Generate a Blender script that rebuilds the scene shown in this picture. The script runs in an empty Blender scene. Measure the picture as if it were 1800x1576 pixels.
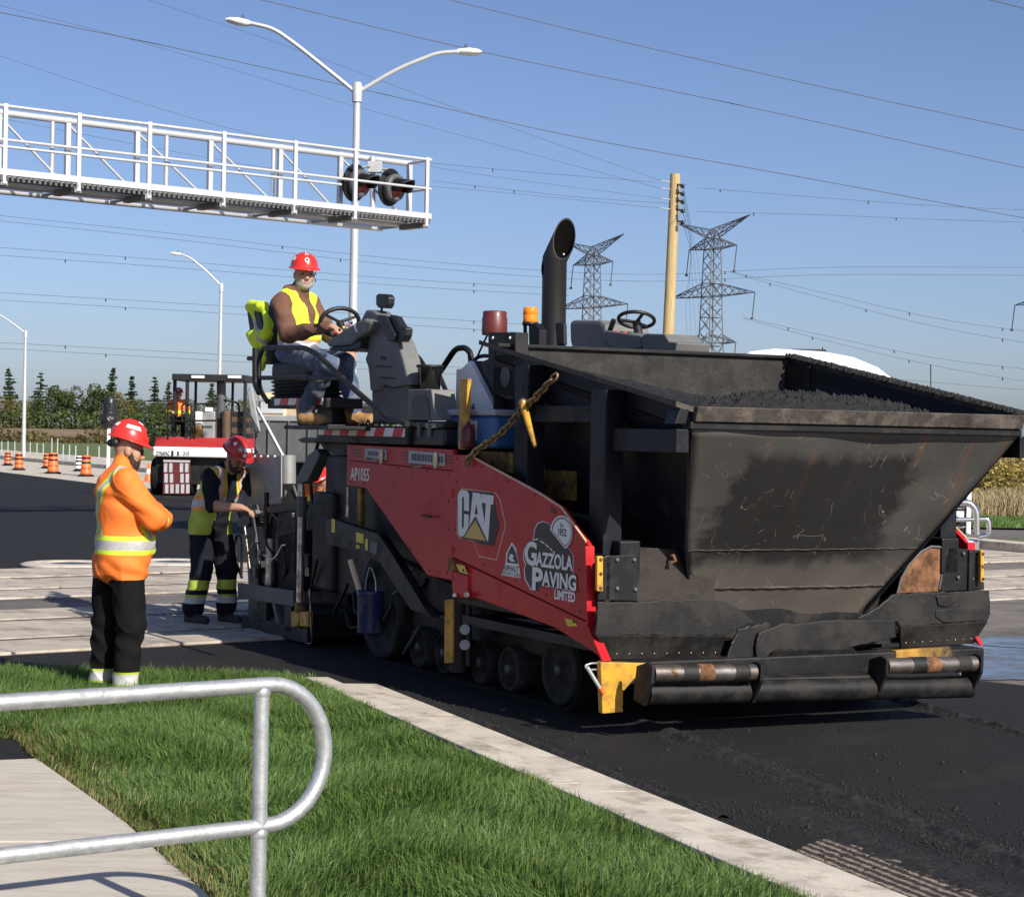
import bpy, bmesh, math, random
import numpy as np
from mathutils import Matrix, Vector
R = math.radians
random.seed(7); rng = np.random.default_rng(7)
scene = bpy.context.scene
col = scene.collection

# ------------------------------------------------------------------ camera
F = 3540.0; ROLL = R(1.1); PITCH = math.atan(25.7 / F); CAMH = 1.75
PX0, PY0 = 900.0, 788.0
cam_d = bpy.data.cameras.new('camera'); cam = bpy.data.objects.new('camera', cam_d); col.objects.link(cam)
cam_d.sensor_fit = 'HORIZONTAL'; cam_d.sensor_width = 36.0; cam_d.lens = 36.0 * F / 1800.0
cam_d.clip_start = 0.1; cam_d.clip_end = 9000
Fw = Vector((0, math.cos(PITCH), -math.sin(PITCH))); Dn = Vector((0, -math.sin(PITCH), -math.cos(PITCH))); Xr = Vector((1, 0, 0))
c_right = math.cos(ROLL) * Xr - math.sin(ROLL) * Dn
c_down = math.sin(ROLL) * Xr + math.cos(ROLL) * Dn
M = Matrix.Identity(4)
for i in range(3):
    M[i][0] = c_right[i]; M[i][1] = -c_down[i]; M[i][2] = -Fw[i]
M[2][3] = CAMH
cam.matrix_world = M
scene.camera = cam

# ------------------------------------------------------------------ sky, sun, exposure
SUN_EL = R(34.0); SUN_TH = R(36.0)          # shadows run 36 degrees left of straight ahead
world = bpy.data.worlds.new('World'); scene.world = world; world.use_nodes = True
nt = world.node_tree; nt.nodes.clear()
wo = nt.nodes.new('ShaderNodeOutputWorld'); bg = nt.nodes.new('ShaderNodeBackground'); sk = nt.nodes.new('ShaderNodeTexSky')
sk.sky_type = 'NISHITA'; sk.sun_disc = False; sk.sun_elevation = SUN_EL
to_sun = Vector((math.sin(SUN_TH) * math.cos(SUN_EL), -math.cos(SUN_TH) * math.cos(SUN_EL), math.sin(SUN_EL)))
sk.sun_rotation = math.atan2(to_sun.x, to_sun.y)
sk.air_density = 0.75; sk.dust_density = 1.0; sk.ozone_density = 3.0; sk.altitude = 0
bg.inputs['Strength'].default_value = 0.082
tint = nt.nodes.new('ShaderNodeMix'); tint.data_type = 'RGBA'; tint.blend_type = 'MULTIPLY'; tint.inputs['Factor'].default_value = 1.0; tint.inputs['B'].default_value = (1.0, 0.98, 1.1, 1)   # the whole sky's white balance
nt.links.new(sk.outputs[0], tint.inputs['A']); nt.links.new(tint.outputs['Result'], bg.inputs[0]); nt.links.new(bg.outputs[0], wo.inputs[0])
sl = bpy.data.lights.new('sun', 'SUN'); so = bpy.data.objects.new('sun', sl); col.objects.link(so)
sl.energy = 5.0; sl.angle = R(0.53); sl.color = (1.0, 0.93, 0.82)
so.rotation_euler = (-to_sun).to_track_quat('-Z', 'Y').to_euler()
so.location = (20, -20, 30)
vs = scene.view_settings
vs.view_transform = 'Standard'; vs.look = 'None'; vs.exposure = 0.36; vs.gamma = 1.0; vs.use_curve_mapping = False
scene.cycles.max_bounces = 6; scene.cycles.diffuse_bounces = 3; scene.cycles.glossy_bounces = 3
scene.cycles.transparent_max_bounces = 8
try: scene.cycles.use_denoising = True
except Exception: pass

# ------------------------------------------------------------------ surveying: sight lines onto real planes
def ray(px, py):
    dx, dy = px - PX0, py - PY0
    return c_right * dx + c_down * dy + Fw * F
def G(px, py, z=0.0):                       # on a level plane
    d = ray(px, py); t = (z - CAMH) / d.z
    return Vector((d.x * t, d.y * t, z))
def AY(px, py, Y):                          # at a distance straight ahead
    d = ray(px, py); t = Y / d.y
    return Vector((d.x * t, Y, CAMH + d.z * t))
PO = Vector((0.518, 11.8, 0)); PA = R(27.4)  # the paver's near front corner and heading
PV = Vector((math.cos(PA), math.sin(PA), 0)); PU = Vector((-math.sin(PA), math.cos(PA), 0))
CAMP = Vector((0, 0, CAMH))
def loc(P): d = P - PO; return Vector((d.dot(PV), d.dot(PU), P.z))
def sv(px, py, v):                          # on the paver's plane v = const (parallel to its side) -> local (v,u,z)
    d = ray(px, py); t = (v - (CAMP - PO).dot(PV)) / d.dot(PV); return loc(CAMP + d * t)
def su(px, py, u):                          # on the paver's plane u = const (parallel to its front)
    d = ray(px, py); t = (u - (CAMP - PO).dot(PU)) / d.dot(PU); return loc(CAMP + d * t)

# ------------------------------------------------------------------ materials
MATS = {}
def nmat(name):
    m = bpy.data.materials.new(name); m.use_nodes = True; MATS[name] = m
    n = m.node_tree.nodes; return m, m.node_tree, n['Principled BSDF']
def mat(name, c, rough=0.6, metal=0.0, var=0.15, scale=6.0, bump=0.0, bscale=60.0, dirt=None, damt=0.0, dscale=3.0, spec=0.5, coat=0.0, stretch=None):
    m, t, b = nmat(name); N = t.nodes; L = t.links
    b.inputs['Roughness'].default_value = rough; b.inputs['Metallic'].default_value = metal
    b.inputs['Specular IOR Level'].default_value = spec; b.inputs['Coat Weight'].default_value = coat
    b.inputs['Coat Roughness'].default_value = 0.08
    tc = N.new('ShaderNodeTexCoord'); src = tc.outputs['Object']
    if stretch:
        mp = N.new('ShaderNodeMapping'); mp.inputs['Scale'].default_value = stretch; L.new(src, mp.inputs[0]); src = mp.outputs[0]
    nz = N.new('ShaderNodeTexNoise'); nz.inputs['Scale'].default_value = scale; nz.inputs['Detail'].default_value = 6; nz.inputs['Roughness'].default_value = 0.6
    L.new(src, nz.inputs['Vector'])
    rp = N.new('ShaderNodeValToRGB'); rp.color_ramp.elements[0].position = 0.3; rp.color_ramp.elements[1].position = 0.7
    lo = [max(0, x * (1 - var)) for x in c]; hi = [min(1, x * (1 + var)) for x in c]
    rp.color_ramp.elements[0].color = (*lo, 1); rp.color_ramp.elements[1].color = (*hi, 1)
    L.new(nz.outputs['Fac'], rp.inputs[0]); out = rp.outputs[0]
    if dirt:
        n2 = N.new('ShaderNodeTexNoise'); n2.inputs['Scale'].default_value = dscale; n2.inputs['Detail'].default_value = 8; n2.inputs['Roughness'].default_value = 0.7
        L.new(src, n2.inputs['Vector'])
        r2 = N.new('ShaderNodeMapRange'); r2.inputs['From Min'].default_value = 0.62 - damt * 0.4; r2.inputs['From Max'].default_value = 0.78 - damt * 0.3
        L.new(n2.outputs['Fac'], r2.inputs['Value'])
        mx = N.new('ShaderNodeMix'); mx.data_type = 'RGBA'; L.new(r2.outputs[0], mx.inputs['Factor']); L.new(out, mx.inputs['A']); mx.inputs['B'].default_value = (*dirt, 1)
        out = mx.outputs['Result']
        r3 = N.new('ShaderNodeMapRange'); r3.inputs['To Min'].default_value = rough; r3.inputs['To Max'].default_value = min(1, rough + 0.3); L.new(r2.outputs[0], r3.inputs['Value']); L.new(r3.outputs[0], b.inputs['Roughness'])
    L.new(out, b.inputs['Base Color'])
    if bump > 0:
        n3 = N.new('ShaderNodeTexNoise'); n3.inputs['Scale'].default_value = bscale; n3.inputs['Detail'].default_value = 5; L.new(src, n3.inputs['Vector'])
        bp = N.new('ShaderNodeBump'); bp.inputs['Strength'].default_value = bump; bp.inputs['Distance'].default_value = 0.01
        L.new(n3.outputs['Fac'], bp.inputs['Height']); L.new(bp.outputs[0], b.inputs['Normal'])
    return m

# ------------------------------------------------------------------ mesh builder
class MB:
    def __init__(s): s.v = []; s.f = []; s.sm = []; s.mi = []
    def add(s, vs_, fs, smooth=False, mi=0):
        o = len(s.v); s.v += [tuple(x) for x in vs_]
        for f in fs: s.f.append([o + i for i in f]); s.sm.append(smooth); s.mi.append(mi)
        return s
    def box(s, a, b, mi=0):
        (x0, y0, z0), (x1, y1, z1) = a, b
        x0, x1 = min(x0, x1), max(x0, x1); y0, y1 = min(y0, y1), max(y0, y1); z0, z1 = min(z0, z1), max(z0, z1)
        return s.add([(x0,y0,z0),(x1,y0,z0),(x1,y1,z0),(x0,y1,z0),(x0,y0,z1),(x1,y0,z1),(x1,y1,z1),(x0,y1,z1)],
              [(0,3,2,1),(4,5,6,7),(0,1,5,4),(1,2,6,5),(2,3,7,6),(3,0,4,7)], mi=mi)
    def hexa(s, p, mi=0):                   # eight corners, bottom ring then top ring
        return s.add(p, [(0,3,2,1),(4,5,6,7),(0,1,5,4),(1,2,6,5),(2,3,7,6),(3,0,4,7)], mi=mi)
    def prism(s, poly, d, mi=0):            # planar polygon (3-D points) extruded by vector d
        n = len(poly); d = Vector(d); p = [Vector(q) for q in poly]
        nrm = Vector((0, 0, 0))
        for i in range(n): nrm += p[i].cross(p[(i + 1) % n])
        if nrm.dot(d) > 0: p.reverse()
        return s.add(p + [q + d for q in p], [list(range(n)), [2 * n - 1 - i for i in range(n)]] + [[i, i + n, (i + 1) % n + n, (i + 1) % n] for i in range(n)], mi=mi)
    def cyl(s, a, b, r0, r1=None, n=16, caps=True, smooth=True, mi=0):
        if r1 is None: r1 = r0
        a, b = Vector(a), Vector(b); d = (b - a).normalized()
        x = d.orthogonal().normalized(); y = d.cross(x)
        vs_ = []
        for k in range(n):
            t = 2 * math.pi * k / n; e = x * math.cos(t) + y * math.sin(t); vs_ += [a + e * r0, b + e * r1]
        s.add(vs_, [(2*k, 2*((k+1) % n), 2*((k+1) % n)+1, 2*k+1) for k in range(n)], smooth, mi)
        if caps: s.add([vs_[2*k] for k in range(n)], [list(range(n))[::-1]], mi=mi); s.add([vs_[2*k+1] for k in range(n)], [list(range(n))], mi=mi)
        return s
    def tube(s, pts, r, n=10, closed=False, mi=0, caps=True):
        p = [Vector(q) for q in pts]; m = len(p); rs = r if isinstance(r, (list, tuple)) else [r] * m
        ref = None; vs_ = []
        for i in range(m):
            a = p[i - 1] if (i > 0 or closed) else p[i]; b = p[(i + 1) % m] if (i < m - 1 or closed) else p[i]
            d = (b - a).normalized()
            if ref is None: ref = d.orthogonal().normalized()
            ref = (ref - d * ref.dot(d)).normalized(); y = d.cross(ref)
            for k in range(n):
                t = 2 * math.pi * k / n; vs_.append(p[i] + (ref * math.cos(t) + y * math.sin(t)) * rs[i])
        fs = []
        for i in range(m if closed else m - 1):
            j = (i + 1) % m
            for k in range(n): fs.append((i*n+k, i*n+(k+1) % n, j*n+(k+1) % n, j*n+k))
        s.add(vs_, fs, True, mi)
        if caps and not closed: s.add(vs_[:n], [list(range(n))[::-1]], mi=mi); s.add(vs_[-n:], [list(range(n))], mi=mi)
        return s
    def lathe(s, prof, c=(0,0,0), axis='z', n=24, mi=0, smooth=True):   # profile [(r,h)]
        vs_ = []; m = len(prof)
        for k in range(n):
            t = 2 * math.pi * k / n; ca, sa = math.cos(t), math.sin(t)
            for r, h in prof:
                q = (r * ca, r * sa, h) if axis == 'z' else ((h, r * ca, r * sa) if axis == 'x' else (r * sa, h, r * ca))
                vs_.append((c[0] + q[0], c[1] + q[1], c[2] + q[2]))
        fs = [(k*m+i, ((k+1) % n)*m+i, ((k+1) % n)*m+i+1, k*m+i+1) for k in range(n) for i in range(m - 1)]
        s.add(vs_, fs, smooth, mi); return s
    def ball(s, c, r, n=12, mi=0):
        r = r if isinstance(r, (tuple, list)) else (r, r, r); vs_ = []; h = n // 2
        for i in range(h + 1):
            a = math.pi * i / h
            for k in range(n):
                t = 2 * math.pi * k / n; vs_.append((c[0] + r[0]*math.sin(a)*math.cos(t), c[1] + r[1]*math.sin(a)*math.sin(t), c[2] - r[2]*math.cos(a)))
        return s.add(vs_, [(i*n+k, i*n+(k+1) % n, (i+1)*n+(k+1) % n, (i+1)*n+k) for i in range(h) for k in range(n)], True, mi)
    def build(s, name, m=None, parent=None, bevel=0.0, seg=2):
        me = bpy.data.meshes.new(name); me.from_pydata(s.v, [], s.f)
        for mm in (m if isinstance(m, (list, tuple)) else [m]): me.materials.append(MATS[mm] if isinstance(mm, str) else mm)
        for p, sm_, mi in zip(me.polygons, s.sm, s.mi): p.use_smooth = sm_; p.material_index = mi
        me.validate(); me.update()
        o = bpy.data.objects.new(name, me); col.objects.link(o)
        if parent is not None: o.parent = parent
        if bevel > 0:
            md = o.modifiers.new('bevel', 'BEVEL'); md.width = bevel; md.segments = seg; md.limit_method = 'ANGLE'; md.angle_limit = R(40); md.harden_normals = False
        return o
def bend(pts, r=0.05, n=5):                 # round the corners of a path
    p = [Vector(q) for q in pts]; out = [p[0]]
    for i in range(1, len(p) - 1):
        a, b, c = p[i-1], p[i], p[i+1]; l = min(r, (a-b).length * .45, (c-b).length * .45)
        q0 = b + (a-b).normalized() * l; q1 = b + (c-b).normalized() * l
        for k in range(n + 1):
            t = k / n; out.append(q0 * (1-t)**2 + b * 2*t*(1-t) + q1 * t*t)
    return out + [p[-1]]
def empty(name, loc_=(0,0,0), rz=0.0):
    o = bpy.data.objects.new(name, None); col.objects.link(o); o.location = loc_; o.rotation_euler = (0, 0, rz); o.empty_display_size = 0.2; return o
def tag(o, label=None, cat=None, group=None, kind=None):
    if label: o['label'] = label
    if cat: o['category'] = cat
    if group: o['group'] = group
    if kind: o['kind'] = kind
    return o
def copy_tree(o, parent=None):
    c = o.copy(); col.objects.link(c); c.parent = parent
    for ch in [x for x in bpy.data.objects if x.parent == o]: copy_tree(ch, c)
    return c
def text_mesh(name, s, size, m, parent, M4, bold=0.0, xs=1.0, depth=0.002, spacing=1.0, align='CENTER'):
    cu = bpy.data.curves.new(name, 'FONT'); cu.body = s; cu.size = size; cu.extrude = depth; cu.offset = bold; cu.align_x = align; cu.align_y = 'CENTER'; cu.space_character = spacing
    cu.resolution_u = 3
    t = bpy.data.objects.new(name, cu); col.objects.link(t)
    dg = bpy.context.evaluated_depsgraph_get(); me = bpy.data.meshes.new_from_object(t.evaluated_get(dg))
    bpy.data.objects.remove(t); bpy.data.curves.remove(cu)
    me.transform(M4 @ Matrix.Diagonal((xs, 1, 1, 1)))
    me.materials.clear(); me.materials.append(MATS[m])
    o = bpy.data.objects.new(name, me); col.objects.link(o); o.parent = parent
    return o
def frame(o, x, y):                          # matrix with origin o, x axis, y axis
    x = Vector(x).normalized(); y = Vector(y); z = x.cross(y).normalized(); y = z.cross(x)
    m4 = Matrix.Identity(4)
    for i in range(3): m4[i][0] = x[i]; m4[i][1] = y[i]; m4[i][2] = z[i]; m4[i][3] = o[i]
    return m4

# ================================================================== materials used everywhere
mat('asphalt_fresh', (0.0105, 0.0098, 0.0098), 0.8, var=0.35, scale=40, bump=1.0, bscale=130, spec=0.35, dirt=(0.019, 0.017, 0.016), damt=0.25, dscale=1.2)
mat('asphalt_lump', (0.009, 0.0085, 0.0083), 0.72, var=0.4, scale=80, bump=0.8, bscale=150)
mat('asphalt_old', (0.17, 0.15, 0.135), 0.85, var=0.3, scale=2.5, bump=0.5, bscale=150, dirt=(0.09, 0.08, 0.075), damt=0.5, dscale=0.7)
mat('concrete', (0.56, 0.51, 0.43), 0.85, var=0.14, scale=3, bump=0.35, bscale=120, dirt=(0.25, 0.21, 0.165), damt=0.34, dscale=3.4)
mat('concrete_walk', (0.52, 0.48, 0.41), 0.88, var=0.08, scale=4, bump=0.35, bscale=70, dirt=(0.42, 0.37, 0.30), damt=0.36, dscale=1.8, stretch=(1.5, 7, 4))
mat('concrete_panel', (0.47, 0.42, 0.35), 0.85, var=0.2, scale=1.5, bump=0.2, bscale=150, dirt=(0.17, 0.14, 0.12), damt=0.42, dscale=1.3)
mat('soil', (0.10, 0.075, 0.05), 0.95, var=0.4, scale=8, bump=0.6, bscale=40)
mat('field_crop', (0.23, 0.15, 0.08), 0.95, var=0.35, scale=0.25, bump=0.5, bscale=2, dirt=(0.13, 0.09, 0.05), damt=0.4, dscale=0.05)
mat('verge_green', (0.085, 0.125, 0.03), 0.95, var=0.4, scale=0.6, bump=0.8, bscale=8, dirt=(0.16, 0.15, 0.06), damt=0.3, dscale=0.12)
mat('ground_mix', (0.15, 0.13, 0.07), 0.95, var=0.35, scale=0.3, bump=0.6, bscale=5, dirt=(0.09, 0.10, 0.04), damt=0.4, dscale=0.06)
mat('water', (0.035, 0.032, 0.032), 0.03, var=0.3, scale=3, spec=0.9, dirt=(0.11, 0.09, 0.075), damt=0.62, dscale=3.2, bump=0.02, bscale=5)
mat('rail_steel', (0.16, 0.13, 0.11), 0.45, 0.8, dirt=(0.07, 0.045, 0.03), damt=0.5)
mat('rubber', (0.007, 0.007, 0.007), 0.85, spec=0.25, bump=0.3, dirt=(0.018, 0.016, 0.014), damt=0.3, dscale=6)
mat('galv', (0.56, 0.58, 0.59), 0.44, 0.7, var=0.22, scale=26, bump=0.10, bscale=90, dirt=(0.36, 0.38, 0.39), damt=0.42, dscale=16)
mat('soot', (0.004, 0.004, 0.004), 0.95, spec=0.1)
mat('wheel_dusty', (0.020, 0.019, 0.018), 0.8, spec=0.3, bump=0.2, dirt=(0.062, 0.056, 0.050), damt=0.45, dscale=7)
mat('alu', (0.60, 0.61, 0.62), 0.42, 0.35, var=0.06)
mat('white_metal', (0.78, 0.78, 0.76), 0.4, var=0.05)
mat('steel_dark_alu', (0.30, 0.31, 0.31), 0.55, 0.4)
rm_ = mat('red_paint', (0.48, 0.014, 0.020), 0.34, var=0.12, scale=2.5, dirt=(0.46, 0.035, 0.036), damt=0.3, dscale=3.5, spec=0.35, bump=0.02, bscale=6)
N = rm_.node_tree.nodes; L = rm_.node_tree.links; b_ = N['Principled BSDF']; src_ = b_.inputs['Base Color'].links[0].from_socket      # tar specks and dust on the paint
tc = N.new('ShaderNodeTexCoord'); vo = N.new('ShaderNodeTexVoronoi'); vo.inputs['Scale'].default_value = 26; L.new(tc.outputs['Object'], vo.inputs['Vector'])
gn_ = N.new('ShaderNodeTexNoise'); gn_.inputs['Scale'].default_value = 5; gn_.inputs['Detail'].default_value = 6; L.new(tc.outputs['Object'], gn_.inputs['Vector'])
lt_ = N.new('ShaderNodeMath'); lt_.operation = 'LESS_THAN'; L.new(vo.outputs['Distance'], lt_.inputs[0]); lt_.inputs[1].default_value = .16
gt_ = N.new('ShaderNodeMath'); gt_.operation = 'GREATER_THAN'; L.new(gn_.outputs['Fac'], gt_.inputs[0]); gt_.inputs[1].default_value = .58
ml_ = N.new('ShaderNodeMath'); ml_.operation = 'MULTIPLY'; L.new(lt_.outputs[0], ml_.inputs[0]); L.new(gt_.outputs[0], ml_.inputs[1])
mx_ = N.new('ShaderNodeMix'); mx_.data_type = 'RGBA'; L.new(ml_.outputs[0], mx_.inputs['Factor']); L.new(src_, mx_.inputs['A']); mx_.inputs['B'].default_value = (.05, .012, .012, 1); L.new(mx_.outputs['Result'], b_.inputs['Base Color'])
mat('black_paint', (0.0075, 0.0078, 0.009), 0.48, var=0.3, scale=5, spec=0.35, dirt=(0.026, 0.023, 0.020), damt=0.35, dscale=4, bump=0.05, bscale=30)
mat('navy_steel', (0.006, 0.008, 0.013), 0.5, var=0.3, scale=4, spec=0.3, dirt=(0.022, 0.020, 0.017), damt=0.25, dscale=5, bump=0.06, bscale=25)
mat('black_plastic', (0.012, 0.012, 0.013), 0.5, var=0.15, scale=10)
mat('gray_plastic', (0.135, 0.14, 0.138), 0.55, var=0.12, scale=6, bump=0.05, bscale=150, dirt=(0.17, 0.16, 0.14), damt=0.2, dscale=5)
mat('gray_light', (0.42, 0.44, 0.46), 0.45, var=0.08, dirt=(0.3, 0.29, 0.27), damt=0.2)
mat('yellow_paint', (0.62, 0.33, 0.03), 0.45, var=0.12, dirt=(0.20, 0.11, 0.03), damt=0.4, dscale=7)
mat('yellow_dirty', (0.40, 0.22, 0.03), 0.6, var=0.25, dirt=(0.05, 0.035, 0.02), damt=0.6, dscale=5)
mat('yellow_label', (0.70, 0.58, 0.05), 0.5, var=0.1)
mat('steel_worn', (0.36, 0.33, 0.30), 0.30, 0.9, var=0.3, scale=12, dirt=(0.12, 0.07, 0.04), damt=0.45, dscale=9)
mat('chrome', (0.75, 0.75, 0.75), 0.18, 1.0, var=0.06)
mat('rod_steel', (0.62, 0.58, 0.52), 0.3, 0.85, var=0.1, dirt=(0.25, 0.16, 0.09), damt=0.4, dscale=9)
mat('rust', (0.24, 0.11, 0.05), 0.75, 0.2, var=0.45, scale=14, dirt=(0.07, 0.035, 0.02), damt=0.45, dscale=10)
mat('chain_metal', (0.30, 0.21, 0.11), 0.5, 0.7, var=0.4, scale=20)
mat('decal_white', (0.80, 0.80, 0.80), 0.4, var=0.03)
mat('decal_black', (0.015, 0.015, 0.017), 0.4, var=0.1)
mat('decal_gold', (0.62, 0.43, 0.10), 0.4, var=0.08)
mat('decal_cream', (0.70, 0.52, 0.32), 0.4, var=0.05)
mat('hazard_red', (0.62, 0.03, 0.03), 0.45, var=0.08)
mat('hazard_white', (0.80, 0.80, 0.78), 0.45, var=0.05)
mat('hat_red', (0.72, 0.035, 0.025), 0.28, var=0.06, coat=0.4)
mat('hat_dark_red', (0.40, 0.025, 0.025), 0.3, var=0.1, coat=0.3)
mat('silver_tape', (0.62, 0.62, 0.60), 0.4, var=0.1, scale=30)
mat('orange_plastic', (0.85, 0.16, 0.03), 0.5, var=0.08)
mat('amber', (0.95, 0.26, 0.01), 0.15, var=0.1, coat=0.5)
mat('lens_red', (0.24, 0.012, 0.010), 0.15, var=0.1, coat=0.5)
mat('blue_plastic', (0.035, 0.14, 0.33), 0.45, var=0.12, dirt=(0.10, 0.13, 0.17), damt=0.25)
mat('glass_dark', (0.01, 0.01, 0.012), 0.06, var=0.1, spec=0.8)
mat('seat_vinyl', (0.025, 0.025, 0.027), 0.6, var=0.2, bump=0.1, bscale=120)
mat('white_truck', (0.82, 0.83, 0.84), 0.3, var=0.02, coat=0.4)
mat('truck_gray', (0.085, 0.088, 0.092), 0.5, var=0.12, dirt=(0.13, 0.12, 0.11), damt=0.25)
mat('maroon', (0.11, 0.018, 0.018), 0.45, var=0.2, coat=0.2)
mat('wood_pole', (0.45, 0.34, 0.17), 0.85, var=0.25, scale=3, bump=0.4, bscale=20, stretch=(8, 8, 0.6))
mat('tower_steel', (0.20, 0.21, 0.22), 0.6, 0.5, var=0.2)
mat('wire', (0.10, 0.10, 0.11), 0.6, 0.3)
mat('bag_black', (0.02, 0.02, 0.022), 0.35, bump=0.6, bscale=8)
mat('brown_tank', (0.10, 0.06, 0.035), 0.6, var=0.3)
mat('navy_bucket', (0.02, 0.025, 0.09), 0.35, var=0.15, dirt=(0.12, 0.10, 0.08), damt=0.3, dscale=8)

def sheet(name, pts, m, z=None, kind='structure'):
    b = MB(); b.add([(p[0], p[1], p[2] if z is None else z) for p in pts], [list(range(len(pts)))])
    o = b.build(name, m); o['kind'] = kind; return o
def lerp(a, b, t): return a + (b - a) * t

# ================================================================== the ground, roads and pavements
sheet('ground', [(-3000, -60, 0), (3000, -60, 0), (3000, 6000, 0), (-3000, 6000, 0)], 'ground_mix', z=-0.12)
# far brown field that climbs slowly to the tree line
fb = MB(); fb.add([(-400, 215, -0.08), (-14, 215, -0.08), (-14, 480, 1.45), (-700, 480, 1.45), (-14, 2500, 1.6), (-2500, 2500, 1.6)], [(0, 1, 2, 3), (3, 2, 4, 5)])
tag(fb.build('field', 'field_crop'), kind='structure')
fb = MB(); fb.add([(14, 62, -0.07), (400, 62, -0.07), (500, 330, -0.05), (60, 330, -0.05)], [(0, 1, 2, 3)])
tag(fb.build('field', 'field_crop'), kind='structure')
tag(MB().add([(-90, 98, -0.06), (-6, 70, -0.06), (-6, 215, -0.06), (-90, 215, -0.06)], [(0, 1, 2, 3)]).build('verge', 'verge_green'), kind='structure')
# old dusty roadway and shoulder beyond the fresh mat
sheet('old_road', [(-60, 14.5, 0), (4, 5.2, 0), (40, 5, 0), (40, 41, 0), (2.5, 41, 0), (-31, 110, 0), (-60, 110, 0)], 'asphalt_old', z=-0.012)
# verge and path on the right, past the crossing
tag(MB().add([(4, 41.2, 0.02), (40, 41.2, 0.02), (40, 62, 0.02), (4, 62, 0.02)], [(0, 1, 2, 3)]).build('verge', 'verge_green'), kind='structure')
tag(MB().add([(6.5, 33.4, 0.0), (40, 50, 0.0), (40, 53, 0.0), (6.5, 35.6, 0.0)], [(0, 1, 2, 3)]).build('verge', 'verge_green'), kind='structure')
# fresh asphalt mat
KP = [G(1640, 1600), G(1579.6, 1572.6), G(1387, 1490), G(1180, 1410.7), G(973, 1317.7), G(835.6, 1255.7), G(663, 1204)]
KD = (KP[-1] - KP[1]).normalized(); KN = Vector((-KD.y, KD.x, 0)); KN = KN if KN.x < 0 else -KN   # towards the grass
def kq(s, n, z=0.0):                        # along the kerb from its far end towards the viewer, n metres onto the verge
    p = KP[-1] - KD * s + KN * n; return Vector((p.x, p.y, z))
GE = G(640, 1203)
road_pts = [Vector((1.9 + 3, 5.2, 0)), kq(8.0, 0.02), kq(0, 0.02), kq(-0.25, 0.55), G(300, 1196), G(0, 1190), Vector((-14, 13.6, 0)), Vector((-30, 13, 0)), Vector((-60, 30, 0)), Vector((-40, 120, 0)), Vector((-22.5, 81.5, 0)), Vector((-13, 62, 0)), Vector((2.0, 31, 0)), G(1640, 1060), G(1690, 1192), G(1800, 1204), G(1960, 1238), Vector((6.5, 8, 0))]
sheet('road', road_pts, 'asphalt_fresh', z=0.0)
# milled strip at the near right, ribbed along the kerb
m_, t_, b_ = nmat('milled')
N = t_.nodes; L = t_.links
tc = N.new('ShaderNodeTexCoord'); mp = N.new('ShaderNodeMapping'); mp.inputs['Rotation'].default_value = (0, 0, -math.atan2(KD.y, KD.x)); L.new(tc.outputs['Object'], mp.inputs[0])
wv = N.new('ShaderNodeTexWave'); wv.bands_direction = 'Y'; wv.inputs['Scale'].default_value = 5.5; wv.inputs['Distortion'].default_value = 2.5; wv.inputs['Detail'].default_value = 3; wv.inputs['Detail Scale'].default_value = 4; L.new(mp.outputs[0], wv.inputs[0])
nz = N.new('ShaderNodeTexNoise'); nz.inputs['Scale'].default_value = 14; nz.inputs['Detail'].default_value = 6; L.new(tc.outputs['Object'], nz.inputs[0])
mul = N.new('ShaderNodeMath'); mul.operation = 'MULTIPLY'; L.new(wv.outputs['Fac'], mul.inputs[0]); L.new(nz.outputs['Fac'], mul.inputs[1])
rp = N.new('ShaderNodeValToRGB'); rp.color_ramp.elements[0].position = 0.16; rp.color_ramp.elements[0].color = (0.02, 0.017, 0.016, 1); rp.color_ramp.elements[1].position = 0.5; rp.color_ramp.elements[1].color = (0.26, 0.20, 0.15, 1)
L.new(mul.outputs[0], rp.inputs[0]); L.new(rp.outputs[0], b_.inputs['Base Color']); b_.inputs['Roughness'].default_value = 0.9
bp = N.new('ShaderNodeBump'); bp.inputs['Strength'].default_value = 0.8; bp.inputs['Distance'].default_value = 0.02; L.new(mul.outputs[0], bp.inputs['Height']); L.new(bp.outputs[0], b_.inputs['Normal'])
mil = [G(1398, 1497), G(1420, 1484), G(1452, 1474), G(1500, 1486), G(1590, 1512), G(1700, 1548), G(1830, 1600), G(1700, 1640), G(1600, 1590)]
sheet('milled_strip', mil, 'milled', z=0.004)

# raised bead of loose mix along the joints, and crumbs
def ridge(name, a, b, w, h, n=90, seed=1):
    from mathutils import noise as mn
    mb = MB(); d = (b - a); dn = d.normalized(); nn = Vector((-dn.y, dn.x, 0)); L_ = d.length; n = int(L_ / .012); mm = 18; vs_ = []
    for i in range(n + 1):
        c = a + d * (i / n); wob_ = mn.noise(Vector((i * .02, seed, 0))) * w * .6
        for j in range(mm + 1):
            o = (j / mm * 2 - 1) * 1.6; p = c + nn * (o * w + wob_); q = Vector((p.x * 30, p.y * 30, seed))
            hh = math.exp(-(o * 1.5) ** 2) * h * (.7 + .9 * mn.noise(q * .25)) + max(0, 1 - (o / 1.6) ** 2) ** .5 * .010 * (mn.noise(q) + .6 * mn.noise(q * 2.1))
            vs_.append((p.x, p.y, hh - .004 * (1 if abs(o) > 1.55 else 0)))
    mb.add(vs_, [(i*(mm+1)+j, i*(mm+1)+j+1, (i+1)*(mm+1)+j+1, (i+1)*(mm+1)+j) for i in range(n) for j in range(mm)], False)
    o = mb.build(name, 'asphalt_lump'); o['kind'] = 'structure'; return o
ridge('asphalt_joint', G(1120, 1268), G(1990, 1590), 0.09, 0.032, 320, 1)
ridge('asphalt_joint', G(1579, 1231), G(1990, 1342), 0.08, 0.035, 240, 2)
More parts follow.
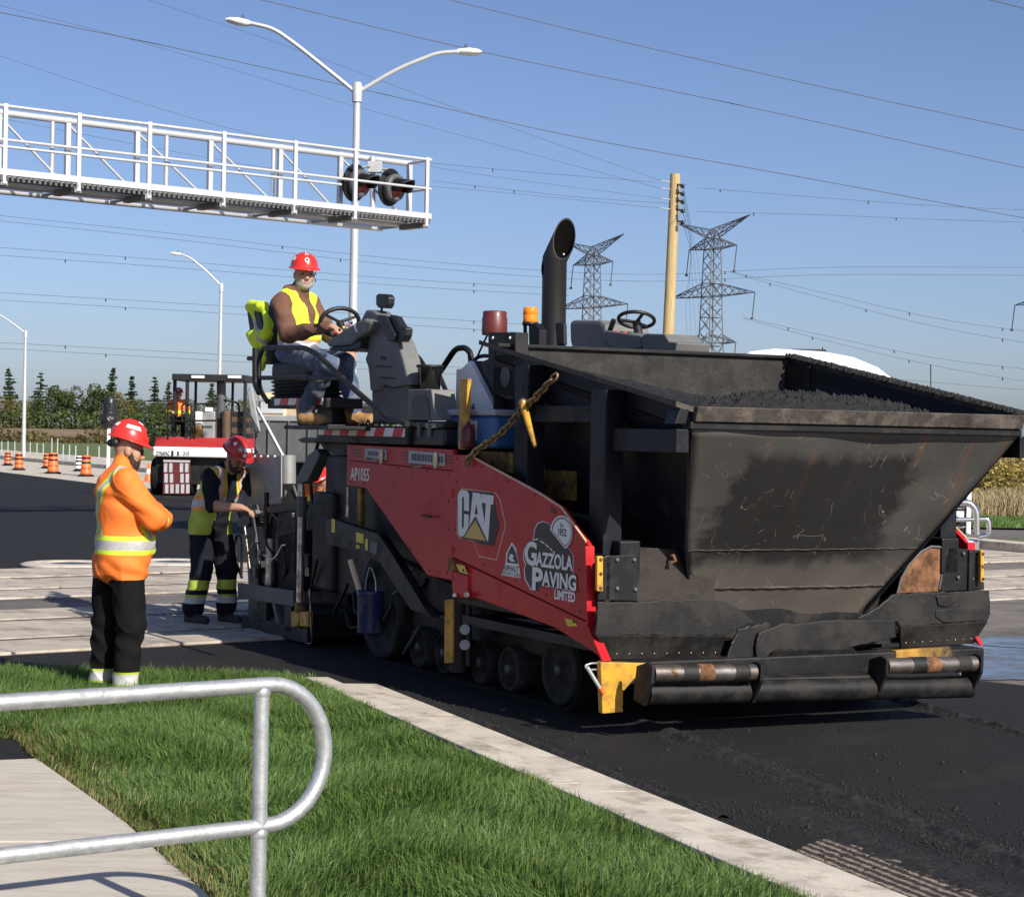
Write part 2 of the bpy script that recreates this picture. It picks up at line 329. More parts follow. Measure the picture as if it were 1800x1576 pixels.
ridge('asphalt_joint', G(1370, 1420), G(1800, 1590), 0.13, 0.016, 260, 3)
ridge('asphalt_edge', kq(0.1, -0.05), kq(5.0, -0.06), 0.05, 0.022, 260, 4)
cr = MB(); r_ = random.Random(5)
for i in range(5200):
    t = r_.random()
    k = r_.random()
    if k < 0.35: p = G(1120, 1268).lerp(G(1990, 1590), t) + KN * r_.gauss(0, 0.10)
    elif k < 0.55: p = kq(r_.uniform(0.0, 5.0), -abs(r_.gauss(0, .09)) - 0.02)
    elif k < 0.75: p = kq(r_.uniform(4.6, 6.2), -r_.uniform(0.0, 1.3))
    else: p = kq(r_.uniform(2.0, 7.0), -r_.uniform(0.1, 3.0))
    s_ = r_.uniform(0.003, 0.010) * (1.9 if r_.random() < .06 else 1); z0 = 0.002
    a = r_.uniform(0, 6.28); pts = [(p.x + s_*math.cos(a+q), p.y + s_*math.sin(a+q), z0) for q in (0, 1.57, 3.14, 4.71)] + [(p.x + s_*.3*r_.uniform(-1, 1), p.y + s_*.3*r_.uniform(-1, 1), z0 + s_ * r_.uniform(.6, 1.3))]
    cr.add(pts, [(0, 1, 4), (1, 2, 4), (2, 3, 4), (3, 0, 4)])
tag(cr.build('loose_asphalt_crumbs', 'asphalt_lump'), 'loose crumbs of black asphalt scattered before the paver', 'asphalt', kind='stuff')

# kerb and gutter: separate cast lengths under one structure
kerb = empty('kerb', kq(0, 0)); kerb['kind'] = 'structure'
def kerb_piece(s0, s1, z=0):
    inv = Matrix.Translation(-kerb.location)
    g = MB(); A = [(0.0, -0.14), (0.0, 0.012), (0.285, 0.022), (0.30, 0.022), (0.30, -0.14)]
    def ext(prof, nm):
        b = MB(); n = len(prof); lo = [inv @ kq(s0, q[0], q[1]) for q in prof]; hi = [inv @ kq(s1, q[0], q[1]) for q in prof]
        b.add(lo + hi, [list(range(n))[::-1], [n + i for i in range(n)]] + [(i, (i+1) % n, n + (i+1) % n, n + i) for i in range(n)])
        bm = bmesh.new(); o = b.build(nm, 'concrete', kerb, bevel=0.008); bm.from_mesh(o.data); bmesh.ops.recalc_face_normals(bm, faces=bm.faces); bm.to_mesh(o.data); bm.free(); return o
    ext(A, 'gutter')
    ext([(0.309, -0.14), (0.309, 0.022), (0.33, 0.058), (0.36, 0.068), (0.52, 0.072), (0.52, -0.14)], 'kerb_stone')
for s0, s1 in ((0.0, 1.55), (1.556, 4.3), (4.306, 7.0), (7.006, 9.5)): kerb_piece(s0, s1)

# sidewalk and dark path at the lower left
SWZ = 0.035
sw = [G(-260, 1345, SWZ), G(65, 1332, SWZ), G(140, 1385, SWZ), G(224, 1446, SWZ), G(290, 1505, SWZ), G(365, 1570, SWZ), G(470, 1680, SWZ), G(-260, 1900, SWZ)]
swo = empty('sidewalk', (0, 0, 0)); swo['kind'] = 'structure'
def slab(pts): MB().prism([Vector((p[0], p[1], SWZ)) for p in pts], (0, 0, -0.12)).build('slab', 'concrete_walk', swo, bevel=0.006)
jl, jr = G(-260, 1480, SWZ), G(262, 1480, SWZ)
slab([G(-260, 1345, SWZ), G(65, 1332, SWZ), G(140, 1385, SWZ), G(224, 1446, SWZ), G(256, 1476, SWZ), G(-260, 1478, SWZ)])
slab([G(-260, 1481, SWZ), G(259, 1479, SWZ), G(290, 1505, SWZ), G(365, 1570, SWZ), G(470, 1680, SWZ), G(-260, 1900, SWZ)])
sheet('path', [G(-400, 1290, .03), G(20, 1293, .03), G(70, 1331, .03), G(-400, 1345, .03)], 'asphalt_fresh', z=0.022)

# rail crossing: concrete panels and rails
CX0 = Vector((-3.86, 15.2, 0)); CT = Vector((0.79, 0.61, 0)).normalized(); CNn = Vector((-CT.y, CT.x, 0))
xing = empty('rail_crossing', CX0, math.atan2(CT.y, CT.x)); xing['kind'] = 'structure'
MB().box((-9, -0.0, -0.1), (33, 8.3, 0.004)).build('bed', 'asphalt_old', xing)
rowdef = [(0.0, 0.80), (1.0, 2.28), (2.50, 3.34), (4.55, 5.38), (5.60, 6.86), (7.10, 8.28)]
rr = random.Random(3)
for (n0, n1) in rowdef:
    x = -9 + rr.uniform(-.8, 0); me_ = None
    while x < 32:
        ln = 2.44
        if me_ is None: ob = MB().box((0, 0, -0.05), (ln - 0.03, n1 - n0, 0.0)).build('crossing_panel', 'concrete_panel', xing, bevel=0.012); me_ = ob.data
        else:
            ob = bpy.data.objects.new('crossing_panel', me_); col.objects.link(ob); ob.parent = xing
            md = ob.modifiers.new('bevel', 'BEVEL'); md.width = .012; md.segments = 2
        ob.location = (x, n0, 0.022 + rr.uniform(-.004, .005)); ob.rotation_euler = (rr.uniform(-.002, .002), rr.uniform(-.002, .002), 0)
        x += ln
for n in (0.9, 2.39, 5.49, 6.98):
    MB().box((-9, n - 0.037, -0.05), (33, n + 0.037, 0.018)).build('rail', 'rail_steel', xing, bevel=0.006)
# catch basins in the far edge of the crossing
for k, (px, py, lab) in enumerate(((125, 995, 'left'), (305, 992, 'right'))):
    c = G(px, py)
    e = empty('catch_basin', c, math.atan2(CT.y, CT.x))
    tag(e, 'low oval concrete drain collar on the asphalt, %s one behind the workers' % lab, 'drain')
    MB().lathe([(0.0, .002), (0.62, .002), (0.62, .03), (0.56, .045), (0.30, .05), (0.28, .03)], n=28).build('collar', 'concrete', e)
    MB().lathe([(0.28, .036), (0.0, .036)], n=20).build('opening', 'decal_black', e)
# wet patches on the right
wr = random.Random(11)
for k, (px, py, a, b) in enumerate(((1765, 1150, .95, .5), (1742, 1186, .35, .10), (1800, 1180, .6, .22), (1830, 1128, .7, .25))):
    c = G(px, py); mb = MB(); n = 36; pts = []
    ph = [wr.uniform(0, 6.28) for _ in range(5)]
    for i in range(n):
        t = 2 * math.pi * i / n; rr_ = 1 + sum(.13 / (q + 1) ** .5 * math.sin((q + 2) * t + ph[q]) for q in range(5))
        pts.append((c.x + a * rr_ * math.cos(t) * .9, c.y + b * 2.2 * rr_ * math.sin(t), -0.006 + k * .001))
    mb.add(pts, [list(range(n))]); o = mb.build('puddle', 'water'); o['kind'] = 'structure'
# far kerb strip on the left of the road with pale concrete apron
ed = Vector((-0.438, 0.899, 0)); en = Vector((-0.899, -0.438, 0)) * -1
def eq(s, n, z): p = Vector((-13, 62, 0)) + ed * s + en * n; return Vector((p.x, p.y, z))
sheet('concrete_apron', [eq(-40, 0.0, 0), eq(60, 0.0, 0), eq(60, 5.8, 0), eq(-40, 5.8, 0)], 'concrete', z=-0.004)
MB().prism([eq(-38, 5.8, .0), eq(70, 5.8, .0), eq(70, 6.3, .0), eq(-38, 6.3, .0)], (0, 0, .16)).build('far_kerb', 'concrete')['kind'] = 'structure'
sheet('far_path', [eq(-30, 8.6, 0), eq(90, 8.6, 0), eq(90, 14.0, 0), eq(-30, 14.0, 0)], 'concrete', z=-0.045)

# ================================================================== the paver
pv = empty('asphalt_paver', PO, PA)
tag(pv, 'large red and black tracked asphalt paver with a high steel hopper box', 'paver')
W = 2.87
def P3(v, u, z): return Vector((v, u, z))
def sprism(name, pts, v0, dv, m, parent=None, bevel=0.006):
    return MB().prism([sv(x, y, v0) for x, y in pts], (dv, 0, 0)).build(name, m, parent or pv, bevel=bevel)
def sprism_mirror(name, pts, v0, dv, m, parent=None, bevel=0.006):
    q = [sv(x, y, v0) for x, y in pts]
    return MB().prism([Vector((W - p.x, p.y, p.z)) for p in q], (-dv, 0, 0)).build(name, m, parent or pv, bevel=bevel)
def fprism(name, pts, u0, du, m, parent=None, bevel=0.006):
    return MB().prism([su(x, y, u0) for x, y in pts], (0, du, 0)).build(name, m, parent or pv, bevel=bevel)
def stube(name, pts, v, r, m, parent=None, rb=0.07):
    q = [sv(p[0], p[1], p[2] if len(p) > 2 else v) for p in pts]
    return MB().tube(bend(q, rb), r, 12).build(name, m, parent or pv)
def fit_text(name, s, p0, p1, v, m, parent, bold=0.0, up=(0, 0, 1), shear=0.0, grow=0.0):
    # lettering on the side plane v: p0 = left-top pixel, p1 = right-bottom pixel of the word
    cu = bpy.data.curves.new(name, 'FONT'); cu.body = s; cu.size = 1; cu.extrude = 0; cu.offset = bold; cu.resolution_u = 3
    t = bpy.data.objects.new(name, cu); col.objects.link(t)
    me = bpy.data.meshes.new_from_object(t.evaluated_get(bpy.context.evaluated_depsgraph_get()))
    bpy.data.objects.remove(t); bpy.data.curves.remove(cu)
    xs = [q.co.x for q in me.vertices]; ys = [q.co.y for q in me.vertices]
    x0, x1, y0, y1 = min(xs), max(xs), min(ys), max(ys)
    cy = (p0[1] + p1[1]) / 2
    a = sv(p0[0], cy, v); b = sv(p1[0], cy, v); cx = (p0[0] + p1[0]) / 2
    hz = abs(sv(cx, p0[1], v).z - sv(cx, p1[1], v).z) + grow
    for q in me.vertices:
        fx = (q.co.x - x0) / (x1 - x0); fy = (q.co.y - y0) / (y1 - y0)
        c = a.lerp(b, fx); c.y = a.y + (b.y - a.y) * (0.5 + (fx - .5) * (1 + 2 * grow)); q.co = (v, c.y + shear * (fy - .5), (a.z + b.z) / 2 + (fy - .5) * hz)
    me.materials.clear(); me.materials.append(MATS[m]); o = bpy.data.objects.new(name, me); col.objects.link(o); o.parent = parent; return o
def decal(name, pts, v, m, parent, t=0.0015):
    return MB().prism([sv(x, y, v) for x, y in pts], (-t, 0, 0)).build(name, m, parent)
def Z4(x, y): return (780 + x / 4.636, 760 + y / 4.636)

# ---- side panels (near and far)
front_main = [(796, 799), (826, 799), (832, 804), (948, 866), (987, 891.6), (1030, 951), (1036, 960), (1031, 1091), (790, 976)]
skirt = [(790, 978), (1031, 1093), (1038, 1099), (1064, 1161), (1040, 1144), (976, 1103), (889, 1070), (822, 1046), (796, 1049)]
fsp = sprism('front_side_panel', front_main, 0.0, 0.03, 'red_paint')
sprism('side_skirt', skirt, 0.018, 0.03, 'red_paint')
sprism_mirror('front_side_panel', front_main, 0.0, 0.03, 'red_paint'); sprism_mirror('side_skirt', skirt, 0.018, 0.03, 'red_paint')
# cream edge bead on top and bright front flange
for mir in (False, True):
    q = [sv(x, y, -0.002) for x, y in ((827, 799), (833, 804), (948, 866), (987, 891.6), (1030, 951), (1037, 960), (1040, 1098), (1067, 1161))]
    if mir: q = [Vector((W - p.x, p.y, p.z)) for p in q]
    MB().tube(q[:5], 0.007, 8).build('edge_bead', 'decal_cream', pv)
    mb = MB(); s_ = 1 if not mir else -1
    for a, b in (((q[5], q[6]), (q[6], q[7])) if not mir else ((q[5], q[6]),)):
        mb.hexa([a + P3(-.032*s_, -.004, 0), a + P3(.03*s_, -.004, 0), a + P3(.03*s_, .02, 0), a + P3(-.032*s_, .02, 0), b + P3(-.032*s_, -.004, 0), b + P3(.03*s_, -.004, 0), b + P3(.03*s_, .02, 0), b + P3(-.032*s_, .02, 0)])
    o = mb.build('front_flange', 'red_paint', pv, bevel=.004)
    bm = bmesh.new(); bm.from_mesh(o.data); bmesh.ops.recalc_face_normals(bm, faces=bm.faces); bm.to_mesh(o.data); bm.free()
rear_lo = [(610, 809), (796, 827.5), (796, 1020.6), (751, 1011), (642.5, 857), (609, 852)]
rear_hi = [(610, 780.5), (796, 790), (796, 826.5), (610, 808)]
rsp = sprism('rear_side_panel', rear_lo, 0.012, 0.03, 'red_paint')
rvp = sprism('vent_panel', rear_hi, 0.004, 0.035, 'red_paint')
sprism_mirror('rear_side_panel', rear_lo, 0.012, 0.03, 'red_paint'); sprism_mirror('vent_panel', rear_hi, 0.004, 0.035, 'red_paint')
# vent slots and grilles
for (xa, ya, xb, yb) in ((620, 790, 635, 792), (620, 795, 635, 797), (620, 800, 635, 802), (708, 794, 719, 796), (708, 800, 719, 802), (708, 806, 719, 808), (783, 800, 794, 802), (783, 806, 794, 808), (783, 812, 794, 814)):
    decal('vent_slot', [(xa, ya), (xb, ya + .6), (xb, yb + .6), (xa, yb)], 0.003, 'decal_black', rvp)
for gi, (x0, y0, x1, y1, n) in enumerate(((643, 787, 680, 808, 7), (720, 791.5, 782.5, 819, 12))):
    g = decal('grille_frame', [(x0, y0), (x1, y0 + .09 * (x1-x0)), (x1, y1), (x0, y1 - .09 * (x1-x0))], 0.003, 'gray_light', rvp, 0.008)
    for k in range(n):
        xa = x0 + 3 + (x1 - x0 - 6) * (k + .15) / n; xb = x0 + 3 + (x1 - x0 - 6) * (k + .8) / n; s_ = .09 * (xa - x0)
        decal('slot', [(xa, y0 + 5 + s_), (xb, y0 + 5 + s_), (xb, y1 - 5 - .09 * (x1 - xa)), (xa, y1 - 5 - .09 * (x1 - xa))], -0.006, 'truck_gray', rvp, 0.002)
    MB().tube([sv(x0 + 2, y1 - 4, -.02), sv(x0 + 8, y1 + 1, -.03), sv(x0 + 22, y1 + .5, -.03)], 0.008, 8).build('latch', 'steel_worn', rvp)
    MB().ball(sv(x0 + .72 * (x1 - x0), (y0 + y1) / 2 + 4, -.02), (.012, .03, .06)).build('tag', 'decal_cream', rvp)
fit_text('model_lettering', 'AP1055', (616, 822), (649, 845), 0.010, 'decal_white', rsp, bold=0.02)
# manufacturer's decal
cat_pts = [Z4(*p) for p in ((150, 452), (425, 488), (462, 545), (508, 755), (432, 1040), (288, 1010), (243, 888), (128, 858), (106, 815), (112, 500))]
fd = decal('decal_border', cat_pts, -0.0005, 'decal_cream', fsp, .001)
cx = sum(p[0] for p in cat_pts) / len(cat_pts); cy = sum(p[1] for p in cat_pts) / len(cat_pts)
decal('decal_ground', [(cx + (p[0] - cx) * .955, cy + (p[1] - cy) * .972) for p in cat_pts], -0.0025, 'red_paint', fsp, .001)
decal('decal_plate', [Z4(*p) for p in ((122, 470), (400, 488), (452, 770), (408, 925), (290, 905), (262, 880), (130, 848), (112, 810), (114, 500))], -0.0045, 'black_plastic', fsp, .001)
decal('letter_c', [Z4(*p) for p in ((150, 466), (188, 472), (206, 498), (206, 642), (166, 634), (166, 530), (158, 520), (150, 528), (148, 768), (156, 780), (164, 770), (166, 662), (204, 670), (202, 772), (186, 806), (166, 842), (134, 846), (118, 820), (116, 510), (128, 478))], -0.0060, 'decal_white', fsp, .001)
la = decal('letter_a', [Z4(*p) for p in ((238, 486), (300, 497), (352, 880), (305, 800), (258, 690), (204, 806))], -0.0060, 'decal_white', fsp, .001)
decal('letter_a_counter', [Z4(*p) for p in ((266, 585), (278, 668), (252, 664))], -0.0075, 'black_plastic', fsp, .001)
decal('letter_t', [Z4(*p) for p in ((310, 500), (408, 514), (403, 588), (384, 583), (362, 888), (324, 872), (344, 577), (306, 570))], -0.0066, 'decal_white', fsp, .001)
decal('triangle_edge', [Z4(258, 680), Z4(150, 866), Z4(362, 900)], -0.0085, 'decal_black', fsp, .0008)
decal('triangle', [Z4(258, 712), Z4(168, 853), Z4(343, 882)], -0.0100, 'decal_gold', fsp, .0008)
# contractor's decal
blk = [(700, 905), (735, 870), (742, 800), (765, 745), (810, 728), (850, 742), (900, 800), (960, 890), (1030, 960), (1052, 1010), (1052, 1150), (1075, 1185), (1070, 1260), (1030, 1285), (800, 1240), (760, 1290), (715, 1275), (668, 1190), (660, 1110), (672, 1080), (655, 1020), (662, 950)]
ccx, ccy = 860, 1010
decal('logo_border', [Z4(ccx + (x - ccx) * 1.035, ccy + (y - ccy) * 1.025) for x, y in blk], -0.001, 'decal_white', fsp, .001)
decal('logo_ground', [Z4(*p) for p in blk], -0.003, 'decal_black', fsp, .001)
def arc(cx_, cy_, rx, ry, a0, a1, n=16): return [Z4(cx_ + rx * math.cos(R(a0 + (a1 - a0) * i / n)), cy_ + ry * math.sin(R(a0 + (a1 - a0) * i / n))) for i in range(n + 1)]
decal('sun_border', arc(958, 815, 92, 140, -170, 70), -0.0045, 'decal_white', fsp, .0008)
decal('sun_line', arc(960, 815, 82, 124, -170, 70), -0.006, 'decal_black', fsp, .0008)
decal('sun_disc', arc(962, 815, 76, 114, -170, 70), -0.0075, 'decal_white', fsp, .0008)
fit_text('lettering', 'Est.', Z4(948, 738), Z4(978, 772), -0.009, 'decal_black', fsp, bold=.02)
fit_text('lettering', '1952', Z4(930, 782), Z4(1000, 846), -0.009, 'decal_black', fsp, bold=.03)
for k in range(5):
    a = ((738, 868), (790, 878), (832, 905), (866, 936), (893, 964))[k]; b = ((772, 862), (822, 898), (858, 930), (886, 958), (908, 976))[k]
    decal('lane_dash', [Z4(*a), Z4(*b), Z4(b[0] - 3, b[1] + 10), Z4(a[0] - 3, a[1] + 10)], -0.0045, 'decal_white', fsp, .0008)
for word, p0, p1, vv in (('G', (660, 885), (758, 1085), -.005), ('AZZOLA', (752, 985), (1052, 1110), -.005), ('P', (720, 1098), (808, 1290), -.005), ('AVING', (800, 1140), (1080, 1272), -.005)):
    q0, q1 = Z4(*p0), Z4(*p1)
    fit_text('letter_edge', word, q0, q1, vv, 'decal_black', fsp, bold=.075, grow=.012)
    fit_text('lettering', word, q0, q1, vv - .002, 'decal_white', fsp, bold=.035)
fit_text('lettering', 'LIMITED', Z4(902, 1290), Z4(1072, 1370), -0.003, 'decal_white', fsp, bold=.04)
decal('small_logo', [Z4(*p) for p in ((555, 893), (590, 940), (612, 1070), (628, 1185), (470, 1160), (505, 1060), (512, 980))], -0.001, 'decal_white', fsp, .001)
decal('small_logo_mark', [Z4(*p) for p in ((556, 915), (590, 985), (606, 1070), (515, 1058), (522, 985))], -0.003, 'decal_black', fsp, .001)
decal('small_logo_road', [Z4(*p) for p in ((545, 985), (572, 1000), (560, 1025), (585, 1050), (545, 1050), (530, 1020))], -0.0045, 'decal_white', fsp, .0008)
fit_text('lettering', 'ASPHALT', Z4(482, 1082), Z4(610, 1130), -0.003, 'decal_black', fsp, bold=.02)
fit_text('lettering', '100% RECYCLABLE', Z4(472, 1136), Z4(624, 1166), -0.003, 'decal_black', fsp, bold=.0)
for pts in (((100, 1070), (170, 1085), (195, 1155), (128, 1135)), ((985, 1510), (1060, 1530), (1092, 1575), (1012, 1580))):
    decal('warning_label', [Z4(*p) for p in pts], -0.003 if pts[0][1] < 1200 else .016, 'yellow_label', fsp, .001)
    c = Z4(pts[2][0] - 35, pts[2][1] - 35); decal('warning_mark', [(c[0] - 2, c[1] + 2), (c[0], c[1] - 3), (c[0] + 2.5, c[1] + 3)], -0.005 if pts[0][1] < 1200 else .014, 'decal_black', fsp, .001)
decal('hole', [Z4(*p) for p in ((873, 602), (912, 625), (916, 668), (876, 650))], -0.001, 'decal_black', fsp, .002)
sprism('latch_plate', [(786, 980), (795, 984), (795, 1004), (787, 1002)], -0.02, 0.02, 'yellow_dirty')
# bracket leg and pins, bumper post and jack cylinder
sprism('bracket_leg', [(797, 1003), (822, 1012), (822, 1050), (797, 1050)], 0.002, 0.08, 'red_paint')
MB().cyl(sv(820, 1045, -.03), sv(820, 1045, .1), 0.018).build('pin', 'steel_worn', pv); MB().cyl(sv(799, 1046, -.02), sv(799, 1046, .1), 0.014).build('pin', 'steel_worn', pv)
sprism('guard_post', [(781, 1054), (795, 1052), (794.5, 1164), (780.5, 1166)], 0.10, 0.05, 'yellow_paint')
MB().cyl(sv(809, 1050, .18), sv(809, 1180, .18), 0.075, n=20).build('jack_cylinder', 'black_paint', pv)
MB().cyl(sv(824, 1055, .12), sv(824, 1170, .12), 0.02).build('jack_rod', 'black_paint', pv)
for y in (1106, 1133): MB().cyl(sv(817, y, .06), sv(817, y, .2), 0.035, n=16).build('bolt_boss', 'steel_dark_alu', pv)

for x, y in ((803, 806), (803, 846), (803, 886), (800, 930), (799, 965), (846, 820), (892, 845), (940, 870), (1018, 1000), (1018, 1040), (1018, 1075), (960, 1045), (905, 1020), (850, 993)): MB().ball(sv(x, y, -.001), (.004, .009, .009), 8).build('panel_bolt', 'maroon', fsp)
for x, y in ((616, 815), (616, 846), (640, 850), (680, 905), (720, 963), (788, 835), (788, 880), (788, 930), (786, 1005), (755, 1003), (700, 822), (750, 828)): MB().ball(sv(x, y, .011), (.004, .009, .009), 8).build('panel_bolt', 'maroon', rsp)
MB().tube(bend([sv(742, 905, .0), sv(742, 905, -.03), sv(758, 908, -.03), sv(758, 908, .0)], .02), .007, 8).build('panel_handle', 'black_paint', rsp)
for y in (860, 960): MB().cyl(sv(795.5, y, .0), sv(795.5, y + 14, .0), .010).build('hinge', 'red_paint', rsp)
# ---- frame, and an engine block added inside the body to block light
MB().box((.30, 1.95, .45), (W - .3, 5.0, 1.55)).build('engine_light_block', 'black_paint', pv, bevel=.02)
MB().box((.62, .2, .30), (W - .62, 5.0, .75)).build('chassis', 'black_paint', pv, bevel=.02)
sprism('yellow_frame', [(836, 792), (900, 795), (900, 832), (872, 826), (842, 806)], 0.16, .25, 'yellow_dirty')
sprism('yellow_frame', [(634, 862), (668, 905), (664, 960), (632, 960)], 0.35, .06, 'yellow_dirty')
MB().box((.05, 1.85, 1.52), (W - .05, 3.78, 1.575)).build('top_cover', 'red_paint', pv, bevel=.01)

# ---- tracks
def loop(circles, n=14):
    # convex belt round circles given as (u, z, r)
    pts = []
    for (u, z, r) in circles:
        for k in range(40): a = 2 * math.pi * k / 40; pts.append((u + r * math.cos(a), z + r * math.sin(a)))
    pts = sorted(set((round(a, 5), round(b, 5)) for a, b in pts))
    def half(ps):
        h = []
        for p in ps:
            while len(h) >= 2 and (h[-1][0]-h[-2][0])*(p[1]-h[-2][1]) - (h[-1][1]-h[-2][1])*(p[0]-h[-2][0]) <= 0: h.pop()
            h.append(p)
        return h
    return half(pts)[:-1] + half(pts[::-1])[:-1]
wheels = [(.93, .262, .235), (1.62, .19, .155), (2.05, .19, .155), (2.62, .19, .155), (3.05, .19, .155), (3.75, .42, .395)]
outer = loop([(u, z, r + .03) for u, z, r in (wheels[0], wheels[-1])] + [(1.62, .19, .19), (3.05, .19, .19)]); inner = loop([(u, z, r) for u, z, r in (wheels[0], wheels[-1])] + [(1.62, .19, .16), (3.05, .19, .16)])
for v0 in (.25, W - .25 - .36):
    tr = empty('track', (0, 0, 0)); tr.parent = pv
    mb = MB(); n = len(outer); vs_ = []
    for (a, b) in outer: vs_ += [(v0 + .03, a, b), (v0 + .36, a, b)]
    mb.add(vs_, [(2*i, 2*i+1, 2*((i+1) % n)+1, 2*((i+1) % n)) for i in range(n)], True)
    m2 = len(inner); vi = []
    for (a, b) in inner: vi += [(v0 + .03, a, b), (v0 + .36, a, b)]
    mb.add(vi, [(2*((i+1) % m2), 2*((i+1) % m2)+1, 2*i+1, 2*i) for i in range(m2)], True)
    for (a, b), nx in zip(outer, outer[1:] + outer[:1]): pass
    k = n
    def near(p): return min(inner, key=lambda q: (q[0]-p[0])**2 + (q[1]-p[1])**2)
    for vv in (v0 + .03, v0 + .36):
        vs2 = []; 
        for p in outer: q = near(p); vs2 += [(vv, *p), (vv, *q)]
        mb.add(vs2, [(2*i, 2*i+1, 2*((i+1) % n)+1, 2*((i+1) % n)) for i in range(n)], True)
    mb.build('belt', 'rubber', tr)
    for (u, z, r) in wheels:
        s_ = 1 if v0 < 1 else -1; vc = v0 + (.02 if v0 < 1 else .34)
        MB().lathe([(0.0, -.01*s_), (.05, -.02*s_), (.055, .0), (r * .5, .02*s_), (r * .72, .03*s_), (r * .78, .0), (r * .8, -.012*s_), (r - .012, -.012*s_), (r - .004, .0), (r - .004, .22*s_), (.0, .22*s_)], c=(vc, u, z), axis='x', n=32).build('wheel', 'wheel_dusty', tr)
        mb = MB(); mb.lathe([(0, -.014*s_), (.03, -.014*s_), (.034, .02*s_)], c=(vc - .01*s_, u, z), axis='x', n=16)
        for kk in range(6): a = kk * 1.047; mb.cyl((vc - .006*s_, u + .045 * math.cos(a), z + .045 * math.sin(a)), (vc + .02*s_, u + .045 * math.cos(a), z + .045 * math.sin(a)), .008, n=6)
        mb.build('hub', 'truck_gray', tr)
    MB().box((v0 + .08, 1.0, .30), (v0 + .28, 3.6, .44)).build('track_frame', 'black_paint', tr, bevel=.02)
    MB().prism([(v0 + .04, 1.05, .50), (v0 + .04, 1.75, .46), (v0 + .04, 1.75, .52), (v0 + .04, 1.05, .56)], (.3, 0, 0)).build('mud_guard', 'truck_gray', tr)

# ---- hopper, aprons and push rollers at the front
MB().box((.05, .0, .60), (.09, 2.0, 1.05)).build('hopper_wall', 'black_paint', pv, bevel=.01); MB().box((W - .09, .0, .60), (W - .05, 2.0, 1.05)).build('hopper_wall', 'black_paint', pv, bevel=.01)
MB().box((.1, .05, .46), (W - .1, 2.0, .52)).build('hopper_floor', 'black_paint', pv)
jr_ = random.Random(21)
def rag(poly, amp=1.3, step=9):              # ragged, torn outline
    out = []
    for (a, b) in zip(poly, poly[1:] + poly[:1]):
        n = max(1, int(math.hypot(b[0]-a[0], b[1]-a[1]) / step))
        for k in range(n):
            t = k / n; j = amp if k else .3 * amp; out.append((a[0] + (b[0]-a[0])*t + jr_.uniform(-j, j), a[1] + (b[1]-a[1])*t + jr_.uniform(-j, j)))
    return out
def ap(name, upper, lower, u0, m, tilt=.05, parent=None):
    q = [su(x, y, u0) for x, y in rag(upper)]; mb = MB().prism(q, (0, .022, 0)); o = mb.build(name, m, parent or pv, bevel=.005)
    ql = [su(x, y, u0 + (tilt if i >= 2 else 0.0)) for i, (x, y) in enumerate(lower)]
    n = Vector((0, .02, .004)); MB().prism([p + Vector((0, -.004, 0)) for p in ql], n).build('lower_strip', m, o, bevel=.004)
    # rivets along the lower strip
    a, b = ql[3], ql[2]
    for k in range(9):
        p = a.lerp(b, .05 + .9 * k / 8) + Vector((0, -.012, .035)); MB().ball(p, .008, 8).build('rivet', 'steel_worn', o)
    return o
mat('apron_rubber', (0.010, 0.0098, 0.0095), 0.5, var=0.4, scale=3, bump=0.4, bscale=10, spec=0.4, dirt=(0.030, 0.027, 0.024), damt=0.45, dscale=2.6)
ap('apron', [(1051, 1057), (1120, 1059), (1160, 1054), (1253, 1052.6), (1274, 1055), (1297, 1068), (1326, 1094), (1296, 1104), (1276, 1117), (1047, 1116), (1049, 1100)], [(1047, 1116), (1276, 1117), (1264, 1156), (1072, 1159)], -.05, 'apron_rubber')
ap('apron', [(1507, 1087), (1545, 1066), (1569, 1045), (1640, 1041), (1739, 1037), (1741, 1078), (1736, 1092), (1582, 1101), (1577, 1092)], [(1582, 1101), (1736, 1092), (1711, 1131), (1583, 1139)], -.05, 'apron_rubber')
ap('apron', [(1366, 1100), (1372, 1095), (1400, 1097), (1440, 1091), (1489, 1089), (1572, 1089), (1577, 1120), (1480, 1141), (1362, 1143), (1340, 1160), (1331, 1158), (1329, 1135), (1335, 1112)], [(1362, 1143), (1500, 1139), (1524, 1166), (1342, 1172)], -.12, 'apron_rubber')
fprism('centre_flap', rag([(1297, 1104), (1350, 1093), (1356, 1098), (1330, 1130), (1322, 1163), (1276, 1160)], 2.2, 6), -.09, .018, 'apron_rubber')
fprism('apron_pad', [(1646, 1047), (1690, 1044), (1684, 1056), (1664, 1067), (1650, 1064)], -.062, .012, 'apron_rubber'); fprism('apron_pad', [(1646, 1072), (1700, 1066), (1734, 1066), (1730, 1090), (1660, 1094), (1645, 1084)], -.058, .008, 'apron_rubber')
gl = fprism('end_gate', [(1066, 977), (1118, 974), (1124, 980), (1120, 1057), (1052, 1055), (1056, 980)], .0, .03, 'black_paint')
for x, y in ((1085, 984), (1085, 1034), (1115, 984), (1117, 1036)): MB().ball(su(x, y, -.004), (.014, .012, .014), 10).build('bolt', 'truck_gray', gl)
mat('worn_brown', (0.040, 0.032, 0.026), 0.6, 0.2, var=0.4, scale=4, bump=0.4, bscale=14, dirt=(0.012, 0.010, 0.009), damt=0.45, dscale=4)
plb = fprism('worn_plate', [(1097, 960), (1262, 969), (1255, 1056), (1118, 1058), (1119, 975)], .03, .02, 'worn_brown')
MB().tube([su(1178, 978, .02), su(1184, 976, -.03), su(1188, 985, -.04), su(1180, 988, -.02)], .01, 8).build('shackle', 'rust', plb)
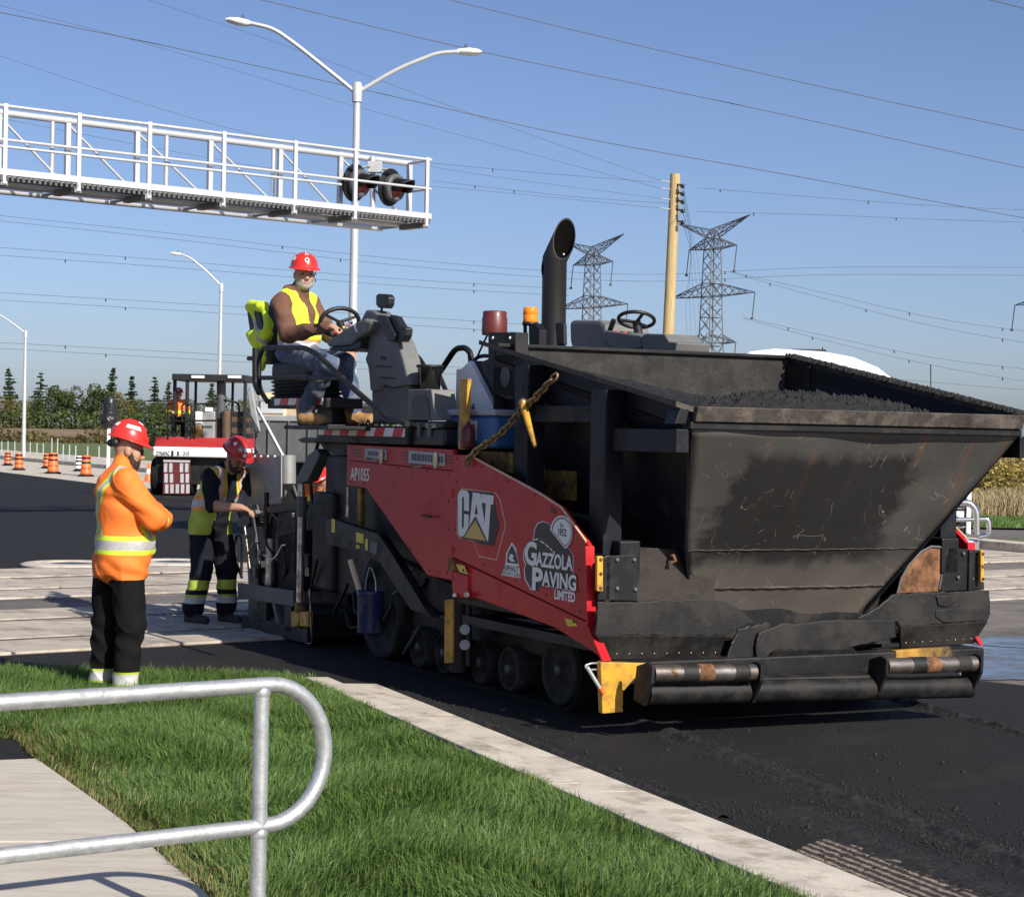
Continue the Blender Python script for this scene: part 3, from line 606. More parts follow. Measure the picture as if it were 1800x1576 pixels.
gr = fprism('end_gate', [(1668, 961), (1690, 964), (1726, 967), (1731, 1036), (1655, 1040), (1662, 985)], .02, .03, 'black_paint')
for x, y in ((1694, 973), (1684, 1015), (1709, 1017), (1722, 972)): MB().ball(su(x, y, .012), (.014, .012, .014), 10).build('bolt', 'truck_gray', gr)
for x0, x1, y0, y1 in ((1050, 1060.5, 977, 1039), (1724.5, 1730, 967, 1023)):
    o = fprism('wear_strip', [(x0, y0), (x1, y0), (x1, y1), (x0, y1)], -.03, .03, 'yellow_paint')
    for k in range(3): MB().ball(su((x0 + x1) / 2 + 1, y0 + 6 + k * (y1 - y0 - 12) / 2, -.032), .011, 8).build('bolt', 'rust', o)
cs = fprism('wing_cover', [(1577, 1043), (1584, 1016), (1598, 992), (1618, 970), (1637, 960), (1652, 961), (1661, 968), (1660, 990), (1651, 1040)], .04, .02, 'rust')
MB().tube([su(x, y, .035) for x, y in ((1577, 1043), (1584, 1016), (1598, 992), (1618, 970), (1637, 960), (1652, 961), (1661, 968), (1660, 990), (1651, 1036))], .008, 6).build('rim', 'truck_gray', cs)
# bumper beam, end plates and rollers
MB().box((.07, -.14, .30), (W - .07, .1, .43)).build('bumper', 'black_paint', pv, bevel=.01)
fprism('bumper_end', [(1056, 1163), (1140, 1165), (1118, 1190), (1096, 1215), (1095, 1251), (1059, 1254)], -.15, .05, 'yellow_paint')
fprism('bumper_end', [(1575, 1143), (1672, 1136), (1676, 1160), (1575, 1166)], -.15, .05, 'yellow_dirty')
MB().tube([su(1135, 1217, -.33), su(1705, 1206, -.33)], .070, 20).build('push_beam', 'black_paint', pv)
cb = fprism('push_plate', [(1318, 1190), (1545, 1184), (1546, 1222), (1316, 1231)], -.35, .18, 'black_paint', bevel=.03)
for (xa, ya, xb, yb) in ((1146, 1183, 1325, 1181), (1556, 1170, 1712, 1166)):
    a, b = su(xa, ya, -.42), su(xb, yb, -.42); d = (b - a).normalized(); r = .049
    o = MB().tube([a, b], r, 24).build('push_roller', 'steel_worn', pv)
    L_ = (b - a).length
    for k, f in enumerate((.27, .43, .78)): MB().tube([a + d * L_ * f, a + d * (L_ * f + .10)], r + .003, 24).build('roller_band', 'apron_rubber' if k != 1 else 'rust', o)
    for e, s_ in ((a, -1), (b, 1)):
        c = e + d * s_ * .012
        MB().prism([c + P3(0, -.055, .045), c + P3(0, .0, .065), c + P3(0, .12, .03), c + P3(0, .15, -.17), c + P3(0, .03, -.19), c + P3(0, -.05, -.05)], (s_ * .022, 0, 0)).build('roller_bracket', 'black_paint', pv, bevel=.006)
MB().tube(bend([su(1052, 1176, -.1), su(1032, 1177, -.12), su(1028, 1169, -.12), su(1040, 1165, -.12), su(1054, 1165, -.1)], .02), .006, 8).build('truck_hook_handle', 'galv', pv)
MB().cyl(su(1032, 1172, -.14), su(1057, 1213, -.16), .012).build('truck_hook', 'galv', pv); MB().cyl(su(1055, 1208, -.165), su(1061, 1219, -.165), .014).build('hook_tip', 'orange_plastic', pv)

# ---- steel box that raises the hopper
m_, t_, b_ = nmat('hopper_front')
N = t_.nodes; L = t_.links
uv = N.new('ShaderNodeUVMap'); uv.uv_map = 'UVMap'; sep = N.new('ShaderNodeSeparateXYZ'); L.new(uv.outputs[0], sep.inputs[0])
nzw = N.new('ShaderNodeTexNoise'); nzw.inputs['Scale'].default_value = 9; nzw.inputs['Detail'].default_value = 7; L.new(uv.outputs[0], nzw.inputs[0])
def mth(op, a, b=None, c=None):
    n = N.new('ShaderNodeMath'); n.operation = op
    for i, q in enumerate((a, b, c)):
        if q is None: continue
        if isinstance(q, (int, float)): n.inputs[i].default_value = q
        else: L.new(q, n.inputs[i])
    return n.outputs[0]
def mixc(f, a, b):
    n = N.new('ShaderNodeMix'); n.data_type = 'RGBA'; L.new(f, n.inputs['Factor'])
    for k, q in (('A', a), ('B', b)):
        if isinstance(q, tuple): n.inputs[k].default_value = (*q, 1)
        else: L.new(q, n.inputs[k])
    return n.outputs['Result']
wob = mth('MULTIPLY', mth('SUBTRACT', nzw.outputs['Fac'], .5), .28)
bigN = N.new('ShaderNodeTexNoise'); bigN.inputs['Scale'].default_value = 2.2; bigN.inputs['Detail'].default_value = 8; bigN.inputs['Roughness'].default_value = .65; L.new(uv.outputs[0], bigN.inputs[0])
stm = N.new('ShaderNodeMapping'); stm.inputs['Scale'].default_value = (16, 1.0, 1); stm.inputs['Rotation'].default_value = (0, 0, R(-14)); L.new(uv.outputs[0], stm.inputs[0])
stN = N.new('ShaderNodeTexNoise'); stN.inputs['Scale'].default_value = 1.4; stN.inputs['Detail'].default_value = 5; L.new(stm.outputs[0], stN.inputs[0])
c0 = mixc(mth('MULTIPLY', bigN.outputs['Fac'], 1.0), (0.042, 0.041, 0.039), (0.135, 0.128, 0.118))
mrr = N.new('ShaderNodeMapRange'); mrr.inputs['From Min'].default_value = .58; mrr.inputs['From Max'].default_value = .75; L.new(stN.outputs['Fac'], mrr.inputs[0])
upm = N.new('ShaderNodeMapRange'); upm.inputs['From Min'].default_value = .35; upm.inputs['From Max'].default_value = .75; L.new(sep.outputs['Y'], upm.inputs[0])
c1 = mixc(mth('MULTIPLY', mth('MULTIPLY', mrr.outputs[0], upm.outputs[0]), .95), c0, (0.26, 0.115, 0.045))
# pale dusty foot of the chute
ft = N.new('ShaderNodeMapRange'); ft.inputs['From Min'].default_value = .40; ft.inputs['From Max'].default_value = .26; L.new(mth('ADD', sep.outputs['Y'], mth('MULTIPLY', wob, .35)), ft.inputs[0])
c2 = mixc(mth('MULTIPLY', ft.outputs[0], .85), c1, (0.155, 0.135, 0.112))
# black repainted patch with a ragged outline
strk = mth('MULTIPLY', mth('SUBTRACT', stN.outputs['Fac'], .5), .07)
px_ = mth('SUBTRACT', mth('ABSOLUTE', mth('SUBTRACT', mth('ADD', sep.outputs['X'], wob), .44)), .27)
py_ = mth('SUBTRACT', mth('ABSOLUTE', mth('SUBTRACT', mth('ADD', sep.outputs['Y'], mth('ADD', mth('MULTIPLY', wob, .4), strk)), .615)), .26)
dd = mth('MAXIMUM', px_, py_)
pm = N.new('ShaderNodeMapRange'); pm.inputs['From Min'].default_value = .03; pm.inputs['From Max'].default_value = -.025; L.new(dd, pm.inputs[0])
c3 = mixc(mth('MULTIPLY', pm.outputs[0], .8), c2, (0.014, 0.014, 0.016))
# scratches
vo = N.new('ShaderNodeTexVoronoi'); vo.feature = 'DISTANCE_TO_EDGE'; vo.inputs['Scale'].default_value = 7; 
vm = N.new('ShaderNodeMapping'); vm.inputs['Scale'].default_value = (2.2, .8, 1); vm.inputs['Rotation'].default_value = (0, 0, R(-20)); wn = N.new('ShaderNodeTexNoise'); wn.inputs['Scale'].default_value = 5; L.new(uv.outputs[0], wn.inputs[0])
av = N.new('ShaderNodeVectorMath'); av.operation = 'MULTIPLY_ADD'; L.new(wn.outputs['Color'], av.inputs[0]); av.inputs[1].default_value = (.25, .25, 0); L.new(uv.outputs[0], av.inputs[2]); L.new(av.outputs[0], vm.inputs[0]); L.new(vm.outputs[0], vo.inputs['Vector'])
sc = mth('LESS_THAN', vo.outputs['Distance'], .006)
gate = N.new('ShaderNodeTexNoise'); gate.inputs['Scale'].default_value = 11; L.new(uv.outputs[0], gate.inputs[0])
sc = mth('MULTIPLY', sc, mth('GREATER_THAN', gate.outputs['Fac'], .56))
c4 = mixc(mth('MULTIPLY', sc, .8), c3, (0.30, 0.26, 0.21))
vm2 = N.new('ShaderNodeMapping'); vm2.inputs['Scale'].default_value = (30, 1.6, 1); vm2.inputs['Rotation'].default_value = (0, 0, R(-24)); L.new(uv.outputs[0], vm2.inputs[0])
n2_ = N.new('ShaderNodeTexNoise'); n2_.inputs['Scale'].default_value = 2.6; n2_.inputs['Detail'].default_value = 4; L.new(vm2.outputs[0], n2_.inputs[0])
g2_ = N.new('ShaderNodeMapRange'); g2_.inputs['From Min'].default_value = .66; g2_.inputs['From Max'].default_value = .72; L.new(n2_.outputs['Fac'], g2_.inputs[0])
c4 = mixc(mth('MULTIPLY', mth('MULTIPLY', g2_.outputs[0], mth('GREATER_THAN', bigN.outputs['Fac'], .47)), .55), c4, (0.24, 0.20, 0.16))
L.new(c4, b_.inputs['Base Color']); b_.inputs['Roughness'].default_value = .55; b_.inputs['Metallic'].default_value = .15
rgh = N.new('ShaderNodeMapRange'); rgh.inputs['To Min'].default_value = .45; rgh.inputs['To Max'].default_value = .75; L.new(bigN.outputs['Fac'], rgh.inputs[0]); L.new(rgh.outputs[0], b_.inputs['Roughness'])
bp = N.new('ShaderNodeBump'); bp.inputs['Strength'].default_value = .35; bp.inputs['Distance'].default_value = .01; L.new(bigN.outputs['Fac'], bp.inputs['Height']); L.new(bp.outputs[0], b_.inputs['Normal'])
mat('lip_steel', (0.050, 0.043, 0.037), 0.65, 0.2, var=0.4, scale=5, bump=0.5, bscale=30, dirt=(0.15, 0.125, 0.10), damt=0.36, dscale=7)
mat('crust', (0.030, 0.028, 0.026), 0.85, var=0.4, scale=10, bump=0.8, bscale=40, dirt=(0.02, 0.02, 0.02), damt=0.5, dscale=6)

hb = empty('hopper_box', (0, 0, 0)); hb.parent = pv
vl, vr = .24, W - .24; uf, ur = -.63, 1.85; zf, zr = 1.925, 2.345
CV = W / 2
fz = [(1.80, -.60, 1.195), (1.11, -.11, .893), (0.70, .18, .655), (0.56, .27, .58)]     # height, u, half width
def facept(z):
    for (z1, u1, h1), (z0, u0, h0) in zip(fz, fz[1:]):
        if z >= z0: t = (z - z0) / (z1 - z0); return u0 + (u1 - u0) * t, h0 + (h1 - h0) * t
    return fz[-1][1], fz[-1][2]
mb = MB(); rows = []; nz_, nx_ = 26, 40; zt, zb = 1.80, .56
rq = random.Random(2)
for i in range(nz_ + 1):
    z = zt + (zb - zt) * i / nz_; u, h = facept(z)
    for j in range(nx_ + 1):
        f = j / nx_ * 2 - 1; rows.append((CV + f * h, u + .015 * math.sin(3.1 * f + z * 4) + .006 * math.sin(9 * f - z * 7) + rq.uniform(-.001, .001), z))
mb.add(rows, [(i*(nx_+1)+j, (i+1)*(nx_+1)+j, (i+1)*(nx_+1)+j+1, i*(nx_+1)+j+1) for i in range(nz_) for j in range(nx_)], True)
fo = mb.build('front_plate', 'hopper_front', hb)
ul = fo.data.uv_layers.new(name='UVMap')
for lp in fo.data.loops:
    c = fo.data.vertices[lp.vertex_index].co; ul.data[lp.index].uv = ((c.x - (CV - 1.195)) / 2.39, (c.z - zb) / (zt - zb))
sd = fo.modifiers.new('thick', 'SOLIDIFY'); sd.thickness = .02; sd.offset = -1
for z_ in (.83, 1.075):
    u_, h_ = facept(z_); MB().tube([(CV + h_ * q, u_ - .004 + .015 * math.sin(3.1 * q + z_ * 4) + .006 * math.sin(9 * q - z_ * 7), z_ + .002 * math.sin(40 * q)) for q in [-.985 + 1.97 * i / 40 for i in range(41)]], .006 if z_ < 1 else .003, 6).build('weld_seam', 'lip_steel', hb)
# sloping left and right chute walls
for s_ in (-1, 1):
    q = [P3(CV + s_ * 1.195, -.60, 1.80), P3(CV + s_ * 1.195, ur, 2.25), P3(CV + s_ * .75, ur, .60), P3(CV + s_ * .60, .25, .56), P3(CV + s_ * .893, -.11, 1.11)]
    mb = MB(); mb.add(q, [[0, 1, 2, 3, 4] if s_ > 0 else [4, 3, 2, 1, 0]]); o = mb.build('side_plate', 'navy_steel', hb)
    o.modifiers.new('thick', 'SOLIDIFY').thickness = .015
# upright rear plate
MB().prism([P3(vl, ur, .9), P3(vr, ur, .9), P3(vr, ur, zr - .01), P3(vl, ur, zr - .01)], (0, .025, 0)).build('rear_plate', 'crust', hb)
# front lip and the beam below it
MB().hexa([P3(vl, uf - .02, 1.838), P3(vr, uf - .02, 1.838), P3(vr, uf + .03, 1.838), P3(vl, uf + .03, 1.838), P3(vl, uf - .045, zf), P3(vr, uf - .045, zf), P3(vr, uf + .05, zf), P3(vl, uf + .05, zf)]).build('front_lip', 'lip_steel', hb, bevel=.006)
MB().box((vl - .02, uf + .0, 1.795), (vr + .01, uf + .08, 1.836)).build('front_beam', 'black_paint', hb, bevel=.005)
# side rims: broad tilted flanges from rear to front
for s_ in (-1, 1):
    vs0 = vl if s_ < 0 else vr
    a, b = P3(vs0, ur + .02, zr), P3(vs0, uf, zf - .004)
    out = P3(s_ * (.12 if s_ < 0 else .05), 0, .03)
    MB().hexa([a - P3(0, 0, .03), b - P3(0, 0, .03), b - P3(0, 0, .03) + out, a - P3(0, 0, .03) + out, a, b, b + out, a + out] if s_ > 0 else [a - P3(0, 0, .03) + out, b - P3(0, 0, .03) + out, b - P3(0, 0, .03), a - P3(0, 0, .03), a + out, b + out, b, a]).build('side_rim', 'lip_steel', hb)
    # upper side wall under the rim
    MB().prism([a - P3(0, 0, .03), b - P3(0, 0, .03), P3(vs0, uf + .02, 1.80), P3(vs0, ur, 2.02)], (-s_ * .012, 0, 0)).build('side_wall', 'navy_steel', hb)
MB().box((vl, ur - .03, zr - .012), (vr, ur + .045, zr + .012)).build('rear_rim', 'black_paint', hb, bevel=.004)
# posts and rails of the supporting frame, near and far
def zrim(u): return zr + (zf - zr) * (ur - u) / (ur - uf)
for s_ in (-1, 1):
    def V(v): return v if s_ < 0 else W - v
    for px0, px1, yb, vv in ((907, 941, 860, .10), (1040, 1079, 965, .10)):
        u0 = sv((px0 + px1) / 2 - 9, 760, vv).y; zb_ = sv(px0, yb, vv).z
        MB().box((V(vv), u0 - .09, zb_ - .3), (V(vv + .13), u0 + .09, zrim(u0) - .045)).build('post', 'navy_steel', hb, bevel=.008)
    ua, ub, uc = sv(915, 760, .12).y, sv(1051, 760, .12).y, uf + .02
    MB().box((V(.13), ub, sv(990, 742, .13).z), (V(.225), ua, sv(990, 712, .13).z)).build('side_beam', 'navy_steel', hb, bevel=.006)
    MB().box((V(.14), uc, 1.66), (V(.225), ub, 1.795)).build('side_beam', 'navy_steel', hb, bevel=.006)
    MB().tube([P3(V(.2), ua, 1.28), P3(V(.2), ub, 1.22)], .03, 10).build('cross_pipe', 'black_paint', hb)
    gz = [sv(x, y, .24) for x, y in ((905, 622), (878, 622), (842, 637), (868, 690), (890, 702), (905, 702))]
    MB().prism([P3(V(p.x), p.y, p.z) for p in gz], (.03 if s_ < 0 else -.03, 0, 0)).build('rear_gusset', 'black_paint', hb, bevel=.006)
    gh = sv(888, 662, .235)
    MB().cyl(P3(V(gh.x), gh.y, gh.z), P3(V(.26), gh.y, gh.z), .07, n=24).build('gusset_hole', 'decal_black', hb)
    MB().box((V(.16), .02, .9), (V(.30), .2, 1.13)).build('corner_bracket', 'black_paint', hb, bevel=.01)
MB().box((.36, sv(1000, 770, .36).y - .05, 1.33), (.40, sv(1000, 770, .36).y + .35, 1.52)).build('yellow_plate', 'yellow_dirty', hb, bevel=.004)
MB().prism([su(1196, 718, uf - .0), su(1212, 718, uf - .0), su(1206, 745, uf), su(1186, 745, uf)], (0, .12, 0)).build('corner_lug', 'black_paint', hb, bevel=.004)
# asphalt in the box
ah = MB(); n1, n2 = 70, 46
rr = random.Random(9); from_n = __import__('mathutils').noise
pts = []
for i in range(n1 + 1):
    u = uf + .03 + (ur - .05 - uf) * i / n1
    for j in range(n2 + 1):
        f = j / n2; v = vl + .02 + (vr - vl - .04) * f
        t = i / n1; lump = math.exp(-((t - .12) / .11) ** 2) * math.exp(-(abs(f - .48) / .36) ** 3)
        base = 1.845 + .11 * t - .03 * (2 * f - 1) ** 2 + .15 * lump + (.30 * t + .03) * max(0, 1 - f / .5) ** .8 + .10 * t * max(0, 1 - abs(f - .45) / .45)
        q = Vector((v * 14, u * 14, 3)); base += .020 * from_n.noise(q) + .016 * from_n.noise(q * 2.3) + .012 * from_n.noise(q * 5)
        base = min(max(base, 1.832), zrim(u) - .012 if lump < .25 else 2.1)
        pts.append((v, u, base))
ah.add(pts, [(i*(n2+1)+j, i*(n2+1)+j+1, (i+1)*(n2+1)+j+1, (i+1)*(n2+1)+j) for i in range(n1) for j in range(n2)], False)
for k in range(900):
    i = rr.randrange(n1 // 3); j = rr.randrange(6, n2); p = pts[i*(n2+1)+j]; s_ = rr.uniform(.008, .022); a = rr.uniform(0, 6)
    ah.add([(p[0] + s_*math.cos(a+q), p[1] + s_*math.sin(a+q), p[2] - .004 + s_*rr.uniform(-.2, .2)) for q in (0, 1.57, 3.14, 4.71)] + [(p[0], p[1], p[2] + s_ * rr.uniform(.7, 1.2))], [(0, 1, 4), (1, 2, 4), (2, 3, 4), (3, 0, 4)])
for k in range(700):      # crust of crumbs along the far rim
    t = rr.random(); u = uf + t * (ur - uf); s_ = rr.uniform(.010, .026); v = vr + .01 + rr.uniform(-.05, .04); z = zrim(u) + .015; a = rr.uniform(0, 6)
    ah.add([(v + s_*math.cos(a+q), u + s_*math.sin(a+q), z - .01) for q in (0, 1.57, 3.14, 4.71)] + [(v, u, z + s_ * rr.uniform(.5, 1.1))], [(0, 1, 4), (1, 2, 4), (2, 3, 4), (3, 0, 4)])
ao = ah.build('asphalt_heap', 'asphalt_lump'); ao.location = PO; ao.rotation_euler = (0, 0, PA)
tag(ao, 'black hot asphalt mix heaped inside the paver hopper box', 'asphalt', kind='stuff')

# ================================================================== paver: operator stations, deck, screed
# deck with hazard tape
ua, ub = sv(716, 757, -.02).y, sv(556, 757, -.02).y; zd = sv(640, 748, -.02).z
MB().box((-.02, ua, zd - .13), (W + .02, ub, zd)).build('deck', 'black_paint', pv, bevel=.01)
def tape(p0, p1, h0, h1, v, n, parent=pv, slant=.6):
    a = sv(*p0, v); b = sv(*p1, v); zl0, zl1 = sv(p0[0], h1, v).z, sv(p0[0], h0, v).z
    base = MB().prism([P3(v, a.y, zl0), P3(v, b.y, zl0), P3(v, b.y, zl1), P3(v, a.y, zl1)], (.003, 0, 0)).build('hazard_tape', 'hazard_white', parent)
    L_ = b.y - a.y; h = zl1 - zl0
    for k in range(n):
        y0 = a.y + L_ * (k + .35) / n; y1 = a.y + L_ * (k + .85) / n; s_ = (1 if L_ > 0 else -1) * h * slant
        MB().prism([P3(v - .001, y0 - 0, zl0), P3(v - .001, y1, zl0), P3(v - .001, y1 + s_, zl1), P3(v - .001, y0 + s_, zl1)], (-.001, 0, 0)).build('stripe', 'hazard_red', base)
tape((559, 757), (711, 757), 750, 764, -.025, 5)
# sliding seat platform that hangs out on the near side
sp = MB().box((-0.18, sv(574, 705, -0.18).y, sv(520, 713, -0.18).z - .02), (.12, sv(470, 705, -0.18).y, sv(520, 700, -0.18).z)).build('seat_platform', 'black_paint', pv, bevel=.01)
tape((482, 706), (567, 706), 700.5, 712, -0.185, 3, pv)
MB().box((-.36, sv(590, 745, -.3).y, sv(560, 748, -.3).z - .03), (.10, sv(512, 745, -.3).y, sv(560, 748, -.3).z)).build('foot_plate', 'black_paint', pv, bevel=.006)
MB().box((.0, sv(606, 740, .1).y, sv(590, 746, .1).z), (.35, sv(576, 740, .1).y, sv(590, 708, .1).z)).build('seat_pedestal', 'black_paint', pv, bevel=.02)
# suspension bellows
for k in range(5):
    y0 = 667 + k * 7; a = sv(474 + (k % 2) * 2, y0, -0.11); b = sv(548, y0 + 1, -0.11); c = sv(530, y0 + 7, -0.11)
    mb = MB(); zc, zl = a.z, c.z; w0, w1 = .0, .035
    mb.hexa([P3(-0.11 + w1, b.y + w1, zl), P3(0.16 - w1, b.y + w1, zl), P3(0.16 - w1, a.y - w1, zl), P3(-0.11 + w1, a.y - w1, zl), P3(-0.11, b.y, (zc + zl) / 2), P3(0.16, b.y, (zc + zl) / 2), P3(0.16, a.y, (zc + zl) / 2), P3(-0.11, a.y, (zc + zl) / 2)])
    mb.hexa([P3(-0.11, b.y, (zc + zl) / 2), P3(0.16, b.y, (zc + zl) / 2), P3(0.16, a.y, (zc + zl) / 2), P3(-0.11, a.y, (zc + zl) / 2), P3(-0.11 + w1, b.y + w1, zc), P3(0.16 - w1, b.y + w1, zc), P3(0.16 - w1, a.y - w1, zc), P3(-0.11 + w1, a.y - w1, zc)])
    mb.build('bellows', 'seat_vinyl', pv, bevel=.004)
a, b = sv(476, 640, -0.14), sv(540, 640, -0.14)
MB().box((-0.14, b.y, sv(530, 665, -0.14).z), (0.22, a.y, sv(530, 634, -0.14).z)).build('seat_cushion', 'seat_vinyl', pv, bevel=.04, seg=4)
sb = MB().prism([sv(x, y, -0.12) for x, y in ((452, 640), (474, 640), (466, 590), (455, 536), (437, 534), (432, 545), (437, 580))], (.30, 0, 0)).build('seat_back', 'seat_vinyl', pv, bevel=.03, seg=3)
# black tubular guard rail round the seat
stube('guard_rail', [(470, 706), (455, 682), (455, 630), (462, 611), (536, 611), (560, 624), (601, 665), (679, 733), (716, 745)], -0.36, .020, 'black_paint', rb=.09)
stube('guard_rail', [(457, 664), (604, 664)], -0.36, .018, 'black_paint')
stube('guard_rail', [(449, 612), (449, 676), (456, 690)], -0.33, .026, 'black_paint')
MB().cyl(sv(437, 630, -0.33), sv(450, 630, -0.33), .018).build('rail_knob', 'black_plastic', pv)
# near control console on its curved column
colm = [(643, 544), (655, 546), (668, 556), (690, 585), (699, 602), (708, 630), (719, 676), (690, 682), (672, 676), (668, 687), (650, 687), (648, 660), (646, 645), (641, 631), (645, 620), (636, 613), (622, 612), (628, 590), (634, 562)]
co = sprism('console_column', colm, 0.02, .14, 'gray_plastic', bevel=.015)
for (xa, ya, xb, yb) in ((662, 642, 688, 645), (668, 662, 692, 665)): decal('rib', [(xa, ya), (xb, ya + 1), (xb + 2, yb + 1), (xa + 1, yb)], 0.018, 'black_plastic', co, .003)
for (x, y) in ((641, 590), (668, 625)): decal('grip_recess', [(x, y), (x + 9, y + 2), (x + 10, y + 8), (x + 3, y + 7)], 0.018, 'black_plastic', co, .003)
MB().cyl(sv(668, 678, 0.015), sv(668, 678, 0.04), .012).build('bolt', 'truck_gray', co)
sprism('console_head', [(573, 600), (604, 579), (628, 564), (640, 560), (652, 566), (646, 584), (628, 594), (616, 606), (576, 610)], -0.06, .26, 'gray_plastic', bevel=.02)
sprism('console_tray', [(576, 611), (617, 607), (634, 598), (632, 612), (612, 618), (580, 616)], -0.05, .22, 'black_plastic', bevel=.01)
decal('console_trim', [(621, 571), (624, 570), (629, 582), (626, 584)], -0.062, 'decal_white', co, .002)
for k in range(5): MB().ball(sv(590 + 7 * k, 586 - 4 * k, -.2 + .06 * (k % 3)) + P3(0, 0, .01), .012, 8).build('switch', ('hazard_red', 'black_plastic', 'yellow_label')[k % 3], co)
wc = sv(597, 566, 0.1)
ring = [wc + P3(.16 * math.cos(t), -.045 * math.sin(t) , .105 * math.sin(t)) for t in [2 * math.pi * k / 28 for k in range(28)]]
sw_ = MB().tube(ring, .017, 10, closed=True).build('steering_wheel', 'black_plastic', pv)
for k in range(3): a_ = 2.1 * k + .5; MB().tube([wc, wc + P3(.155 * math.cos(a_), -.045 * math.sin(a_), .105 * math.sin(a_))], .012, 8).build('spoke', 'black_plastic', sw_)
MB().tube([wc, wc + P3(.02, -.10, -.14)], .03, 10).build('steering_post', 'black_plastic', pv)
mr = sprism('mirror', [(660, 519), (664, 516), (678, 517), (682, 522), (681, 536), (677, 542), (664, 541), (660, 536)], 0.07, .06, 'black_plastic', bevel=.012)
MB().tube([sv(671, 541, .1), sv(671, 558, .1)], .01, 8).build('stalk', 'black_plastic', mr)
d_ = sprism('display', [(662, 553), (676, 556), (692, 588), (690, 600), (682, 600), (662, 560)], -0.03, .06, 'black_plastic', bevel=.01)
sprism('display', [(684, 553), (694, 556), (703, 572), (713, 576), (712, 590), (706, 601), (697, 600)], .0, .06, 'black_plastic', bevel=.01)
sprism('console_base', [(653, 687), (669, 686), (672, 676), (690, 682), (718, 676), (722, 745), (655, 745)], 0.04, .14, 'truck_gray', bevel=.01)
sprism('console_box', [(716, 684), (758, 684), (762, 715), (774, 738), (716, 738)], 0.02, .18, 'gray_plastic', bevel=.008)
decal('box_opening', [(724, 735), (724, 705), (728, 697), (740, 693), (750, 697), (754, 706), (756, 735)], 0.018, 'decal_black', pv, .003)
for k in range(4): MB().tube([sv(630 + 12 * k, 748, -.1 + .05 * k), sv(636 + 11 * k, 738, -.08 + .05 * k), sv(640 + 12 * k, 747, -.05)], .008, 6).build('hose', 'black_plastic', pv)
# grab rails in the middle
stube('grab_rail', [(697, 619), (723, 619), (737, 630), (757, 665), (790, 727)], .6, .022, 'black_paint')
stube('grab_rail', [(762, 671), (801, 612), (818, 611), (827, 620), (828, 636)], .45, .022, 'black_paint')
stube('grab_rail', [(771, 656), (797, 718)], .45, .018, 'black_paint'); stube('grab_rail', [(762, 671), (776, 700), (790, 727)], .45, .018, 'black_paint')
MB().prism([sv(x, y, .45) for x, y in ((776, 694), (785, 690), (798, 718), (790, 727), (780, 710))], (.02, 0, 0)).build('rail_gusset', 'black_paint', pv)
# pale hood panel with its number, yellow post
hp = sprism('hood_panel', [(802, 649), (811, 648), (825, 634), (869, 718), (869, 730), (800, 730)], .30, .04, 'decal_white', bevel=.004)
sprism('hood', [(812, 648), (826, 634), (842, 634), (905, 700), (905, 735), (871, 735), (871, 718)], .34, 1.6, 'navy_steel', bevel=.01)
fit_text('lettering', '26', (821, 709), (835, 724), .295, 'decal_black', hp, bold=.02)
sprism('marker_post', [(808, 665), (822, 665.5), (817, 790), (805, 789.5)], .04, .03, 'yellow_paint', bevel=.004)
# air cleaner, beacon, exhaust stack on the rear of the hopper box
vv = .42; c0, c1 = sv(869, 589, vv), sv(869, 547, vv); r = .085
ac = MB().lathe([(r, 0), (r * 1.04, .02), (r * 1.04, c1.z - c0.z - .05), (r * .98, c1.z - c0.z - .04), (r * .98, c1.z - c0.z - .008), (r * .9, c1.z - c0.z), (0, c1.z - c0.z)], c=c0, n=28).build('air_precleaner', 'maroon', pv)
sprism('cleaner_bracket', [(858, 584), (906, 584), (906, 640), (858, 640)], .34, .10, 'black_paint', bevel=.004)
for x in (867, 897): MB().ball(sv(x, 594, .335), .012, 8).build('bolt', 'decal_white', pv)
MB().tube([sv(856, 590, .4), sv(843, 618, .4), sv(836, 634, .4)], .008, 6).build('cable', 'black_plastic', pv)
MB().tube(bend([sv(829, 640, .42), sv(838, 628, .42), sv(850, 625, .42), sv(862, 626, .42)], .05), .014, 8).build('hose', 'black_plastic', pv)
vv = .75; b0, b1 = sv(932, 567, vv), sv(932, 540, vv); r = .052; h = b1.z - b0.z
be = MB().lathe([(r * .95, 0), (r, .01), (r, h * .46), (r * .96, h * .5), (r, h * .54), (r, h - .02), (r * .9, h), (0, h)], c=b0, n=24).build('beacon', 'amber', pv)
MB().lathe([(0, -.02), (r * 1.08, -.02), (r * 1.08, .004), (0, .004)], c=b0, n=24).build('beacon_base', 'black_plastic', be)
sprism('beacon_bracket', [(929, 569), (940, 568), (948, 580), (947, 625), (930, 625)], vv - .03, .06, 'navy_steel', bevel=.004)
MB().tube([sv(923, 570, vv), sv(924, 625, vv)], .014, 8).build('beacon_post', 'black_paint', pv)
vv = 1.15; e0, e1 = sv(972, 640, vv), sv(975, 456, vv); r = .09
top = sv(990, 405, vv) - sv(975, 456, vv)
ring_n = 28
ex = MB(); d0 = (e1 - e0).normalized(); d1 = (Vector((.10, -.26, .46))).normalized()
ex.tube([e0, e1 - d0 * .02], r, ring_n, caps=False)
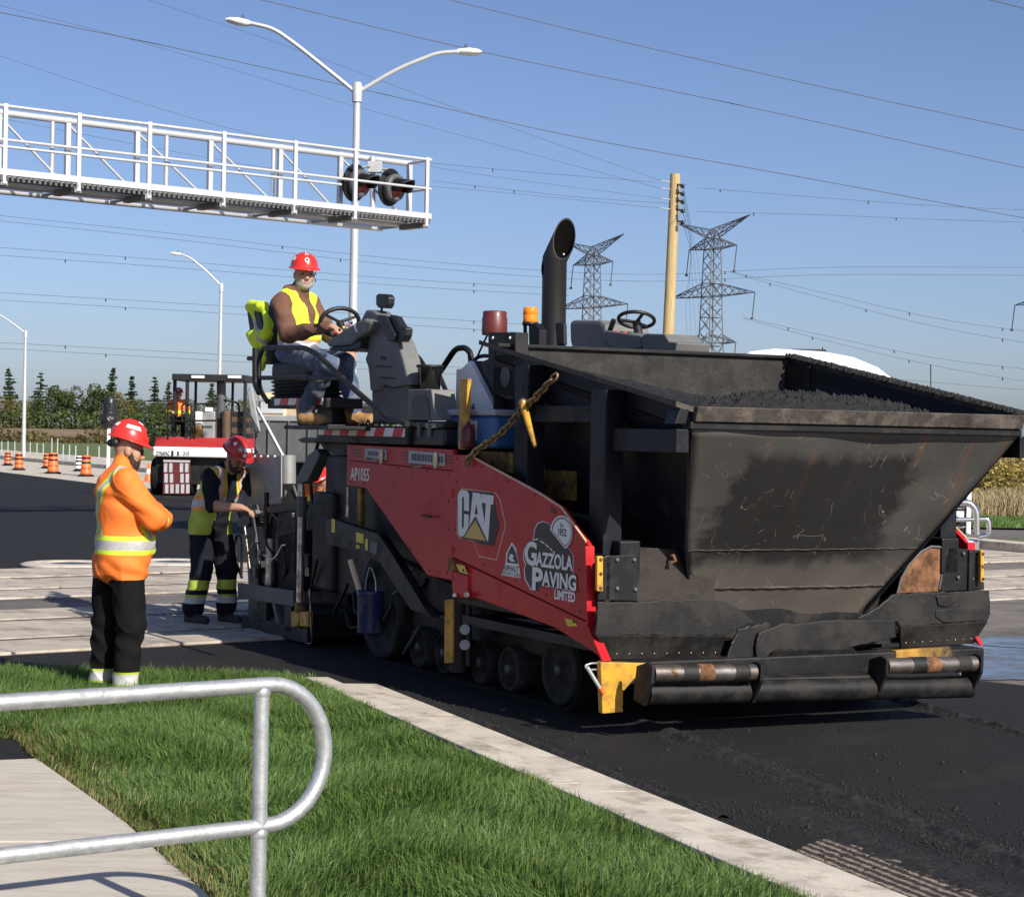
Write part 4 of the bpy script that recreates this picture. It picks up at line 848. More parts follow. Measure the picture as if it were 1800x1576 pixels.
# mitred elbow with slanted open mouth facing forwards
x0 = d0.orthogonal().normalized(); y0 = d0.cross(x0)
mit = (d0 + d1).normalized(); ringA = []; ringB = []; ringC = []
mouth_c = e1 + d1 * .17; mouth_n = Vector((-.02, -1, .10)).normalized()
for k in range(ring_n):
    t = 2 * math.pi * k / ring_n; off = x0 * math.cos(t) * r + y0 * math.sin(t) * r
    p = e1 + off; p = p - d0 * ((p - e1).dot(mit) / d0.dot(mit)); ringA.append(p)
    q = p + d1 * ((mouth_c - p).dot(mouth_n) / d1.dot(mouth_n)); ringB.append(q)
    cen = mouth_c; ringC.append(cen + (q - cen) * .93)
low = [e0 + (x0 * math.cos(2 * math.pi * k / ring_n) + y0 * math.sin(2 * math.pi * k / ring_n)) * r for k in range(ring_n)]
ex = MB(); allv = low + ringA + ringB + ringC + [p - d1 * .16 for p in ringC]
qf = lambda j: [(j*ring_n + k, j*ring_n + (k+1) % ring_n, (j+1)*ring_n + (k+1) % ring_n, (j+1)*ring_n + k) for k in range(ring_n)]
ex.add(allv, qf(0) + qf(1) + qf(2), True); exo = ex.build('exhaust_stack', 'black_plastic', pv)
MB().add(ringC + [p - d1 * .22 for p in ringC], [(k, (k+1) % ring_n, ring_n + (k+1) % ring_n, ring_n + k) for k in range(ring_n)] + [[ring_n + k for k in range(ring_n)]], True).build('bore', 'soot', exo)
MB().ball(ringB[0] if False else sv(991, 447, vv - r), (.008, .008, .008), 6).build('sticker', 'decal_white', exo)
sprism('exhaust_bracket', [(976, 567), (990, 568), (991, 606), (978, 608)], vv - .10, .03, 'black_paint')
# far operator station seen over the box
vv = 2.25
sprism('seat_back', [(1000, 566), (1006, 562), (1054, 563), (1062, 570), (1076, 625), (1008, 625), (1001, 600)], vv, .42, 'gray_plastic', bevel=.03)
sprism('console', [(1059, 585), (1066, 581), (1127, 590), (1126, 612), (1080, 616), (1068, 606)], vv - .1, .3, 'gray_plastic', bevel=.01)
sprism('console', [(1127, 590), (1136, 586), (1168, 587), (1176, 600), (1190, 602), (1187, 617), (1178, 622), (1130, 620)], vv - .1, .3, 'gray_plastic', bevel=.01)
MB().tube([sv(1071, 584, vv), sv(1079, 562, vv)], .022, 10).build('joystick', 'black_plastic', pv)
for k in range(4): MB().ball(sv(1085 + 7 * k, 584 + k, vv - .05), .016, 8).build('switch', ('hazard_red', 'black_plastic')[k % 2], pv)
wc = sv(1118.7, 562, vv + .1)
tv = .145
ring = [wc + P3(tv * math.cos(t) * 1.0, tv * math.sin(t) * .95, .055 * math.cos(t + 2.2)) for t in [2 * math.pi * k / 32 for k in range(32)]]
sw2 = MB().tube(ring, .015, 10, closed=True).build('steering_wheel', 'black_plastic', pv)
for k in range(3):
    t = 2.094 * k + .4; MB().tube([wc - P3(0, 0, .02), wc + P3(tv * math.cos(t), tv * math.sin(t) * .95, .055 * math.cos(t + 2.2))], .014, 8).build('spoke', 'black_plastic', sw2)
MB().tube([wc - P3(0, 0, .01), wc + P3(.03, -.02, -.2)], .035, 12).build('steering_post', 'black_plastic', pv)
MB().box((vv - .35, sv(1090, 620, vv).y - .5, 1.58), (vv + .45, sv(1090, 620, vv).y + .7, sv(1090, 622, vv).z)).build('station_base', 'black_paint', pv, bevel=.02)

# tow arm
arm = [(572, 911), (590, 914), (665, 938), (688, 972), (745, 1066), (760, 1085), (722, 1072), (700, 1040), (668, 990), (655, 983), (626, 969), (573, 956)]
ta = sprism('tow_arm', arm, .02, .07, 'black_paint', bevel=.006)
for pts in ([(583, 911), (589, 913), (589, 936), (583, 935)], [(626, 935), (639, 938), (639, 955), (626, 952)], [(626, 957), (632, 958), (632, 964), (626, 963)], [(642, 946), (647, 947), (647, 967), (642, 966)]): decal('warning_label', pts, .018, 'yellow_label', ta, .001)
decal('name_plate', [(651, 951), (664, 954), (662, 975), (650, 970)], .018, 'truck_gray', ta, .001)
MB().cyl(sv(612, 856, .05), sv(611, 908, .05), .014).build('lift_rod', 'rod_steel', pv); MB().cyl(sv(626, 852, .4), sv(625, 890, .4), .04).build('lift_cylinder', 'decal_white', pv)
sprism('frame_upright', [(628, 856), (634, 858), (634, 945), (628, 942)], .2, .04, 'yellow_dirty')

rq = random.Random(14)
for k in range(14):      # hoses, valve blocks and brackets in the dark bay behind the pail
    x, y = rq.uniform(590, 760), rq.uniform(985, 1110); a = sv(x, y, rq.uniform(.2, .5)); b = sv(x + rq.uniform(-40, 40), y + rq.uniform(15, 60), rq.uniform(.2, .5)); MB().tube(bend([a, (a + b) / 2 + Vector((-.05, 0, -.08)), b], .1), .014, 8).build('hose', ('black_plastic', 'black_paint', 'truck_gray')[k % 3], pv)
for k in range(8):
    p = sv(rq.uniform(590, 770), rq.uniform(1000, 1110), rq.uniform(.3, .5)); s_ = rq.uniform(.03, .08); MB().box(p - P3(s_ * .5, s_, s_), p + P3(s_ * .5, s_, s_ * rq.uniform(.6, 1.5))).build('valve_block', ('black_paint', 'black_plastic', 'truck_gray')[k % 3], pv, bevel=.006)
# ---- screed at the back
sg = empty('screed', (0, 0, 0)); sg.parent = pv
MB().box((.22, 5.05, .05), (W, 5.75, .26)).build('screed_body', 'black_paint', sg, bevel=.02)
MB().box((.3, 5.75, .20), (W - .05, 6.05, .25)).build('walkway', 'black_paint', sg, bevel=.01)
MB().box((.25, 4.7, .45), (W - .25, 5.15, 1.25)).build('screed_tower', 'black_paint', sg, bevel=.03)
def gq(px, py, v=.15): return sv(px, py, v)
MB().prism([gq(417, 1024), gq(515, 1038), gq(515, 1066), gq(478, 1060), gq(452, 1056), gq(418, 1050)], (.05, 0, 0)).build('end_frame', 'truck_gray', sg, bevel=.006)
MB().prism([gq(424, 1080), gq(536, 1105), gq(548, 1128), gq(540, 1132), gq(424, 1104)], (.04, 0, 0)).build('end_plate', 'black_paint', sg, bevel=.006)
MB().prism([gq(455, 1056), gq(468, 1058), gq(468, 1096), gq(455, 1092)], (.04, 0, 0)).build('upright', 'black_paint', sg); MB().prism([gq(500, 1064), gq(512, 1066), gq(512, 1110), gq(500, 1108)], (.04, 0, 0)).build('upright', 'black_paint', sg); MB().prism([gq(478, 1060), gq(483, 1061), gq(491, 1100), gq(486, 1100)], (.03, 0, 0)).build('brace', 'truck_gray', sg)
MB().cyl(gq(530, 850, .10), gq(527, 1064, .10), .030, n=20).build('jack_rod', 'rod_steel', sg); MB().cyl(gq(531, 872, .10), gq(530, 908, .10), .042, n=20).build('jack_collar', 'truck_gray', sg)
MB().cyl(gq(528, 1058, .10), gq(527, 1075, .10), .045, n=16).build('jack_foot', 'yellow_dirty', sg)
MB().prism([gq(511, 1074, .08), gq(527, 1074, .08), gq(524, 1100, .08), gq(512, 1102, .08)], (.08, 0, 0)).build('jack_block', 'yellow_paint', sg, bevel=.006); MB().prism([gq(526, 1075, .05), gq(541, 1075, .05), gq(540, 1102, .05), gq(526, 1101, .05)], (.05, 0, 0)).build('jack_guard', 'yellow_paint', sg, bevel=.012)
MB().prism([gq(530, 1104, .08), gq(540, 1104, .08), gq(540, 1130, .08), gq(530, 1128, .08)], (.05, 0, 0)).build('jack_pad', 'black_paint', sg)
MB().tube([gq(544, 1036, .05), gq(549, 1130, .05), gq(541, 1131, .05)], .008, 8).build('guide_wire', 'steel_worn', sg)
MB().cyl(gq(477, 905, .35), gq(474, 1028, .35), .042, n=20).build('jack_rod', 'rod_steel', sg); MB().cyl(gq(478, 868, .35), gq(477, 910, .35), .055, n=20).build('jack_collar', 'black_paint', sg)
# coil springs
def coil(a, b, r, turns, rt, nm):
    d = (b - a); n = int(turns * 10); x = Vector((1, 0, 0)); y = Vector((0, 1, 0))
    MB().tube([a + d * (i / n) + x * r * math.cos(i * .6283) + y * r * math.sin(i * .6283) for i in range(n + 1)], rt, 6).build(nm, 'black_plastic', sg)
coil(gq(523, 905, .15), gq(519, 1010, .15), .022, 20, .005, 'coiled_cable'); coil(gq(463, 890, .25), gq(459, 925, .25), .02, 7, .005, 'coiled_cable')
# control arm, box and hoses
sprism('control_arm', [(466, 890), (520, 880), (528, 886), (526, 897), (470, 903)], .22, .08, 'black_plastic', sg, bevel=.012)
cb = sprism('control_box', [(414, 915), (424, 908), (438, 908), (440, 918), (434, 925), (420, 926)], .55, .14, 'black_plastic', sg, bevel=.012)
sprism('control_box', [(436, 896), (449, 896), (449, 903), (437, 904)], .55, .12, 'gray_plastic', sg, bevel=.006)
MB().tube([gq(430, 925, .5), gq(441, 1015, .5)], .012, 8).build('lever', 'steel_worn', sg); MB().tube([gq(444, 905, .5), gq(450, 940, .5), gq(456, 1000, .5)], .02, 8).build('lever', 'black_plastic', sg)
MB().tube(bend([gq(425, 1015, .5), gq(416, 990, .5), gq(414, 945, .5), gq(420, 936, .5), gq(426, 950, .5), gq(424, 1010, .5)], .05), .014, 8).build('grab_handle', 'black_paint', sg)
for (pts) in (((435, 974), (447, 953), (455, 954)), ((463, 975), (480, 983), (488, 975), (496, 958), (503, 958))):
    MB().tube(bend([gq(x, y, .2) for x, y in pts], .02), .009, 8).build('crank_handle', 'chrome', sg)
rq = random.Random(4)
for k in range(16):
    x, y, v_ = rq.uniform(440, 600), rq.uniform(840, 990), rq.uniform(.2, .7)
    a = gq(x, y, v_); b = gq(x + rq.uniform(-30, 30), y + rq.uniform(20, 70), v_ + .05); c = (a + b) / 2 + Vector((0, rq.uniform(-.1, .1), -.08))
    MB().tube(bend([a, c, b], .08), .012, 8).build('hose', ('black_plastic', 'black_paint', 'truck_gray')[k % 3], sg)
for k in range(22):
    x, y, v_ = rq.uniform(430, 602), rq.uniform(860, 1040), rq.uniform(.2, .6); p = gq(x, y, v_); s_ = rq.uniform(.015, .05)
    MB().box(p - P3(s_ * .5, s_, s_ * rq.uniform(.5, 1.4)), p + P3(s_ * .5, s_, s_)).build('valve_block', ('black_paint', 'truck_gray', 'black_plastic', 'steel_worn')[k % 4] if k % 7 else 'chrome', sg, bevel=.004)
sprism('guard_plate', [(410, 803), (418, 799), (448, 797), (494, 800), (494, 885), (412, 887)], .30, .012, 'steel_dark_alu', sg, bevel=.003)
for x in (448, 459, 471, 483): MB().ball(sv(x, 802, .295), .012, 8).build('bolt', 'decal_white', sg)
MB().box((.28, gq(470, 900, .3).y - .03, .8), (.34, gq(470, 900, .3).y + .03, 1.2)).build('plate_post', 'black_paint', sg)
MB().cyl(gq(506, 850, .5), gq(506, 800, .5), .07, n=20).build('tank', 'steel_dark_alu', sg)
MB().prism([gq(x, y, .75) for x, y in ((430, 930), (520, 885), (612, 862), (612, 1108), (545, 1112), (440, 1092))], (.3, 0, 0)).build('inner_frame', 'black_paint', sg, bevel=.01)
MB().prism([gq(x, y, .5) for x, y in ((436, 1000), (452, 985), (455, 1085), (436, 1080))], (.2, 0, 0)).build('side_box', 'black_paint', sg, bevel=.01)
MB().prism([gq(x, y, .4) for x, y in ((488, 940), (520, 930), (520, 1040), (486, 1034))], (.25, 0, 0)).build('motor_cover', 'black_paint', sg, bevel=.02)
MB().prism([gq(x, y, .3) for x, y in ((548, 905), (604, 880), (606, 960), (552, 975))], (.3, 0, 0)).build('auger_case', 'black_paint', sg, bevel=.02)
# folded far-side bits between screed and deck: grey cowl and arm
sprism('rear_cowl', [(560, 795), (588, 786), (610, 800), (610, 850), (596, 858), (566, 815)], .45, .5, 'truck_gray', bevel=.015)
sprism('step_pad', [(522, 772), (534, 768), (556, 770), (556, 776), (530, 778)], .15, .3, 'black_plastic', bevel=.006)
sprism('hinge_arm', [(540, 800), (556, 788), (562, 798), (540, 845), (524, 850), (522, 838)], .25, .1, 'truck_gray', bevel=.01)
sprism('under_deck', [(556, 770), (612, 772), (612, 800), (570, 792)], .3, 1.6, 'black_paint', bevel=.01)
MB().tube(bend([sv(560, 775, .3), sv(545, 830, .3), sv(548, 880, .3), sv(556, 900, .3)], .1), .016, 8).build('hose', 'black_plastic', pv)

# ---- loose things riding on the paver (each its own thing)
def ride(name, label, cat, origin):
    w = Vector(PO) + PV * origin.x + PU * origin.y + Vector((0, 0, origin.z)); e = empty(name, w, PA); return tag(e, label, cat)
# blue cooler
c = sv(825, 787, .12); L_ = abs(sv(870, 760, .12).y - sv(781, 760, .12).y); hC = sv(825, 731, .12).z - c.z
e = ride('cooler', 'blue picnic cooler with pale lid on the paver side deck', 'cooler', P3(.12, sv(870, 760, .12).y, c.z))
MB().box((0, 0, 0), (.38, L_, hC)).build('body', 'blue_plastic', e, bevel=.03, seg=3); MB().box((-.01, -.01, hC + .002), (.39, L_ + .01, hC + .045)).build('lid', 'gray_light', e, bevel=.015, seg=3)
lb = MB().prism([P3(-.001, L_ * .34, hC * .25), P3(-.001, L_ * .62, hC * .25), P3(-.001, L_ * .62, hC * .85), P3(-.001, L_ * .34, hC * .85)], (-.001, 0, 0)).build('label_sticker', 'decal_white', e)
MB().prism([P3(-.003, L_ * .38, hC * .6), P3(-.003, L_ * .58, hC * .6), P3(-.003, L_ * .58, hC * .75), P3(-.003, L_ * .38, hC * .75)], (-.001, 0, 0)).build('print', 'hazard_red', lb)
# red jug beside it
jv = .06; p = sv(822, 788, jv)
e = ride('fuel_jug', 'small red and white jug beside the blue cooler', 'jug', p)
MB().lathe([(0, 0), (.045, 0), (.05, .01), (.05, .12), (.03, .15), (.018, .16), (.018, .18), (0, .18)], n=20).build('body', 'maroon', e)
# black tool case
p = sv(782, 784, .02); L_ = abs(sv(716, 760, .02).y - p.y); hC = sv(750, 740, .02).z - p.z
e = ride('tool_case', 'black plastic tool case with white letters on its side beside the cooler', 'case', p)
MB().box((0, .02, 0), (.4, L_, hC * .72)).build('body', 'black_plastic', e, bevel=.02); MB().box((-.012, .01, hC * .725), (.412, L_ + .01, hC)).build('lid', 'black_plastic', e, bevel=.015)
for k in (.35, .62): MB().box((-.02, L_ * k, .06), (0, L_ * k + .03, hC * .9)).build('latch', 'gray_plastic', e, bevel=.003)
o = fit_text('lettering', 'SP SK', (752, 744), (771, 752), .02, 'decal_white', None); o.parent = e; o.data.transform(Matrix.Translation(-p)); o.data.transform(Matrix.Translation((-.016, 0, 0)))
# black bin on the console box
p = sv(737, 683, .05)
e = ride('waste_bin', 'glossy black plastic bin standing on the grey console box', 'bin', p + P3(.08, 0, 0))
MB().lathe([(0, 0), (.075, 0), (.09, .155), (.095, .165), (.085, .165), (.07, .02), (0, .02)], n=28).build('bucket', 'glass_dark', e)
MB().lathe([(.094, .15), (.098, .155), (.098, .168), (.09, .17)], n=28).build('rim', 'black_plastic', e)
# stacked red cones behind the console
p = sv(706, 690, 1.6)
e = ride('traffic_cone', 'orange and white traffic cone behind the paver console', 'cone', p)
MB().lathe([(.14, 0), (.13, .03), (.06, .30), (.035, .42), (.02, .44), (0, .44)], n=24).build('body', 'orange_plastic', e); MB().lathe([(.086, .2), (.062, .31)], n=24).build('collar', 'hazard_white', e)
MB().box((-.18, -.18, -.02), (.18, .18, .0)).build('foot', 'black_plastic', e)

# chain with lever binder
ch = ride('load_chain', 'rusty chain with yellow lever binder hanging from the hopper box', 'chain', sv(820, 812, -.02))
base = sv(820, 812, -.02)
path = [sv(x, y, v_) - base for x, y, v_ in ((821, 811, -.03), (832, 797, -.02), (846, 785, .0), (873, 768, .02), (890, 752, .04), (905, 735, .06), (917, 718, .07), (934, 706, .07), (950, 690, .08), (963, 675, .08), (974, 664, .09))]
seg = []; tot = 0
for a, b in zip(path, path[1:]): seg.append((a, b, (b - a).length)); tot += (b - a).length
d_ = 0; k = 0
while d_ < tot:
    r_ = d_
    for a, b, l in seg:
        if r_ <= l: break
        r_ -= l
    p = a.lerp(b, min(1, r_ / l)); t = (b - a).normalized(); nrm = t.cross(Vector((0, 0, 1)) if k % 2 else Vector((1, 0, 0))).normalized()
    lk = [p + t * (.040 * math.cos(q)) + nrm * (.022 * math.sin(q)) for q in [2 * math.pi * i / 12 for i in range(12)]]
    MB().tube(lk, .0088, 6, closed=True).build('link', 'chain_metal', ch); d_ += .056; k += 1
lo_, hi_ = sv(919, 708, .05) - base, sv(941, 784, .03) - base
MB().tube([lo_, lo_.lerp(hi_, .15), lo_.lerp(hi_, .9), hi_], [.020, .026, .017, .014], 10).build('binder_lever', 'yellow_paint', ch)
MB().ball(lo_, .03, 10).build('binder_head', 'chain_metal', ch)
# pail hanging under the tow arm
p = sv(650, 1112, .0); sc_ = (sv(650, 1000, .0).z - p.z) / .36
top_z = sv(650, 1037, .0).z - p.z; rad = .098
e = ride('pail', 'dark blue steel pail hanging under the tow arm', 'pail', p)
MB().lathe([(0, 0), (rad * .92, 0), (rad * .93, .01), (rad, top_z - .03), (rad * 1.05, top_z - .02), (rad * 1.05, top_z), (rad * .97, top_z), (rad * .9, .02), (0, .02)], n=28).build('body', 'navy_bucket', e)
MB().tube([P3(0, -rad, top_z - .02), P3(0, -rad * .9, top_z + .08), P3(0, -.02, top_z + .16), P3(0, .03, top_z + .165), P3(0, rad * .9, top_z + .06), P3(0, rad, top_z - .02)], .005, 8).build('handle', 'galv', e)
e = ride('mop_handle', 'pale wooden tool handle standing in the blue pail', 'tool', p + P3(.02, .04, .05))
MB().cyl((0, 0, 0), sv(616, 985, .0) - p - P3(.02, .04, .05), .022).build('shaft', 'decal_cream', e)

# ================================================================== people: smooth blended bodies, one surface each
mat('skin', (0.43, 0.24, 0.16), 0.55, var=0.1, scale=25, bump=0.06, bscale=180)
mat('skin_dark', (0.30, 0.15, 0.09), 0.55, var=0.1, scale=25, bump=0.06, bscale=180)
mat('hair_dark', (0.035, 0.022, 0.016), 0.8, bump=0.4, bscale=260)
mat('beard_gray', (0.38, 0.34, 0.30), 0.85, var=0.3, scale=60, bump=0.4, bscale=260)
mat('hivis_orange', (0.95, 0.20, 0.025), 0.75, var=0.08, scale=9, bump=0.25, bscale=26, dirt=(0.65, 0.17, 0.04), damt=0.15, dscale=9)
mat('hivis_lime', (0.62, 0.80, 0.04), 0.75, var=0.08, scale=9, bump=0.25, bscale=26)
mat('lime_dirty', (0.38, 0.46, 0.06), 0.8, var=0.2, scale=9, bump=0.25, bscale=26)
mat('tape_silver', (0.44, 0.44, 0.43), 0.45, var=0.12, scale=30, bump=0.15, bscale=60)
mat('tape_orange', (0.85, 0.25, 0.05), 0.6, var=0.1)
mat('cloth_black', (0.0055, 0.0055, 0.006), 0.9, spec=0.2, var=0.25, scale=12, bump=0.3, bscale=30)
mat('cloth_navy', (0.009, 0.010, 0.017), 0.9, spec=0.2, var=0.2, scale=12, bump=0.3, bscale=30)
mat('cloth_brown', (0.145, 0.068, 0.042), 0.9, var=0.12, scale=12, bump=0.35, bscale=30)
mat('denim', (0.055, 0.085, 0.15), 0.85, var=0.35, scale=7, bump=0.3, bscale=40, dirt=(0.22, 0.23, 0.26), damt=0.35, dscale=5)
mat('boot_tan', (0.36, 0.20, 0.08), 0.75, var=0.25, scale=12, bump=0.25, bscale=40)
mat('sole', (0.04, 0.03, 0.025), 0.8)
mat('eye', (0.03, 0.02, 0.015), 0.3); mat('lip', (0.34, 0.13, 0.10), 0.5)

class Body:
    def __init__(s): s.p = []
    def cap(s, a, b, ra, rb, m, k=.03): s.p.append(('c', np.array(a, float), np.array(b, float), ra, rb, m, k)); return s
    def ell(s, c, r, m, k=.03, rot=None): s.p.append(('e', np.array(c, float), np.array(r, float), rot, None, m, k)); return s
    def bound(s, q):
        if q[0] == 'c': r = max(q[3], q[4]); return np.minimum(q[1], q[2]) - r, np.maximum(q[1], q[2]) + r
        r = np.full(3, q[2].max()); return q[1] - r, q[1] + r
    def ev(s, q, P):
        if q[0] == 'c':
            ab = q[2] - q[1]; L2 = max(ab @ ab, 1e-9); d = P - q[1]; t = np.clip((d @ ab) / L2, 0, 1)
            return np.sqrt(((d - t[..., None] * ab) ** 2).sum(-1)) - (q[3] + (q[4] - q[3]) * t)
        d = P - q[1]
        if q[3] is not None: d = d @ q[3]
        k0 = np.sqrt(((d / q[2]) ** 2).sum(-1)); k1 = np.sqrt(((d / q[2] ** 2) ** 2).sum(-1)) + 1e-9
        return k0 * (k0 - 1) / k1
    def mesh(s, h):
        lo = np.min([s.bound(q)[0] for q in s.p], 0) - 4 * h; hi = np.max([s.bound(q)[1] for q in s.p], 0) + 4 * h
        n = np.ceil((hi - lo) / h).astype(int) + 1
        Fd = np.full(n, .2, np.float32); ax = [lo[i] + h * np.arange(n[i]) for i in range(3)]
        for q in s.p:
            a, b = s.bound(q); mg = .07
            i0 = np.maximum(((a - mg - lo) / h).astype(int), 0); i1 = np.minimum(np.ceil((b + mg - lo) / h).astype(int) + 1, n)
            g = np.stack(np.meshgrid(*[ax[i][i0[i]:i1[i]] for i in range(3)], indexing='ij'), -1)
            d = s.ev(q, g).astype(np.float32); sl_ = tuple(slice(i0[i], i1[i]) for i in range(3)); f = Fd[sl_]; k = q[6]
            hh = np.maximum(k - np.abs(f - d), 0) / k; Fd[sl_] = np.minimum(f, d) - hh * hh * k * .25
        S = Fd < 0; cs = np.zeros(n - 1, np.int8)
        for dx in (0, 1):
            for dy in (0, 1):
                for dz in (0, 1): cs += S[dx:n[0]-1+dx, dy:n[1]-1+dy, dz:n[2]-1+dz]
        act = (cs > 0) & (cs < 8); idx = np.argwhere(act); acc = np.zeros((len(idx), 3)); cnt = np.zeros(len(idx))
        cr_ = [np.array(c) for c in ((0,0,0),(1,0,0),(0,1,0),(1,1,0),(0,0,1),(1,0,1),(0,1,1),(1,1,1))]
        for a, b in ((0,1),(2,3),(4,5),(6,7),(0,2),(1,3),(4,6),(5,7),(0,4),(1,5),(2,6),(3,7)):
            va = Fd[tuple((idx + cr_[a]).T)]; vb = Fd[tuple((idx + cr_[b]).T)]; m_ = (va < 0) != (vb < 0)
            t = np.where(m_, va / np.where(m_, va - vb, 1), 0)
            acc += np.where(m_[:, None], cr_[a] + t[:, None] * (cr_[b] - cr_[a]), 0); cnt += m_
        V = lo + h * (idx + acc / cnt[:, None]); mp_ = -np.ones(n - 1, np.int64); mp_[act] = np.arange(len(idx)); Q = []
        for axis in range(3):
            o1, o2 = (axis + 1) % 3, (axis + 2) % 3
            sl0 = [slice(None)] * 3; sl1 = [slice(None)] * 3; sl0[axis] = slice(0, n[axis]-1); sl1[axis] = slice(1, n[axis])
            ch_ = S[tuple(sl0)] != S[tuple(sl1)]; e = np.argwhere(ch_); e = e[(e[:, o1] > 0) & (e[:, o2] > 0) & (e[:, o1] < n[o1]-1) & (e[:, o2] < n[o2]-1)]
            ins = S[tuple(e.T)]; c = []
            for d1, d2 in ((1, 1), (0, 1), (0, 0), (1, 0)):
                ee = e.copy(); ee[:, o1] -= d1; ee[:, o2] -= d2; c.append(mp_[tuple(ee.T)])
            q = np.stack(c, 1); q[~ins] = q[~ins][:, ::-1]; Q.append(q)
        return V, np.concatenate(Q)
    def nearest(s, P):
        best = np.full(len(P), 9.); out = np.zeros(len(P), int)
        for i, q in enumerate(s.p):
            d = s.ev(q, P); m_ = d < best; best[m_] = d[m_]; out[m_] = i
        return out
    def build(s, name, parent, h, classify=None, folds=.004, nofold=('skin', 'skin_dark', 'beard_gray', 'hair_dark', 'eye', 'lip')):
        V, Q = s.mesh(h)
        C = V[Q].mean(1); near = s.nearest(C); mats = sorted(set(q[5] for q in s.p)); mi = np.array([mats.index(q[5]) for q in s.p])[near]
        names = np.array(mats, dtype=object)[mi]
        if classify is not None:
            names = classify(C, names, near); mats = sorted(set(names)); mi = np.array([mats.index(x) for x in names])
        # cloth folds
        nv = np.array([q[5] in nofold for q in s.p])[s.nearest(V)]
        x, y, z = V.T
        A_ = 15*z + 7*x + 1.8*np.sin(9*y + 4*z) + 1.2*np.sin(21*x + 6*z); B_ = 12*y - 10*x + 9*z + 1.6*np.sin(14*z + 5*x)
        fo_ = .8 - 1.5*np.abs(np.sin(A_*.9))**.55 * (.5 + .5*np.sin(B_*.6)) + .45*np.sin(2.1*B_ + np.sin(A_))
        _ = np.sin(17*z + 9*x + 2.2*np.sin(13*y + 5*z)) * np.sin(11*y - 14*x + 3*z + 1.3*np.sin(19*z)) + .6*np.sin(34*z + 21*y + 2*np.sin(17*x)) * np.sin(23*x + 9*y)
        nrm = np.zeros_like(V); fn = np.cross(V[Q[:, 2]] - V[Q[:, 0]], V[Q[:, 3]] - V[Q[:, 1]])
        for k in range(4): np.add.at(nrm, Q[:, k], fn)
        nrm /= np.linalg.norm(nrm, axis=1)[:, None] + 1e-12
        V = V + nrm * (fo_ * folds * (~nv))[:, None]
        me = bpy.data.meshes.new(name); me.vertices.add(len(V)); me.vertices.foreach_set('co', V.astype(np.float32).ravel())
        me.loops.add(len(Q) * 4); me.loops.foreach_set('vertex_index', Q.astype(np.int32).ravel())
        me.polygons.add(len(Q)); me.polygons.foreach_set('loop_start', np.arange(0, len(Q) * 4, 4, dtype=np.int32))
        for m_ in mats: me.materials.append(MATS[m_])
        me.update(calc_edges=True); me.polygons.foreach_set('material_index', mi.astype(np.int32)); me.polygons.foreach_set('use_smooth', np.ones(len(Q), bool)); me.update(); me.validate()
        o = bpy.data.objects.new(name, me); col.objects.link(o); o.parent = parent; return o
def rotm(yaw, pitch, roll=0): return np.array((Matrix.Rotation(yaw, 3, 'Z') @ Matrix.Rotation(pitch, 3, 'X') @ Matrix.Rotation(roll, 3, 'Y')))
def add_head(b, c, yaw, pitch, skin='skin', hair='hair_dark', beard=None, eyes=True):
    Rm = rotm(yaw, pitch); c = np.array(c, float)
    def w(p): return c + Rm @ np.array(p, float)
    b.ell(c + Rm @ np.array((0, -.012, .022)), (.077, .096, .10), hair, .02, Rm)
    b.ell(w((0, .022, .0)), (.070, .078, .088), skin, .02, Rm)
    b.ell(w((0, .036, -.055)), (.056, .064, .07), skin, .02, Rm)
    b.ell(w((0, .078, -.098)), (.03, .024, .026), skin if not beard else beard, .02)
    b.cap(w((0, .094, .012)), w((0, .116, -.028)), .009, .0155, skin, .014)
    b.ell(w((0, .104, -.034)), (.022, .014, .012), skin, .01, Rm)
    b.cap(w((-.036, .080, .026)), w((.036, .080, .026)), .014, .014, skin, .02)
    for s_ in (-1, 1):
        b.ell(w((s_*.040, .062, -.028)), (.030, .028, .032), skin, .02, Rm)
        b.ell(w((s_*.079, -.006, -.012)), (.011, .024, .034), skin, .008, Rm); b.ell(w((s_*.085, -.002, -.012)), (.008, .016, .024), skin, .006, Rm)
        if eyes: b.ell(w((s_*.030, .0885, .006)), (.014, .009, .006), 'eye', .004, Rm)
    b.ell(w((0, .097, -.067)), (.024, .011, .009), 'lip' , .008, Rm)
    if beard:
        b.ell(w((0, .046, -.083)), (.062, .058, .05), beard, .015, Rm); b.cap(w((-.03, .090, -.056)), w((.03, .090, -.056)), .010, .010, beard, .008)
        for s_ in (-1, 1): b.cap(w((s_*.066, .012, -.03)), w((s_*.052, .045, -.08)), .016, .02, beard, .015)
    return c, Rm
